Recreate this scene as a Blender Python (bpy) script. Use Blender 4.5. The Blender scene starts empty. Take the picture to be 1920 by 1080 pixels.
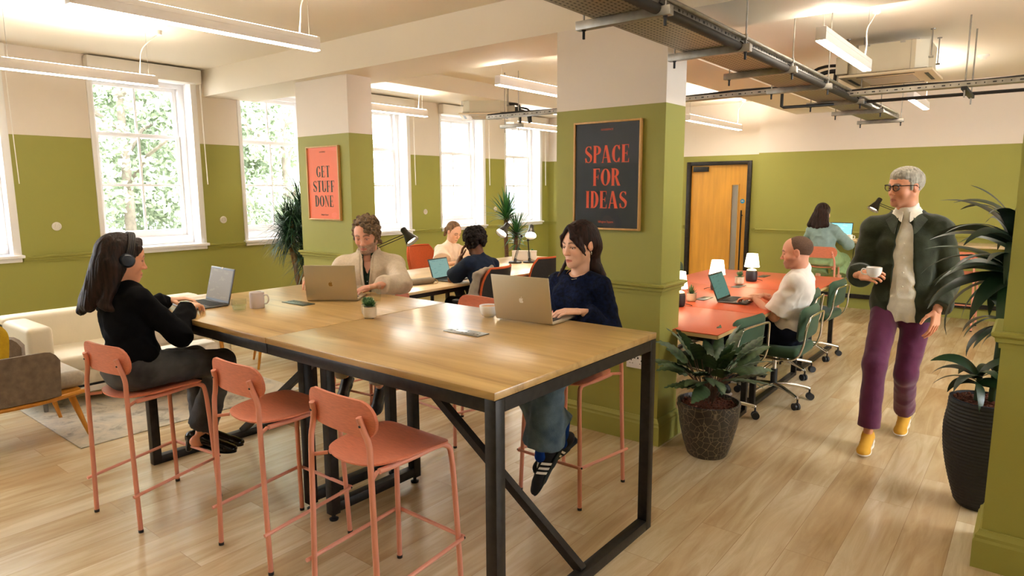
import bpy, bmesh, math, random
import numpy as np
from mathutils import Vector, Matrix, noise as mnoise
random.seed(7)
rng = np.random.default_rng(7)
D = bpy.data
SC = bpy.context.scene
COL = SC.collection
R = math.radians

# ---------------------------------------------------------------- camera
cam_data = D.cameras.new('camera')
cam = D.objects.new('camera', cam_data)
COL.objects.link(cam)
cam_data.sensor_width = 36.0
cam_data.lens = 1242.5 / 1920 * 36.0
cam_data.clip_start = 0.05
cam_data.clip_end = 200
yaw, pitch, roll = 0.67218, 0.14768, -0.00425
_f = Vector((-math.sin(yaw) * math.cos(pitch), math.cos(yaw) * math.cos(pitch), -math.sin(pitch)))
_r = Vector((math.cos(yaw), math.sin(yaw), 0))
_u = _r.cross(_f)
_r2 = _r * math.cos(roll) + _u * math.sin(roll)
_u2 = _u * math.cos(roll) - _r * math.sin(roll)
cm = Matrix((_r2, _u2, -_f)).transposed().to_4x4()
cm.translation = Vector((0, 0, 1.66))
cam.matrix_world = cm
SC.camera = cam

# ---------------------------------------------------------------- world, exposure
SC.view_settings.view_transform = 'Standard'
SC.view_settings.look = 'None'
SC.view_settings.gamma = 1.0
SC.view_settings.use_curve_mapping = False
SC.view_settings.exposure = 0.96
SC.cycles.use_denoising = True
SC.cycles.max_bounces = 8
SC.cycles.diffuse_bounces = 5
SC.cycles.glossy_bounces = 4
SC.cycles.transmission_bounces = 8
SC.cycles.transparent_max_bounces = 8
SC.cycles.sample_clamp_indirect = 8.0
SC.cycles.caustics_reflective = False
SC.cycles.caustics_refractive = False
world = D.worlds.new('World')
SC.world = world
world.use_nodes = True
WORLD_STRENGTH = 11.0
bg = world.node_tree.nodes['Background']
bg.inputs['Color'].default_value = (0.93, 0.96, 1.0, 1)
bg.inputs['Strength'].default_value = WORLD_STRENGTH
LAMP = 24.0          # emission of the linear diffusers
UPLAMP = 50.0
WARM = (1.0, 0.89, 0.76)

# ---------------------------------------------------------------- materials
MATS = {}
def srgb(r, g, b):
    f = lambda c: (c / 255 / 12.92) if c / 255 <= 0.04045 else ((c / 255 + 0.055) / 1.055) ** 2.4
    return (f(r), f(g), f(b))
def mat(name, col, rough=0.6, metal=0.0, nscale=0, namt=0.0, bump=0.0, bscale=None, stretch=None, coat=0.0, emit=None, estr=0.0, trans=0.0, alpha=1.0, ior=1.45, col2=None, sheen=0.0, spec=0.5, detail=4, sss=0.0):
    if name in MATS: return MATS[name]
    m = D.materials.new(name); m.use_nodes = True
    nt = m.node_tree; N = nt.nodes; L = nt.links
    p = N['Principled BSDF']
    p.inputs['Base Color'].default_value = (*col, 1)
    p.inputs['Roughness'].default_value = rough
    p.inputs['Metallic'].default_value = metal
    p.inputs['Specular IOR Level'].default_value = spec
    p.inputs['IOR'].default_value = ior
    if coat: p.inputs['Coat Weight'].default_value = coat; p.inputs['Coat Roughness'].default_value = 0.15
    if sheen: p.inputs['Sheen Weight'].default_value = sheen
    if trans: p.inputs['Transmission Weight'].default_value = trans
    if sss:
        p.inputs['Subsurface Weight'].default_value = sss
        p.inputs['Subsurface Radius'].default_value = (0.012, 0.005, 0.003)
        p.inputs['Subsurface Scale'].default_value = 1.0
    if alpha < 1: p.inputs['Alpha'].default_value = alpha
    if emit: p.inputs['Emission Color'].default_value = (*emit, 1); p.inputs['Emission Strength'].default_value = estr
    if nscale or bump:
        tc = N.new('ShaderNodeTexCoord'); mp = N.new('ShaderNodeMapping')
        L.new(tc.outputs['Object'], mp.inputs['Vector'])
        if stretch: mp.inputs['Scale'].default_value = stretch
        if nscale:
            n = N.new('ShaderNodeTexNoise'); n.inputs['Scale'].default_value = nscale; n.inputs['Detail'].default_value = detail
            L.new(mp.outputs[0], n.inputs['Vector'])
            cr = N.new('ShaderNodeValToRGB')
            c2 = col2 if col2 else tuple(min(1, c * (1 + namt)) for c in col)
            c1 = col if col2 else tuple(c * (1 - namt) for c in col)
            cr.color_ramp.elements[0].color = (*c1, 1); cr.color_ramp.elements[1].color = (*c2, 1)
            cr.color_ramp.elements[0].position = 0.32; cr.color_ramp.elements[1].position = 0.68
            L.new(n.outputs['Fac'], cr.inputs['Fac']); L.new(cr.outputs[0], p.inputs['Base Color'])
        if bump:
            b = N.new('ShaderNodeBump'); b.inputs['Strength'].default_value = bump; b.inputs['Distance'].default_value = 0.01
            n2 = N.new('ShaderNodeTexNoise'); n2.inputs['Scale'].default_value = bscale or nscale or 50; n2.inputs['Detail'].default_value = 3
            L.new(mp.outputs[0], n2.inputs['Vector'])
            L.new(n2.outputs['Fac'], b.inputs['Height']); L.new(b.outputs[0], p.inputs['Normal'])
    MATS[name] = m
    return m

def thin_glass(name, tint=(1, 1, 1), rough=.02, ior=1.45, boost=1.0):
    """clear pane: fresnel mix of see-through and gloss"""
    if name in MATS: return MATS[name]
    m = D.materials.new(name); m.use_nodes = True; nt = m.node_tree; N = nt.nodes; L = nt.links
    N.remove(N['Principled BSDF']); out = N['Material Output']
    tr = N.new('ShaderNodeBsdfTransparent'); tr.inputs[0].default_value = (*tint, 1)
    gl = N.new('ShaderNodeBsdfGlossy'); gl.inputs['Roughness'].default_value = rough
    fr = N.new('ShaderNodeFresnel'); fr.inputs['IOR'].default_value = ior
    ge = N.new('ShaderNodeNewGeometry'); inv = N.new('ShaderNodeMath'); inv.operation = 'SUBTRACT'; inv.inputs[0].default_value = 1.0; L.new(ge.outputs['Backfacing'], inv.inputs[1])
    mu = N.new('ShaderNodeMath'); mu.operation = 'MULTIPLY'; L.new(fr.outputs[0], mu.inputs[0]); L.new(inv.outputs[0], mu.inputs[1])
    mx = N.new('ShaderNodeMixShader'); L.new(mu.outputs[0], mx.inputs[0]); L.new(tr.outputs[0], mx.inputs[1]); L.new(gl.outputs[0], mx.inputs[2])
    L.new(mx.outputs[0], out.inputs['Surface'])
    MATS[name] = m
    return m

# ---------------------------------------------------------------- mesh builder
def rotm(rx=0, ry=0, rz=0):
    return Matrix.Rotation(rz, 4, 'Z') @ Matrix.Rotation(ry, 4, 'Y') @ Matrix.Rotation(rx, 4, 'X')
def T(x, y, z): return Matrix.Translation((x, y, z))
def frame(origin, xdir, zdir=(0, 0, 1)):
    """matrix whose X axis is xdir and whose Z is near zdir"""
    x = Vector(xdir).normalized(); z = Vector(zdir); y = z.cross(x).normalized(); z = x.cross(y)
    m = Matrix((x, y, z)).transposed().to_4x4(); m.translation = Vector(origin); return m

class MB:
    def __init__(s): s.v = []; s.f = []; s.m = []
    def add(s, vs, fs, M=None, mi=0):
        o = len(s.v)
        if M is not None: vs = [M @ Vector(v) for v in vs]
        s.v += [tuple(v) for v in vs]
        s.f += [tuple(i + o for i in f) for f in fs]; s.m += [mi] * len(fs)
        return s
    def box(s, c, d, b=0.0, M=None, seg=2, mi=0):
        hx, hy, hz = d[0] / 2, d[1] / 2, d[2] / 2
        if b <= 0:
            vs = [(c[0] + x * hx, c[1] + y * hy, c[2] + z * hz) for z in (-1, 1) for y in (-1, 1) for x in (-1, 1)]
            fs = [(0, 2, 3, 1), (4, 5, 7, 6), (0, 1, 5, 4), (2, 6, 7, 3), (0, 4, 6, 2), (1, 3, 7, 5)]
            return s.add(vs, fs, M, mi)
        bm = bmesh.new(); bmesh.ops.create_cube(bm, size=1)
        for v in bm.verts: v.co = Vector((c[0] + v.co.x * d[0], c[1] + v.co.y * d[1], c[2] + v.co.z * d[2]))
        bmesh.ops.bevel(bm, geom=bm.edges[:], offset=min(b, min(d) * .49), segments=seg, profile=0.5, affect='EDGES')
        bm.verts.ensure_lookup_table(); bm.verts.index_update()
        s.add([v.co.copy() for v in bm.verts], [[v.index for v in f.verts] for f in bm.faces], M, mi); bm.free()
        return s
    def box2(s, a, b_, b=0.0, M=None, mi=0, seg=2):
        return s.box([(a[i] + b_[i]) / 2 for i in range(3)], [abs(b_[i] - a[i]) for i in range(3)], b, M, seg, mi)
    def bar(s, p, q, w, h=None, b=0.0, up=(0, 0, 1), M=None, mi=0):
        """rectangular bar from p to q, w wide, h high"""
        p = Vector(p); q = Vector(q); d = q - p; L = d.length
        u = Vector(up)
        if abs(d.normalized().dot(u)) > .99: u = Vector((0, 1, 0))
        F = frame((p + q) / 2, d, u)
        if M is not None: F = M @ F
        return s.box((0, 0, 0), (L, w, h or w), b, F, 1, mi)
    def tube(s, pts, r, n=10, closed=False, caps=True, M=None, mi=0, squash=None):
        pts = [Vector(p) for p in pts]; k = len(pts)
        rr = r if isinstance(r, (list, tuple)) else [r] * k
        tang = []
        for i in range(k):
            a = pts[(i - 1) % k] if (closed or i > 0) else pts[i]; b = pts[(i + 1) % k] if (closed or i < k - 1) else pts[i]
            t = (b - a); tang.append(t.normalized() if t.length > 1e-9 else Vector((0, 0, 1)))
        n0 = tang[0].orthogonal().normalized(); vs = []; fs = []
        for i in range(k):
            n0 = (n0 - tang[i] * n0.dot(tang[i])).normalized() if i else n0
            b0 = tang[i].cross(n0)
            for j in range(n):
                a = 2 * math.pi * j / n
                vs.append(pts[i] + (n0 * math.cos(a) + b0 * math.sin(a)) * rr[i])
        K = k if closed else k - 1
        for i in range(K):
            for j in range(n):
                a = i * n + j; b = i * n + (j + 1) % n; c = ((i + 1) % k) * n + (j + 1) % n; d = ((i + 1) % k) * n + j
                fs.append((a, b, c, d))
        if caps and not closed:
            fs.append(tuple(reversed(range(n)))); fs.append(tuple((k - 1) * n + j for j in range(n)))
        return s.add(vs, fs, M, mi)
    def lathe(s, prof, c=(0, 0, 0), n=28, M=None, mi=0, caps=True, a0=0, a1=2 * math.pi):
        full = abs(a1 - a0 - 2 * math.pi) < 1e-6
        vs = []; fs = []; k = len(prof); nn = n if full else n + 1
        for (r, z) in prof:
            for j in range(nn):
                a = a0 + (a1 - a0) * j / n
                vs.append((c[0] + r * math.cos(a), c[1] + r * math.sin(a), c[2] + z))
        for i in range(k - 1):
            for j in range(n):
                a = i * nn + j; b = i * nn + (j + 1) % nn; fs.append((a, b, b + nn, a + nn))
        if caps and full:
            if prof[0][0] > 1e-6: fs.append(tuple(reversed(range(n))))
            if prof[-1][0] > 1e-6: fs.append(tuple((k - 1) * nn + j for j in range(n)))
        return s.add(vs, fs, M, mi)
    def prism(s, poly, z0, z1, M=None, mi=0, holes=None):
        n = len(poly)
        vs = [(x, y, z0) for x, y in poly] + [(x, y, z1) for x, y in poly]
        fs = [tuple(reversed(range(n))), tuple(range(n, 2 * n))] + [(i, (i + 1) % n, n + (i + 1) % n, n + i) for i in range(n)]
        return s.add(vs, fs, M, mi)
    def shell(s, fn, nu, nv, t, M=None, mi=0, closed_u=False):
        """thick sheet: fn(u,v)->(point, normal)"""
        top = []; bot = []
        for i in range(nu + 1):
            for j in range(nv + 1):
                p, nrm = fn(i / nu, j / nv); p = Vector(p); nrm = Vector(nrm).normalized()
                top.append(p + nrm * t / 2); bot.append(p - nrm * t / 2)
        o = len(top); fs = []; W = nv + 1
        for i in range(nu):
            for j in range(nv):
                a = i * W + j; fs.append((a, a + W, a + W + 1, a + 1)); fs.append((o + a, o + a + 1, o + a + W + 1, o + a + W))
        for i in range(nu):
            for j in (0, nv):
                a = i * W + j; q = (a, o + a, o + a + W, a + W); fs.append(q if j == 0 else tuple(reversed(q)))
        for j in range(nv):
            for i in (0, nu):
                a = i * W + j; q = (a, a + 1, o + a + 1, o + a); fs.append(q if i == 0 else tuple(reversed(q)))
        return s.add(top + bot, fs, M, mi)
    def ball(s, c, r, n=16, M=None, mi=0):
        r = r if isinstance(r, (list, tuple)) else (r, r, r)
        vs = [(c[0], c[1], c[2] - r[2])]; fs = []; k = n // 2
        for i in range(1, k):
            a = -math.pi / 2 + math.pi * i / k
            for j in range(n):
                b = 2 * math.pi * j / n
                vs.append((c[0] + r[0] * math.cos(a) * math.cos(b), c[1] + r[1] * math.cos(a) * math.sin(b), c[2] + r[2] * math.sin(a)))
        vs.append((c[0], c[1], c[2] + r[2])); e = len(vs) - 1
        for j in range(n):
            fs.append((0, 1 + (j + 1) % n, 1 + j)); fs.append((e, e - n + j, e - n + (j + 1) % n))
        for i in range(k - 2):
            for j in range(n):
                a = 1 + i * n + j; b = 1 + i * n + (j + 1) % n; fs.append((a, b, b + n, a + n))
        return s.add(vs, fs, M, mi)
    def build(s, name, mats, parent=None, smooth=40, M=None):
        me = D.meshes.new(name)
        me.from_pydata([tuple(v) for v in s.v], [], s.f)
        if not isinstance(mats, (list, tuple)): mats = [mats]
        for m in mats: me.materials.append(m)
        if len(mats) > 1: me.polygons.foreach_set('material_index', s.m)
        me.update()
        if smooth:
            me.polygons.foreach_set('use_smooth', [True] * len(me.polygons))
            try: me.set_sharp_from_angle(angle=R(smooth))
            except Exception: pass
        o = D.objects.new(name, me); COL.objects.link(o)
        if parent is not None: o.parent = parent
        if M is not None: o.matrix_basis = M
        return o

def empty(name, loc=(0, 0, 0), rz=0.0):
    o = D.objects.new(name, None); COL.objects.link(o); o.location = loc; o.rotation_euler = (0, 0, rz); o.empty_display_size = .1
    return o
def tag(o, label, cat, group=None, kind=None):
    if label: o['label'] = label
    if cat: o['category'] = cat
    if group: o['group'] = group
    if kind: o['kind'] = kind
    return o
def thing(name, label, cat, loc=(0, 0, 0), rz=0.0, group=None):
    return tag(empty(name, loc, rz), label, cat, group)
def struct(name, mb, m, parent=None, smooth=30):
    o = mb.build(name, m, parent, smooth)
    if parent is None: o['kind'] = 'structure'
    return o
def copy_tree(o, parent=None):
    c = o.copy(); COL.objects.link(c)
    if parent is not None: c.parent = parent
    for ch in list(o.children): copy_tree(ch, c)
    return c
def dup(o, loc, rz, label, group=None):
    c = copy_tree(o); c.location = loc; c.rotation_euler = (0, 0, rz); c['label'] = label
    if group: c['group'] = group
    return c
def catmull(pts, n=6):
    P = [Vector(p) for p in pts]; P = [P[0] * 2 - P[1]] + P + [P[-1] * 2 - P[-2]]; out = []
    for i in range(1, len(P) - 2):
        for k in range(n):
            t = k / n
            out.append(0.5 * ((2 * P[i]) + (-P[i - 1] + P[i + 1]) * t + (2 * P[i - 1] - 5 * P[i] + 4 * P[i + 1] - P[i + 2]) * t * t + (-P[i - 1] + 3 * P[i] - 3 * P[i + 1] + P[i + 2]) * t ** 3))
    out.append(P[-2]); return out
def rrect(w, h, r, n=6, cx=0, cy=0):
    pts = []
    for (sx, sy, a0) in ((1, 1, 0), (-1, 1, 90), (-1, -1, 180), (1, -1, 270)):
        for k in range(n + 1):
            a = R(a0 + 90 * k / n); pts.append((cx + sx * (w / 2 - r) + r * math.cos(a), cy + sy * (h / 2 - r) + r * math.sin(a)))
    return pts

# common materials
M_black = mat('black_metal', srgb(46, 43, 41), .42, .6, nscale=30, namt=.25)
M_blackplastic = mat('black_plastic', srgb(24, 24, 26), .45)
M_salmon = mat('salmon_paint', srgb(222, 150, 126), .42, 0, nscale=4, namt=.04, spec=.4)
M_salmonwood = mat('salmon_stained_plywood', srgb(210, 124, 94), .5, 0, nscale=26, namt=.10, stretch=(1, 8, 8), bump=.05)
M_white = mat('white_paint', srgb(232, 226, 216), .5)
M_chrome = mat('chrome', (.75, .73, .70), .12, 1.0)
M_steel = mat('galvanised_steel', srgb(150, 146, 138), .42, .8, nscale=14, namt=.2)
M_gloss_white = mat('white_ceramic', srgb(238, 236, 232), .18)
# ================================================================ ROOM
def wall_paint(name, col):
    return mat(name, col, .62, 0, nscale=1.2, namt=.025, bump=.06, bscale=160)
M_green = wall_paint('olive_wall_paint', srgb(150, 148, 70))
M_cream = wall_paint('cream_wall_paint', srgb(228, 217, 204))
M_ceil = mat('ceiling_paint', srgb(230, 220, 202), .7, nscale=.8, namt=.02, bump=.05, bscale=90)
M_trimw = mat('white_gloss_trim', srgb(240, 238, 238), .35)

def floor_material():
    m = D.materials.new('oak_plank_floor'); m.use_nodes = True
    nt = m.node_tree; N = nt.nodes; L = nt.links; p = N['Principled BSDF']
    tc = N.new('ShaderNodeTexCoord')
    rot = N.new('ShaderNodeMapping'); rot.inputs['Rotation'].default_value = (0, 0, R(90)); L.new(tc.outputs['Object'], rot.inputs['Vector'])
    br = N.new('ShaderNodeTexBrick'); br.inputs['Scale'].default_value = 1.0
    br.inputs['Brick Width'].default_value = 1.28; br.inputs['Row Height'].default_value = 0.2
    br.inputs['Mortar Size'].default_value = 0.0011; br.inputs['Mortar Smooth'].default_value = 0.1; br.inputs['Bias'].default_value = 0
    br.offset = 0.37; br.offset_frequency = 2
    br.inputs['Color1'].default_value = (0, 0, 0, 1); br.inputs['Color2'].default_value = (1, 1, 1, 1); br.inputs['Mortar'].default_value = (.5, .5, .5, 1)
    L.new(rot.outputs[0], br.inputs['Vector'])
    # per-plank tone
    ramp = N.new('ShaderNodeValToRGB')
    ramp.color_ramp.elements[0].color = (*srgb(214, 198, 164), 1); ramp.color_ramp.elements[1].color = (*srgb(226, 212, 182), 1)
    L.new(br.outputs['Color'], ramp.inputs['Fac'])
    # grain, stretched along Y, offset per plank
    comb = N.new('ShaderNodeVectorMath'); comb.operation = 'MULTIPLY_ADD'
    comb.inputs[1].default_value = (3.1, 3.1, 3.1)
    L.new(br.outputs['Color'], comb.inputs[0]); L.new(tc.outputs['Object'], comb.inputs[2])
    mp = N.new('ShaderNodeMapping'); mp.inputs['Scale'].default_value = (9, .9, 1); L.new(comb.outputs[0], mp.inputs['Vector'])
    n1 = N.new('ShaderNodeTexNoise'); n1.inputs['Scale'].default_value = 1.6; n1.inputs['Detail'].default_value = 7; n1.inputs['Roughness'].default_value = .62; n1.inputs['Distortion'].default_value = 1.2
    L.new(mp.outputs[0], n1.inputs['Vector'])
    gr = N.new('ShaderNodeValToRGB'); gr.color_ramp.elements[0].position = .3; gr.color_ramp.elements[1].position = .66
    gr.color_ramp.elements[0].color = (*srgb(188, 164, 130), 1); gr.color_ramp.elements[1].color = (1, 1, 1, 1)
    L.new(n1.outputs['Fac'], gr.inputs['Fac'])
    mx = N.new('ShaderNodeMix'); mx.data_type = 'RGBA'; mx.blend_type = 'MULTIPLY'; mx.inputs[0].default_value = .55
    L.new(ramp.outputs[0], mx.inputs[6]); L.new(gr.outputs[0], mx.inputs[7])
    # broad tone blotches
    n2 = N.new('ShaderNodeTexNoise'); n2.inputs['Scale'].default_value = 1.1; n2.inputs['Detail'].default_value = 3
    mp2 = N.new('ShaderNodeMapping'); mp2.inputs['Scale'].default_value = (2.4, .6, 1); L.new(comb.outputs[0], mp2.inputs['Vector']); L.new(mp2.outputs[0], n2.inputs['Vector'])
    g2 = N.new('ShaderNodeValToRGB'); g2.color_ramp.elements[0].position = .35; g2.color_ramp.elements[1].position = .65
    g2.color_ramp.elements[0].color = (*srgb(222, 200, 170), 1); g2.color_ramp.elements[1].color = (1, 1, 1, 1); L.new(n2.outputs['Fac'], g2.inputs['Fac'])
    mx2 = N.new('ShaderNodeMix'); mx2.data_type = 'RGBA'; mx2.blend_type = 'MULTIPLY'; mx2.inputs[0].default_value = .8
    L.new(mx.outputs[2], mx2.inputs[6]); L.new(g2.outputs[0], mx2.inputs[7])
    # seams
    mx3 = N.new('ShaderNodeMix'); mx3.data_type = 'RGBA'; mx3.blend_type = 'MIX'
    L.new(br.outputs['Fac'], mx3.inputs[0]); L.new(mx2.outputs[2], mx3.inputs[6]); mx3.inputs[7].default_value = (*srgb(158, 130, 96), 1)
    L.new(mx3.outputs[2], p.inputs['Base Color'])
    p.inputs['Roughness'].default_value = .26
    b = N.new('ShaderNodeBump'); b.inputs['Strength'].default_value = .08; b.inputs['Distance'].default_value = .004
    L.new(n1.outputs['Fac'], b.inputs['Height']); L.new(b.outputs[0], p.inputs['Normal'])
    return m
M_floor = floor_material()

XW = -7.45          # inner face of the window wall
XR = 4.2            # right wall
YB = -4.5           # wall behind
YD = 10.5           # wall with the door
ZP = 2.18           # top of the green paint
ZC = 2.98           # ceiling
struct('floor', MB().box2((XW - .4, YB - .2, -.1), (XR + .2, YD + .2, 0)), M_floor)
struct('ceiling', MB().box2((XW - .4, YB - .2, ZC), (XR + .2, YD + .2, ZC + .15)), M_ceil)

# window wall: openings
WIN = [(-3.86, -2.84), (-2.26, -1.24), (-0.66, .36), (.93, 1.95), (2.70, 3.72), (4.26, 5.28), (5.88, 6.90), (7.59, 8.61), (9.20, 10.24)]
WZ0, WZ1 = 1.05, 2.84
def slab(mb, x0, x1, y0, y1, z0, z1):
    """wall piece, green below ZP, cream above"""
    if z0 < ZP: mb.box2((x0, y0, z0), (x1, y1, min(z1, ZP)), mi=0)
    if z1 > ZP: mb.box2((x0, y0, max(z0, ZP)), (x1, y1, z1), mi=1)
mb = MB(); y = YB
for (a, b) in WIN:
    slab(mb, XW - .36, XW, y, a, 0, ZC)
    slab(mb, XW - .36, XW, a, b, 0, WZ0); slab(mb, XW - .36, XW, a, b, WZ1, ZC); y = b
slab(mb, XW - .36, XW, y, YD, 0, ZC)
struct('wall_left', mb, [M_green, M_cream])
# back walls: the bay with the door lies 0.38 m deeper
mb = MB(); slab(mb, XW - .36, -4.62, YD, YD + .2, 0, ZC); slab(mb, -3.60, -3.36, YD, YD + .2, 0, ZC); slab(mb, -4.62, -3.60, YD, YD + .2, 2.05, ZC)
slab(mb, -3.36, XR + .2, 10.12, YD + .2, 0, ZC)
struct('wall_back', mb, [M_green, M_cream])
mb = MB()   # unseen right wall, its opening shaped to let in cool fill daylight
ys = [YB, -3.6, -1.6, -.6, 1.6, 3.7, 6.2, YD]
for i in range(7):
    if i == 5:
        slab(mb, XR, XR + .2, ys[i], ys[i + 1], 0, .95); slab(mb, XR, XR + .2, ys[i], ys[i + 1], 2.7, ZC)
    else: slab(mb, XR, XR + .2, ys[i], ys[i + 1], 0, ZC)
struct('wall_right', mb, [M_green, M_cream])
mb = MB(); xs = [XW, -6.2, -4.4, -3.4, -1.4, -.6, 1.4, 2.4, XR]
for i in range(8):
    slab(mb, xs[i], xs[i + 1], YB - .2, YB, 0, ZC)
struct('wall_front', mb, [M_green, M_cream])

# dado rail profile along a line, facing direction n
def rail_profile(mb, p, q, nrm, z, M=None, mi=0, big=False):
    p = Vector(p); q = Vector(q); nrm = Vector(nrm)
    prof = [(0, -.045), (.008, -.045), (.010, -.026), (.020, -.022), (.024, -.006), (.034, .004), (.036, .016), (.026, .022), (0, .022)]
    vs = []
    for s in (p, q):
        for (d, h) in prof: vs.append((s.x + nrm.x * d, s.y + nrm.y * d, z + h))
    k = len(prof)
    fs = [(i, i + 1, k + i + 1, k + i) for i in range(k - 1)] + [tuple(range(k)), tuple(reversed(range(k, 2 * k)))]
    if (q - p).cross(nrm).z > 0: fs = [tuple(reversed(f)) for f in fs]
    mb.add(vs, fs, None, mi)
def skirting(mb, p, q, nrm, h=.17):
    p = Vector(p); q = Vector(q); nrm = Vector(nrm)
    prof = [(0, 0), (.022, 0), (.022, h - .045), (.018, h - .035), (.018, h - .022), (.010, h - .010), (.006, h), (0, h)]
    vs = []
    for s in (p, q):
        for (d, z) in prof: vs.append((s.x + nrm.x * d, s.y + nrm.y * d, z))
    k = len(prof)
    fs = [(i, i + 1, k + i + 1, k + i) for i in range(k - 1)] + [tuple(range(k)), tuple(reversed(range(k, 2 * k)))]
    if (q - p).cross(nrm).z > 0: fs = [tuple(reversed(f)) for f in fs]
    mb.add(vs, fs)
mb = MB(); y = YB
for (a, b) in WIN:
    rail_profile(mb, (XW, y, 0), (XW, a - .04, 0), (1, 0, 0), 1.035); y = b + .04
rail_profile(mb, (XW, y, 0), (XW, YD, 0), (1, 0, 0), 1.035)
struct('trim_1', mb, M_green)
mb = MB(); rail_profile(mb, (XW, YD, 0), (-4.67, YD, 0), (0, -1, 0), 1.035); rail_profile(mb, (-3.55, YD, 0), (-3.36, YD, 0), (0, -1, 0), 1.035)
rail_profile(mb, (-3.36, 10.12, 0), (XR, 10.12, 0), (0, -1, 0), 1.04)
struct('trim_2', mb, M_green)
mb = MB(); skirting(mb, (XW, YB, 0), (XW, YD, 0), (1, 0, 0)); struct('baseboard_left', mb, M_green)
mb = MB(); skirting(mb, (XW, YD, 0), (-4.67, YD, 0), (0, -1, 0)); skirting(mb, (-3.55, YD, 0), (-3.36, YD, 0), (0, -1, 0)); skirting(mb, (-3.36, 10.12, 0), (XR, 10.12, 0), (0, -1, 0))
struct('baseboard_back', mb, M_green)

# square columns with dado and skirting
def column(name, x0, x1, y0, y1, rail=1.04, top=2.7):
    mb = MB(); slab(mb, x0, x1, y0, y1, 0, top)
    o = struct(name, mb, [M_green, M_cream])
    mb = MB()
    # mitred ring mouldings
    for (zc, prof) in ((rail, [(0, -.05), (.008, -.05), (.010, -.028), (.022, -.022), (.024, -.006), (.036, .004), (.038, .016), (.028, .022), (0, .022)]),
                       (0, [(.0, 0), (.028, 0), (.028, .125), (.022, .137), (.022, .150), (.012, .163), (.008, .175), (0, .175)])):
        vs = []; k = len(prof)
        for (cx, cy, sx, sy) in ((x0, y0, -1, -1), (x1, y0, 1, -1), (x1, y1, 1, 1), (x0, y1, -1, 1)):
            for (d, h) in prof: vs.append((cx + sx * d, cy + sy * d, zc + h))
        fs = []
        for c in range(4):
            for i in range(k - 1):
                a = c * k + i; b = ((c + 1) % 4) * k + i; fs.append((a, b, b + 1, a + 1))
        mb.add(vs, fs)
    q = mb.build('moulding', M_green, o, 20)
    return o
column('wall_pillar_centre', -2.65, -1.845, 3.83, 4.11)
column('wall_pillar_far', -5.83, -5.03, 3.93, 4.21)
column('wall_pillar_right', -.085, .75, 3.42, 3.72)
# ceiling beams
mb = MB(); mb.box2((XW, 3.83, 2.70), (XR, 4.46, ZC)); struct('ceiling_beam_cross', mb, M_ceil)
mb = MB(); mb.box2((-2.86, 4.46, 2.70), (-2.30, YD, ZC)); struct('ceiling_beam_back', mb, M_ceil)
mb = MB(); mb.box2((-6.03, 4.46, 2.80), (-5.6, YD, ZC)); struct('ceiling_beam_side', mb, M_ceil)

# windows
M_glass = thin_glass('window_glass', (1, 1, 1), .02, 1.2)
def window(i, a, b):
    X = XW - .25
    root = empty('window_%d' % i, (0, 0, 0)); root['kind'] = 'structure'
    mb = MB()
    # lining: reveals painted white
    mb.box2((XW - .36, a - .001, WZ0), (XW + .004, a + .012, WZ1)); mb.box2((XW - .36, b - .012, WZ0), (XW + .004, b + .001, WZ1))
    mb.box2((XW - .36, a, WZ1 - .012), (XW + .004, b, WZ1 + .001))
    # stepped box frame
    mb.box2((X - .03, a + .0122, WZ0 + .023), (X + .05, a + .07, WZ1 - .0122)); mb.box2((X - .03, b - .07, WZ0 + .023), (X + .05, b - .0122, WZ1 - .0122)); mb.box2((X - .029, a + .0702, WZ1 - .06), (X + .049, b - .0702, WZ1 - .013))
    mb.box2((X - .029, a + .013, WZ0 + .023), (X + .06, b - .013, WZ0 + .11), .004)
    mb.box2((XW - .10, b - .03, WZ0), (XW + .012, b + .035, WZ1), .004)
    mb.box2((XW - .004, a - .035, WZ0), (XW + .012, a, WZ1), .003)
    mb.build('window_frame', M_trimw, root, 30)
    mb = MB()   # two sashes
    y0, y1 = a + .07, b - .07; zm = 2.24
    for (z0, z1, x) in ((WZ0 + .11, zm + .03, X + .012), (zm - .02, WZ1 - .06, X - .018)):
        for (p, q) in (((y0, z0), (y0 + .045, z1)), ((y1 - .045, z0), (y1, z1)), ((y0 + .0452, z0), (y1 - .0452, z0 + (.075 if z0 < 1.5 else .04))), ((y0 + .0452, z1 - .04), (y1 - .0452, z1))):
            mb.box2((x - .015, p[0], p[1]), (x + .015, q[0], q[1]), .003)
        mb.box2((x - .0125, (y0 + y1) / 2 - .011, z0 + .041), (x + .0125, (y0 + y1) / 2 + .011, z1 - .0402), .002)
    mb.box2((X + .001, y0 + .0452, 1.71), (X + .023, y1 - .0452, 1.735), .002)
    mb.build('sash', M_trimw, root, 30)
    g = MB()
    for (xx, z0, z1) in ((X + .012, WZ0 + .12, zm), (X - .018, zm, WZ1 - .07)): g.add([(xx, y0 + .01, z0), (xx, y1 - .01, z0), (xx, y1 - .01, z1), (xx, y0 + .01, z1)], [(0, 1, 2, 3)])
    g.build('pane', M_glass, root, 0)
    mb = MB(); mb.box2((XW - .22, a - .05, WZ0 - .008), (XW + .055, b + .05, WZ0 + .022), .008); mb.box2((XW, a - .03, WZ0 - .045), (XW + .03, b + .03, WZ0 - .008), .006)
    mb.build('window_sill', M_trimw, root, 30)
    return root
for i, (a, b) in enumerate(WIN): window(i + 1, a, b)
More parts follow.
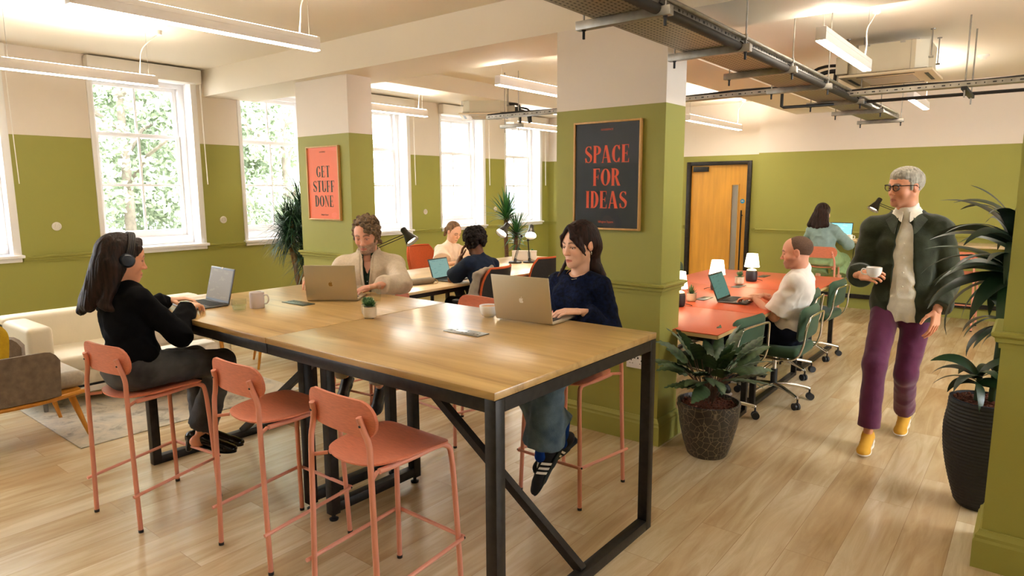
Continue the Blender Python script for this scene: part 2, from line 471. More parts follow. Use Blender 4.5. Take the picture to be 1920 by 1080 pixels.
for i, (a, b) in enumerate(WIN[3:]):
    nm = ['partly cut off at the left edge', 'above the window with leafy view behind the woman in headphones', 'above the window behind the spiky potted tree', 'above the window just right of the far pillar', 'above the window behind the pale blouse woman', 'above the last window before the back corner'][i]
    t = thing('roller_blind', 'white rolled-up blind cassette ' + nm, 'blind', (XW + .06, (a + b) / 2, 2.88), 0, 'roller blinds above the windows')
    MB().box2((-.055, -.56, -.065), (.055, .56, .085), .01).build('cassette', M_white, t)
    c = MB(); c.tube([(.03, .555, -.06), (.03, .56, -.8), (.03, .565, -1.15)], .0025, 6); c.tube([(.015, .555, -.06), (.018, .56, -.8), (.02, .565, -1.15)], .0025, 6)
    c.build('pull_chain', M_white, t)

# door
M_oakdoor = mat('oak_veneer_door', srgb(206, 150, 54), .4, nscale=3.2, namt=.12, stretch=(5, 5, .5), bump=.02)
d = empty('door_1', (-4.11, YD + .02, 0)); d['kind'] = 'structure'
mb = MB(); mb.box2((-.53, -.05, 0), (-.465, .08, 2.09), .004); mb.box2((.465, -.05, 0), (.53, .08, 2.09), .004); mb.box2((-.464, -.05, 2.03), (.464, .08, 2.09), .004)
mb.build('door_frame', M_black, d)
mb = MB(); g0, g1, gz0, gz1 = .215, .325, .30, 1.72
mb.box2((-.46, .0, .01), (g0, .045, 2.03)); mb.box2((g1, .0, .01), (.46, .045, 2.03)); mb.box2((g0, 0, .01), (g1, .045, gz0)); mb.box2((g0, 0, gz1), (g1, .045, 2.03))
lf = mb.build('door_leaf', M_oakdoor, d)
mb = MB(); mb.box2((g0 - .012, -.008, gz0 - .012), (g0 + .004, .05, gz1 + .012)); mb.box2((g1 - .004, -.008, gz0 - .012), (g1 + .012, .05, gz1 + .012)); mb.box2((g0, -.008, gz0 - .012), (g1, .05, gz0 + .004)); mb.box2((g0, -.008, gz1 - .004), (g1, .05, gz1 + .012))
mb.build('glazing_bead', M_oakdoor, lf)
MB().box2((g0, .02, gz0), (g1, .026, gz1)).build('vision_panel', mat('grey_door_glass', srgb(150, 148, 140), .15, spec=.6), lf)
mb = MB(); mb.tube([(.40, -.055, .28), (.40, -.055, 1.32)], .012, 10)
for z in (.36, 1.24): mb.tube([(.40, 0, z), (.40, -.055, z)], .009, 8)
mb.build('pull_handle', M_blackplastic, lf)
MB().box2((-.42, -.05, 1.93), (-.17, 0, 2.01), .004).build('door_closer', M_blackplastic, d)
mb = MB(); mb.lathe([(0, 0), (.036, 0), (.036, .003), (0, .003)], (0, 0, 0), 24, T(.395, 0, 1.46) @ rotm(R(90)))
sg = mb.build('door_sign', mat('blue_sign', srgb(40, 140, 190), .4), d)
mb = MB()
for z in (.007, -.003): mb.box2((-.022 + abs(z), -.0046, z), (.022 - abs(z), -.003, z + .005))
mb.build('sign_lettering', M_white, sg, 0, M=T(.395, 0, 1.46))
mb = MB(); mb.box2((-.52, .09, 0), (.52, .12, 2.1)); mb.build('door_backing', M_green, d)
# ================================================================ HIGH TABLE + STOOLS
def oak_top(name, c1, c2, c3, axis=0, rough=.28):
    m = D.materials.new(name); m.use_nodes = True; nt = m.node_tree; N = nt.nodes; L = nt.links; p = N['Principled BSDF']
    tc = N.new('ShaderNodeTexCoord'); mp = N.new('ShaderNodeMapping'); mp.inputs['Scale'].default_value = (.8, 7, 7) if axis == 0 else (7, .8, 7)
    L.new(tc.outputs['Object'], mp.inputs['Vector'])
    n1 = N.new('ShaderNodeTexNoise'); n1.inputs['Scale'].default_value = 1.3; n1.inputs['Detail'].default_value = 7; n1.inputs['Roughness'].default_value = .6; n1.inputs['Distortion'].default_value = .8
    L.new(mp.outputs[0], n1.inputs['Vector'])
    cr = N.new('ShaderNodeValToRGB'); e = cr.color_ramp.elements; e[0].position = .28; e[1].position = .72; e[0].color = (*c1, 1); e[1].color = (*c3, 1)
    x = e.new(.46); x.color = (*c2, 1)
    L.new(n1.outputs['Fac'], cr.inputs['Fac']); L.new(cr.outputs[0], p.inputs['Base Color'])
    p.inputs['Roughness'].default_value = rough
    b = N.new('ShaderNodeBump'); b.inputs['Strength'].default_value = .05; b.inputs['Distance'].default_value = .003
    L.new(n1.outputs['Fac'], b.inputs['Height']); L.new(b.outputs[0], p.inputs['Normal'])
    return m
M_top = oak_top('rustic_oak_top', srgb(132, 102, 58), srgb(178, 144, 88), srgb(202, 168, 110))
def high_table(name, label, x0, x1, outer):
    """outer = -1: full-width frame at x0, inset frame at x1; +1 the other way"""
    cx = (x0 + x1) / 2; cy = 2.24
    t = thing(name, label, 'table', (cx, cy, 0), 0, 'rustic high tables pushed end to end')
    hx = (x1 - x0) / 2; hy = .6
    MB().box2((-hx + .002, -hy, .956), (hx - .002, hy, .985), .003).build('tabletop', M_top, t)
    s = outer; xo = s * (hx - .027); xi = -s * (hx - .085 if s > 0 else hx - .105)
    w = .05
    for y in (-hy + .03, hy - .03):
        MB().box2((xo - w / 2, y - w / 2, .0), (xo + w / 2, y + w / 2, .955), .002).build('leg', M_black, t)
    for y in (-.33, .23):
        l = MB().box2((xi - w / 2, y - w / 2, .035), (xi + w / 2, y + w / 2, .905), .002).build('leg', M_black, t)
        MB().lathe([(0, 0), (.022, 0), (.024, .008), (.010, .014), (.010, .04)], (xi, y, 0), 14).build('levelling_foot', M_blackplastic, l)
    mb = MB()
    for y in (-hy + .03, hy - .03): mb.box2((-hx + .0025, y - .0242, .905), (hx - .0025, y + .0242, .9545), .002)
    mb.box2((xo - w / 2 + .0004, -hy + .056, .9056), (xo + w / 2 - .0004, hy - .056, .9543)); mb.box2((xi - w / 2, -hy + .056, .9056), (xi + w / 2, hy - .056, .9543))
    mb.box2((min(xo, xi) + .026, -.02, .915), (max(xo, xi) - .026, .02, .9542))
    mb.build('top_rail', M_black, t)
    MB().box2((xo - w / 2, -hy + .055, .0), (xo + w / 2, hy - .055, .05), .002).build('bottom_rail', M_black, t)
    MB().box2((xi - w / 2, -.305, .045), (xi + w / 2, .205, .095), .002).build('bottom_rail', M_black, t)
    MB().bar((xi + s * .03, 0, .93), (xo, 0, .045), .04, .04, .002).build('brace', M_black, t)
    return t
high_table('high_table', 'rustic oak-topped black-framed high table nearest the camera, empty stools before it', -2.77, -1.38, 1)
high_table('high_table', 'rustic oak-topped black-framed high table farther end, under the headphone woman\'s laptop', -4.16, -2.77, -1)

def bar_stool_parts(t, zs=.66, wood=None, paint=None, far=False):
    wood = wood or M_salmonwood; paint = paint or M_salmon
    k = zs / .66
    n = 6 if far else 10
    # seat: rounded at the rear, squarer in front, gently dished
    def outline():
        P = []
        ctrl = [(-.14, .195), (0, .205), (.14, .195), (.185, .17), (.195, .12), (.19, 0), (.17, -.11), (.12, -.175), (0, -.20), (-.12, -.175), (-.17, -.11), (-.19, 0), (-.195, .12), (-.185, .17)]
        c = ctrl[-1:] + ctrl + ctrl[:2]
        for i in range(1, len(c) - 2):
            for q in range(4):
                u = q / 4; p0, p1, p2, p3 = [Vector(x) for x in c[i - 1:i + 3]]
                P.append(0.5 * (2 * p1 + (-p0 + p2) * u + (2 * p0 - 5 * p1 + 4 * p2 - p3) * u * u + (-p0 + 3 * p1 - 3 * p2 + p3) * u ** 3))
        return P
    O = outline(); m = len(O); vs = []; fs = []
    rings = [1, .96, .8, .55, .28]
    def dish(x, y): return -.012 * max(0, 1 - ((x / .2) ** 2 + ((y + .02) / .2) ** 2)) + .012 * max(0, (abs(x) / .2)) ** 3 - .006 * max(0, y / .2) ** 2
    for sgn in (1, -1):
        for r in rings:
            for p in O: vs.append((p.x * r, p.y * r, zs + dish(p.x * r, p.y * r) + sgn * (.006 if r < 1 else .003)))
        vs.append((0, 0, zs + dish(0, 0) + sgn * .006))
    H = len(rings) * m + 1
    for sidx in (0, 1):
        o = sidx * H
        for r in range(len(rings) - 1):
            for j in range(m):
                a = o + r * m + j; b = o + r * m + (j + 1) % m; q = (a, b, b + m, a + m); fs.append(q if sidx == 0 else q[::-1])
        for j in range(m):
            a = o + (len(rings) - 1) * m + j; b = o + (len(rings) - 1) * m + (j + 1) % m; q = (a, b, o + H - 1); fs.append(q if sidx == 0 else q[::-1])
    for j in range(m): fs.append((j, H + j, H + (j + 1) % m, (j + 1) % m))
    MB().add(vs, fs).build('seat', wood, t, 50)
    # curved backrest
    zt, zb = zs + .262, zs + .118; W = .200
    vs = []; fs = []
    out = rrect(.40, zt - zb, .068, 6); mm = len(out)
    bm_ = []
    nx = 16
    def bpos(x, z, off): return (x, -.205 + .55 * x * x - (z - zb) * .12 + off, z)
    # grid clipped to the rounded rectangle
    MBk = MB()
    cols = []
    for i in range(nx + 1):
        x = -W * math.cos(math.pi * i / nx); e = max(0, abs(x) - (W - .068)); dz = .068 - math.sqrt(max(0, .068 ** 2 - e * e))
        cols.append((x, zb + dz, zt - dz))
    nz = 4; top = []; bot = []
    for (x, a, b) in cols:
        for q in range(nz + 1):
            z = a + (b - a) * q / nz; top.append(bpos(x, z, .006)); bot.append(bpos(x, z, -.006))
    Wn = nz + 1; o = len(top)
    for i in range(nx):
        for q in range(nz):
            a = i * Wn + q; fs.append((a, a + 1, a + Wn + 1, a + Wn)); fs.append((o + a, o + a + Wn, o + a + Wn + 1, o + a + 1))
        for q in (0, nz):
            a = i * Wn + q; f_ = (a, a + Wn, o + a + Wn, o + a); fs.append(f_ if q == 0 else f_[::-1])
    for i in (0, nx):
        for q in range(nz):
            a = i * Wn + q; f_ = (a, o + a, o + a + 1, a + 1); fs.append(f_ if i == 0 else f_[::-1])
    MBk.add(top + bot, fs).build('backrest', wood, t, 50)
    # rear legs run up behind the backrest
    for s in (-1, 1):
        pts = catmull([(s * .205, -.215, 0), (s * .192, -.213, zs * .55), (s * .182, -.212, zs + .02), (s * .172, -.208, zs + .10), (s * .150, -.215, zs + .16), (s * .142, -.226, zs + .205)], 4)
        l = MB().tube(pts, .0115, n).build('leg', paint, t)
        MB().tube([(s * .205, -.215, 0), (s * .205, -.215, .014)], .0125, n).build('foot_cap', M_blackplastic, l)
        if not far: MB().ball((s * .148, -.2275, zs + .172), .0055, 8).build('bolt', M_blackplastic, l)
    for s in (-1, 1):
        pts = catmull([(s * .195, .225, 0), (s * .184, .214, zs * .5), (s * .172, .202, zs - .07), (s * .163, .180, zs - .018), (s * .155, .13, zs - .012), (s * .15, 0, zs - .020), (s * .15, -.15, zs - .020)], 5)
        l = MB().tube(pts, .0115, n).build('leg', paint, t)
        MB().tube([(s * .195, .225, 0), (s * .195, .225, .014)], .0125, n).build('foot_cap', M_blackplastic, l)
    for s in (-1, 1): MB().tube([(s * .184, -.208, zs - .022), (s * .15, -.16, zs - .020)], .008, 8).build('seat_bracket', paint, t)
    mb = MB(); zr = .205 * k
    for s in (-1, 1): mb.tube([(s * .214, -.24, zr - .012), (s * .207, .222, zr + .03), (s * .195, .24, zr + .03)], .0085, 8)
    mb.tube([(-.195, .236, zr + .03), (.195, .236, zr + .03)], .0085, 8)
    fr = mb.build('footrest', paint, t)
    if not far:
        for s in (-1, 1): MB().ball((s * .209, .232, zr + .03), .0055, 8).build('bolt', M_blackplastic, fr); MB().ball((s * .214, -.232, zr - .01), .0055, 8).build('bolt', M_blackplastic, fr)
G_st = 'salmon bar stools around the high tables'
st0 = thing('bar_stool', 'salmon bar stool the headphone woman sits on, at the far end of the high table', 'stool', (-3.56, 1.435, 0), R(7), G_st)
bar_stool_parts(st0)
dup(st0, (-2.705, 1.65, 0), R(1), 'empty salmon bar stool between the headphone woman and the nearest stool')
dup(st0, (-1.965, 1.65, 0), R(-1), 'empty salmon bar stool nearest the camera, glossy light on its seat edge')
dup(st0, (-1.95, 2.99, 0), R(180), 'salmon bar stool under the woman in the navy jumper')
dup(st0, (-3.80, 3.11, 0), R(186), 'salmon bar stool under the bearded man in the linen jacket')
dup(st0, (-3.03, 3.22, 0), R(176), 'empty salmon bar stool behind the table, only its backrest top showing over the tabletop')
# ================================================================ CEILING SERVICES
M_diff = mat('led_diffuser', (1, 1, 1), .5, emit=(1.0, .91, .79), estr=LAMP)
M_updiff = mat('led_uplight', (1, 1, 1), .5, emit=WARM, estr=UPLAMP)
M_alu = mat('white_extrusion', srgb(232, 226, 220), .45)
G_pl = 'linear pendant lights in rows under the ceiling'
def pendant(x, y0, y1, label, z=2.53):
    L_ = y1 - y0
    t = thing('linear_pendant_light', label, 'ceiling light', (x, (y0 + y1) / 2, z), 0, G_pl)
    h = L_ / 2
    mb = MB(); w = .03
    mb.box2((-w, -h, .004), (w, h, .082), .003); mb.box2((-w - .0012, -h, .052), (w + .0012, h, .054))
    mb.build('housing', M_alu, t)
    MB().box2((-w + .003, -h + .003, .0), (w - .003, h - .003, .005)).build('diffuser', M_diff, t)
    MB().box2((-w + .006, -h + .02, .082), (w - .006, h - .02, .0835)).build('up_diffuser', M_updiff, t)
    mb = MB()
    for s in (-1, 1): mb.tube([(0, s * (h - .06), .08), (0, s * (h - .06), ZC - z)], .0012, 5)
    mb.build('suspension_wire', M_steel, t)
    c = MB(); top = ZC - z
    c.tube(catmull([(0, h - .13, .08), (.01, h - .125, .16), (.0, h - .10, top * .62), (.02, h - .04, top * .8), (.03, h + .03, top - .03)], 5), .004, 8)
    c.lathe([(0, 0), (.03, 0), (.028, -.03), (.012, -.04), (0, -.04)], (.03, h + .03, top), 14)
    c.build('power_cable', M_white, t)
    return t
pendant(-3.68, 1.27, 2.66, 'long white linear pendant light nearest the camera, over the high tables')
pendant(-5.93, 1.57, 2.66, 'white linear pendant light hanging in front of the leafy windows')
pendant(-5.93, 4.63, 5.80, 'white linear pendant light seen just right of the far pillar')
pendant(-3.69, 4.45, 5.75, 'white linear pendant light disappearing behind the central pillar')
pendant(-5.93, 7.55, 8.9, 'white linear pendant light low behind the cable tray by the last window')
pendant(-3.69, 8.30, 10.2, 'white linear pendant light above the door')
pendant(-1.125, 4.38, 5.72, 'white linear pendant light in front of the ceiling air conditioner')
pendant(-1.125, 7.77, 8.93, 'small-looking white linear pendant light far behind the air conditioner')
# pendants added out of view as fill light for floor and near side
pendant(-3.68, -2.2, -.8, 'added white linear pendant light, unseen fill behind the camera')
pendant(-1.125, .75, 2.15, 'added white linear pendant light, unseen above the frame, brightening the open floor')
pendant(1.5, 4.4, 5.8, 'added white linear pendant light, unseen fill beyond the right pillar')

# ---- ceiling cassette air conditioners
M_acbox = mat('painted_sheet_steel', srgb(202, 192, 168), .5, .15, nscale=3, namt=.04)
M_acpanel = mat('air_conditioner_panel', srgb(222, 204, 172), .5)
def air_con(name, label, loc, rz, s=.36):
    t = thing(name, label, 'air conditioner', loc, rz, 'ceiling cassette air conditioners')
    c = .09; b = s - .05
    poly = [(-b + c, -b), (b - c, -b), (b, -b + c), (b, b - c), (b - c, b), (-b + c, b), (-b, b - c), (-b, -b + c)]
    o = MB().prism(poly, .03, .27).build('casing', M_acbox, t, 20)
    mb = MB()
    mb.box2((-b + c - .02, -b - .004, .27), (b - c + .02, -b + .02, .274)); mb.box2((-.17, -b - .003, .255), (-.13, -b, .27)); mb.box2((.10, -b - .003, .255), (.14, -b, .27))
    for x in (b - c - .035,): mb.box2((x, -b - .003, .03), (x + .002, -b, .27))
    mb.build('panel_seam', M_steel, o)
    mb = MB(); mb.box2((-s, -s, 0), (s, s, .024), .008); mb.build('fascia', M_acpanel, t)
    mb = MB(); mb.box2((-b, -b, .022), (b, b, .034)); mb.build('shadow_gap', M_blackplastic, t)
    mb = MB()
    for k in range(4):
        M_ = rotm(0, 0, k * math.pi / 2)
        mb.box2((-s * .62, -s * .87, -.002), (s * .62, -s * .79, .003), 0, M_)
    mb.build('air_slot', M_blackplastic, t)
    mb = MB()
    mb.box2((-s * .55, -s * .55, -.001), (s * .55, s * .55, .001), mi=0)
    for k in range(16): y = -s * .53 + k * s * 1.06 / 15; mb.box2((-s * .55, y, -.006), (s * .55, y + .006, -.001), mi=1)
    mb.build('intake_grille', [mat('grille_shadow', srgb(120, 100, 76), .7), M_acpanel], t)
    for (x, y) in ((-b - .012, -b + c), (b + .012, -b + c), (b + .012, b - c), (-b - .012, b - c)):
        mb = MB(); mb.tube([(x, y, .12), (x, y, ZC - loc[2])], .005, 8); mb.box2((x - .018, y - .012, .12), (x + .018, y + .012, .135)); mb.lathe([(0, 0), (.02, 0), (.018, -.008), (0, -.008)], (x, y, ZC - loc[2]), 12)
        mb.build('hanging_rod', M_steel, t)
    mb = MB(); mb.box2((-b - .10, -b + .05, .05), (-b, -b + .28, .2), .006)
    mb.build('electrical_box', M_acbox, t)
    mb = MB()
    mb.tube(catmull([(-b - .02, -b + .34, .16), (-b - .12, -b + .34, .16), (-b - .16, -b + .34, .12), (-b - .17, -b + .34, -.02), (-b - .17, -b + .34, -.12)], 4), .017, 10)
    mb.tube(catmull([(-b - .08, -b + .18, .10), (-b - .18, -b + .16, .10), (-b - .27, -b + .12, .06), (-b - .30, -b + .1, -.06)], 4), .02, 10)
    mb.tube(catmull([(-b - .08, -b + .12, .14), (-b - .2, -b + .10, .14), (-b - .30, -b + .10, .10), (-b - .32, -b + .12, -.05)], 4), .014, 10)
    mb.build('coolant_pipe', M_blackplastic, t)
    return t
air_con('air_conditioner', 'ceiling cassette air conditioner on rods behind the nearest right-hand pendant light', (-1.17, 6.97, 2.625), 0)
air_con('air_conditioner', 'ceiling cassette air conditioner by the windows between far and central pillars', (-5.95, 6.93, 2.62), R(218), .34)

# ---- cable tray with punched holes
def perforated():
    m = D.materials.new('perforated_steel_tray'); m.use_nodes = True; nt = m.node_tree; N = nt.nodes; L = nt.links; p = N['Principled BSDF']
    p.inputs['Metallic'].default_value = .65; p.inputs['Roughness'].default_value = .45
    tc = N.new('ShaderNodeTexCoord'); mp = N.new('ShaderNodeMapping'); mp.inputs['Scale'].default_value = (1, 1, 1); L.new(tc.outputs['Object'], mp.inputs['Vector'])
    mp.inputs['Rotation'].default_value = (0, 0, R(90))
    br = N.new('ShaderNodeTexBrick'); br.inputs['Scale'].default_value = 1; br.inputs['Brick Width'].default_value = .034; br.inputs['Row Height'].default_value = .026
    br.inputs['Mortar Size'].default_value = .0092; br.inputs['Mortar Smooth'].default_value = .15; L.new(mp.outputs[0], br.inputs['Vector'])
    cr = N.new('ShaderNodeValToRGB'); cr.color_ramp.elements[0].color = (*srgb(40, 36, 30), 1); cr.color_ramp.elements[1].color = (*srgb(158, 150, 132), 1)
    cr.color_ramp.elements[0].position = .35; cr.color_ramp.elements[1].position = .6
    L.new(br.outputs['Fac'], cr.inputs['Fac']); L.new(cr.outputs[0], p.inputs['Base Color'])
    return m
M_perf = perforated()
ZT = 2.45
t = thing('cable_tray', 'wide perforated steel cable tray running from above the camera to the back wall', 'cable tray', (-1.56, 0, ZT))
MB().box2((-.165, -1.0, 0), (.165, 8.98, .003)).build('perforated_base', M_perf, t, 0)
for s in (-1, 1):
    mb = MB(); mb.box2((s * .165 - .0015, -1.0, 0), (s * .165 + .0015, 8.98, .05)); mb.box2((s * .165 - (.014 if s > 0 else 0), -1.0, .048), (s * .165 + (.014 if s < 0 else 0), 8.98, .051))
    o = mb.build('side_flange', M_steel, t, 0)
    h = MB(); y = -.9; k = 0
    while y < 8.9:
        w = .022 if k % 3 == 0 else .007
        h.box2((s * .165 - .0022, y, .018), (s * .165 + .0022, y + w, .030)); y += .048; k += 1
    h.build('slot', M_blackplastic, o, 0)
mb = MB()
for k in range(5):
    pts = [(-.03 + k * .028 + .01 * math.sin(y * 1.7 + k * 2), y, .014 + .003 * math.sin(y * 2.3 + k)) for y in np.arange(-1.0, 8.9, .3)]
    mb.tube(pts, .008 if k < 4 else .012, 6)
mb.tube([(.12, y, .045 + .012 * math.sin(y * 2.1)) for y in np.arange(-1.0, 8.7, .25)], .009, 6)
mb.build('cable', M_blackplastic, t)
G_br = 'strut brackets carrying the wide cable tray'
brp = None
for i, y in enumerate((1.85, 2.8, 3.8, 4.68, 5.6, 6.75, 7.7, 8.92)):
    lab = ['out of sight above', 'nearest visible, at the top edge before the central pillar', 'just in front of the central pillar top corner', 'first beyond the central pillar',
           'second beyond the central pillar', 'where the crossing pipe turns down', 'second from the far end of the tray', 'at the far end of the tray'][i]
    q = thing('tray_bracket', 'galvanised strut bracket with hanging rods, ' + lab, 'bracket', (-1.57, y, ZT), 0, G_br)
    mb = MB(); mb.box2((-.25, -.02, -.042), (.235, .02, -.001), .002); mb.box2((-.251, -.012, -.034), (.236, .012, -.010)); mb.build('strut', M_steel, q)
    top = (2.70 if 3.83 < y < 4.46 else ZC) - ZT
    for x in (-.215, .205):
        r_ = MB().tube([(x, 0, -.075), (x, 0, top if (x > 0 or y > 7) else .03)], .0048, 8).build('threaded_rod', M_steel, q)
        MB().lathe([(0, -.085), (.007, -.083), (.007, -.048), (.011, -.046), (.011, -.042), (0, -.042)], (x, 0, 0), 10).build('rod_cap', M_blackplastic, r_)
# big insulated pipe strapped along the tray
t = thing('insulated_pipe', 'thick black insulated pipe strapped beside the wide cable tray', 'pipe', (-1.40, 0, 2.44))
MB().tube([(0, -1.0, 0), (.0, 6.2, 0), (.0, 7.35, 0)], .024, 14).build('insulation', mat('pipe_foam', srgb(38, 34, 30), .6, nscale=20, namt=.2), t)
mb = MB()
for y in (1.85, 2.8, 3.8, 4.68, 5.6, 6.75): mb.tube([(0, y - .012, 0), (0, y + .012, 0)], .030, 14)
mb.build('pipe_clip', M_blackplastic, t)
# conduits in steel
t = thing('steel_conduit', 'thin steel conduit running just above the black pipe along the tray', 'conduit', (-1.372, 0, 2.487))
MB().tube([(0, -1.0, 0), (0, 8.7, 0)], .011, 10).build('tube', M_steel, t)
mb = MB()
for y in (2.8, 3.8, 4.68, 5.6, 6.75, 7.7): mb.box2((-.016, y - .01, -.016), (.016, y + .01, .016), .003)
mb.build('saddle_clip', M_steel, t)
# cross trunking
def small_tray(name, label, x0, x1, y, z, w=.05):
    t = thing(name, label, 'cable tray', (x0, y, z), 0, 'narrow slotted cable trays crossing the room')
    L_ = x1 - x0
    mb = MB(); mb.box2((0, -w, 0), (L_, w, .002)); mb.box2((0, -w - .0012, 0), (L_, -w, .035)); mb.box2((0, w, 0), (L_, w + .0012, .035)); mb.build('channel', M_steel, t, 0)
    h = MB(); x = .03; k = 0
    while x < L_ - .05:
        ww = .024 if k % 3 == 0 else .008
        h.box2((x, -w - .0022, .012), (x + ww, -w - .0006, .022)); x += .055; k += 1
    h.build('slot', M_blackplastic, t, 0)
    mb = MB()
    for k in range(2): mb.tube([(x, -.02 + .03 * k, .042 + .006 * math.sin(x * 5 + k)) for x in np.arange(0, L_, .12)], .011, 8)
    mb.build('cable', M_blackplastic, t)
    return t
small_tray('narrow_cable_tray', 'narrow slotted cable tray passing behind the central pillar toward the windows', -4.95, -1.70, 5.82, 2.44)
small_tray('narrow_cable_tray', 'narrow slotted cable tray crossing under the air conditioner to the right', -1.40, 3.0, 6.42, 2.44)
t = thing('drop_bracket', 'small strut bracket with two rods at the window end of the narrow tray', 'bracket', (-4.85, 6.10, 2.36))
MB().box2((-.16, -.02, 0), (.16, .02, .04), .003).build('strut', M_steel, t)
for x in (-.1, .1):
    MB().tube([(x, 0, -.05), (x, 0, ZC - 2.36)], .0045, 8).build('threaded_rod', M_steel, t)
t = thing('condensate_pipe', 'slim black pipe crossing below the air conditioner to the right edge', 'pipe', (0, 0, 0))
mb = MB(); mb.tube([(-1.36, 7.0, 2.45), (3.0, 7.0, 2.45)], .015, 10); mb.tube([(-1.95, 6.42, 2.52), (-1.95, 6.42, 2.40), (-1.93, 6.42, 2.39), (-1.36, 6.95, 2.44)], .014, 10); mb.build('pipe_run', M_blackplastic, t)
for x in (-.56, 1.2):
    q = thing('twin_rod_hanger', 'pair of steel rods carrying the narrow tray and slim pipe' + (' right of the air conditioner' if x < 0 else ' beyond the right pillar'), 'bracket', (x, 6.42, 0), 0, 'twin rod hangers')
    for dy in (0, .58): MB().tube([(0, dy, 2.36), (0, dy, ZC)], .006, 8).build('rod', M_steel, q)
    MB().box2((-.02, -.06, 2.415), (.02, .64, 2.44), .002).build('strut', M_blackplastic, q)
t = thing('smoke_detector', 'round white smoke detector on the ceiling right of the air conditioner', 'smoke detector', (-.60, 8.4, ZC))
MB().lathe([(.052, 0), (.052, -.012), (.045, -.02), (.03, -.024), (.028, -.04), (0, -.042)], (0, 0, 0), 20).build('body', M_white, t)
# round vents on the window wall
for (y, lab) in ((2.29, 'between the first two windows, left of the headphone woman'), (3.97, 'between the leafy windows'), (7.22, 'right of the far pillar, behind the seated pair'), (8.90, 'beside the tall slim potted plant')):
    t = thing('wall_vent', 'small round white wall vent ' + lab, 'vent', (XW, y, 1.325), 0, 'round white vents in the window wall')
    M_ = rotm(0, R(90))
    MB().lathe([(0, 0), (.040, 0), (.042, .006), (.038, .012), (.030, .012), (.029, .006), (0, .006)], (0, 0, 0), 24, M_).build('ring', M_white, t)
    mb = MB()
    for k in range(-2, 3): mb.box2((.006, k * .011 - .002, -.026 + abs(k) * .004), (.012, k * .011 + .002, .026 - abs(k) * .004))
    mb.build('louvre', M_white, t)
# sockets
def socket(label, loc, rz, group):
    t = thing('double_socket', label, 'power socket', loc, rz, group)
    MB().box2((-.073, -.010, -.043), (.073, 0, .043), .003).build('faceplate', M_trimw, t)
    mb = MB()
    for s in (-1, 1):
        mb.box2((s * .036 - .003, -.0108, .006), (s * .036 + .003, -.009, .016)); mb.box2((s * .036 - .013, -.0108, -.012), (s * .036 - .006, -.009, -.008)); mb.box2((s * .036 + .006, -.0108, -.012), (s * .036 + .013, -.009, -.008))
        mb.box2((s * .012 - .005, -.012, .022), (s * .012 + .005, -.009, .034))
    mb.build('socket_hole', M_blackplastic, t)
socket('white double wall socket low on the central pillar, lower of the pair', (-2.0, 3.83, .535), 0, 'sockets on the central pillar')
socket('white double wall socket low on the central pillar, upper of the pair', (-2.0, 3.83, .648), 0, 'sockets on the central pillar')
for (x, z, l) in ((-2.08, .60, 'upper left of the three by the far stool'), (-2.08, .465, 'lower left of the three by the far stool'), (-1.90, .465, 'lower right of the three')):
    socket('white double socket under the wall desk, ' + l, (x, 10.12, z), 0, 'sockets under the wall desk')

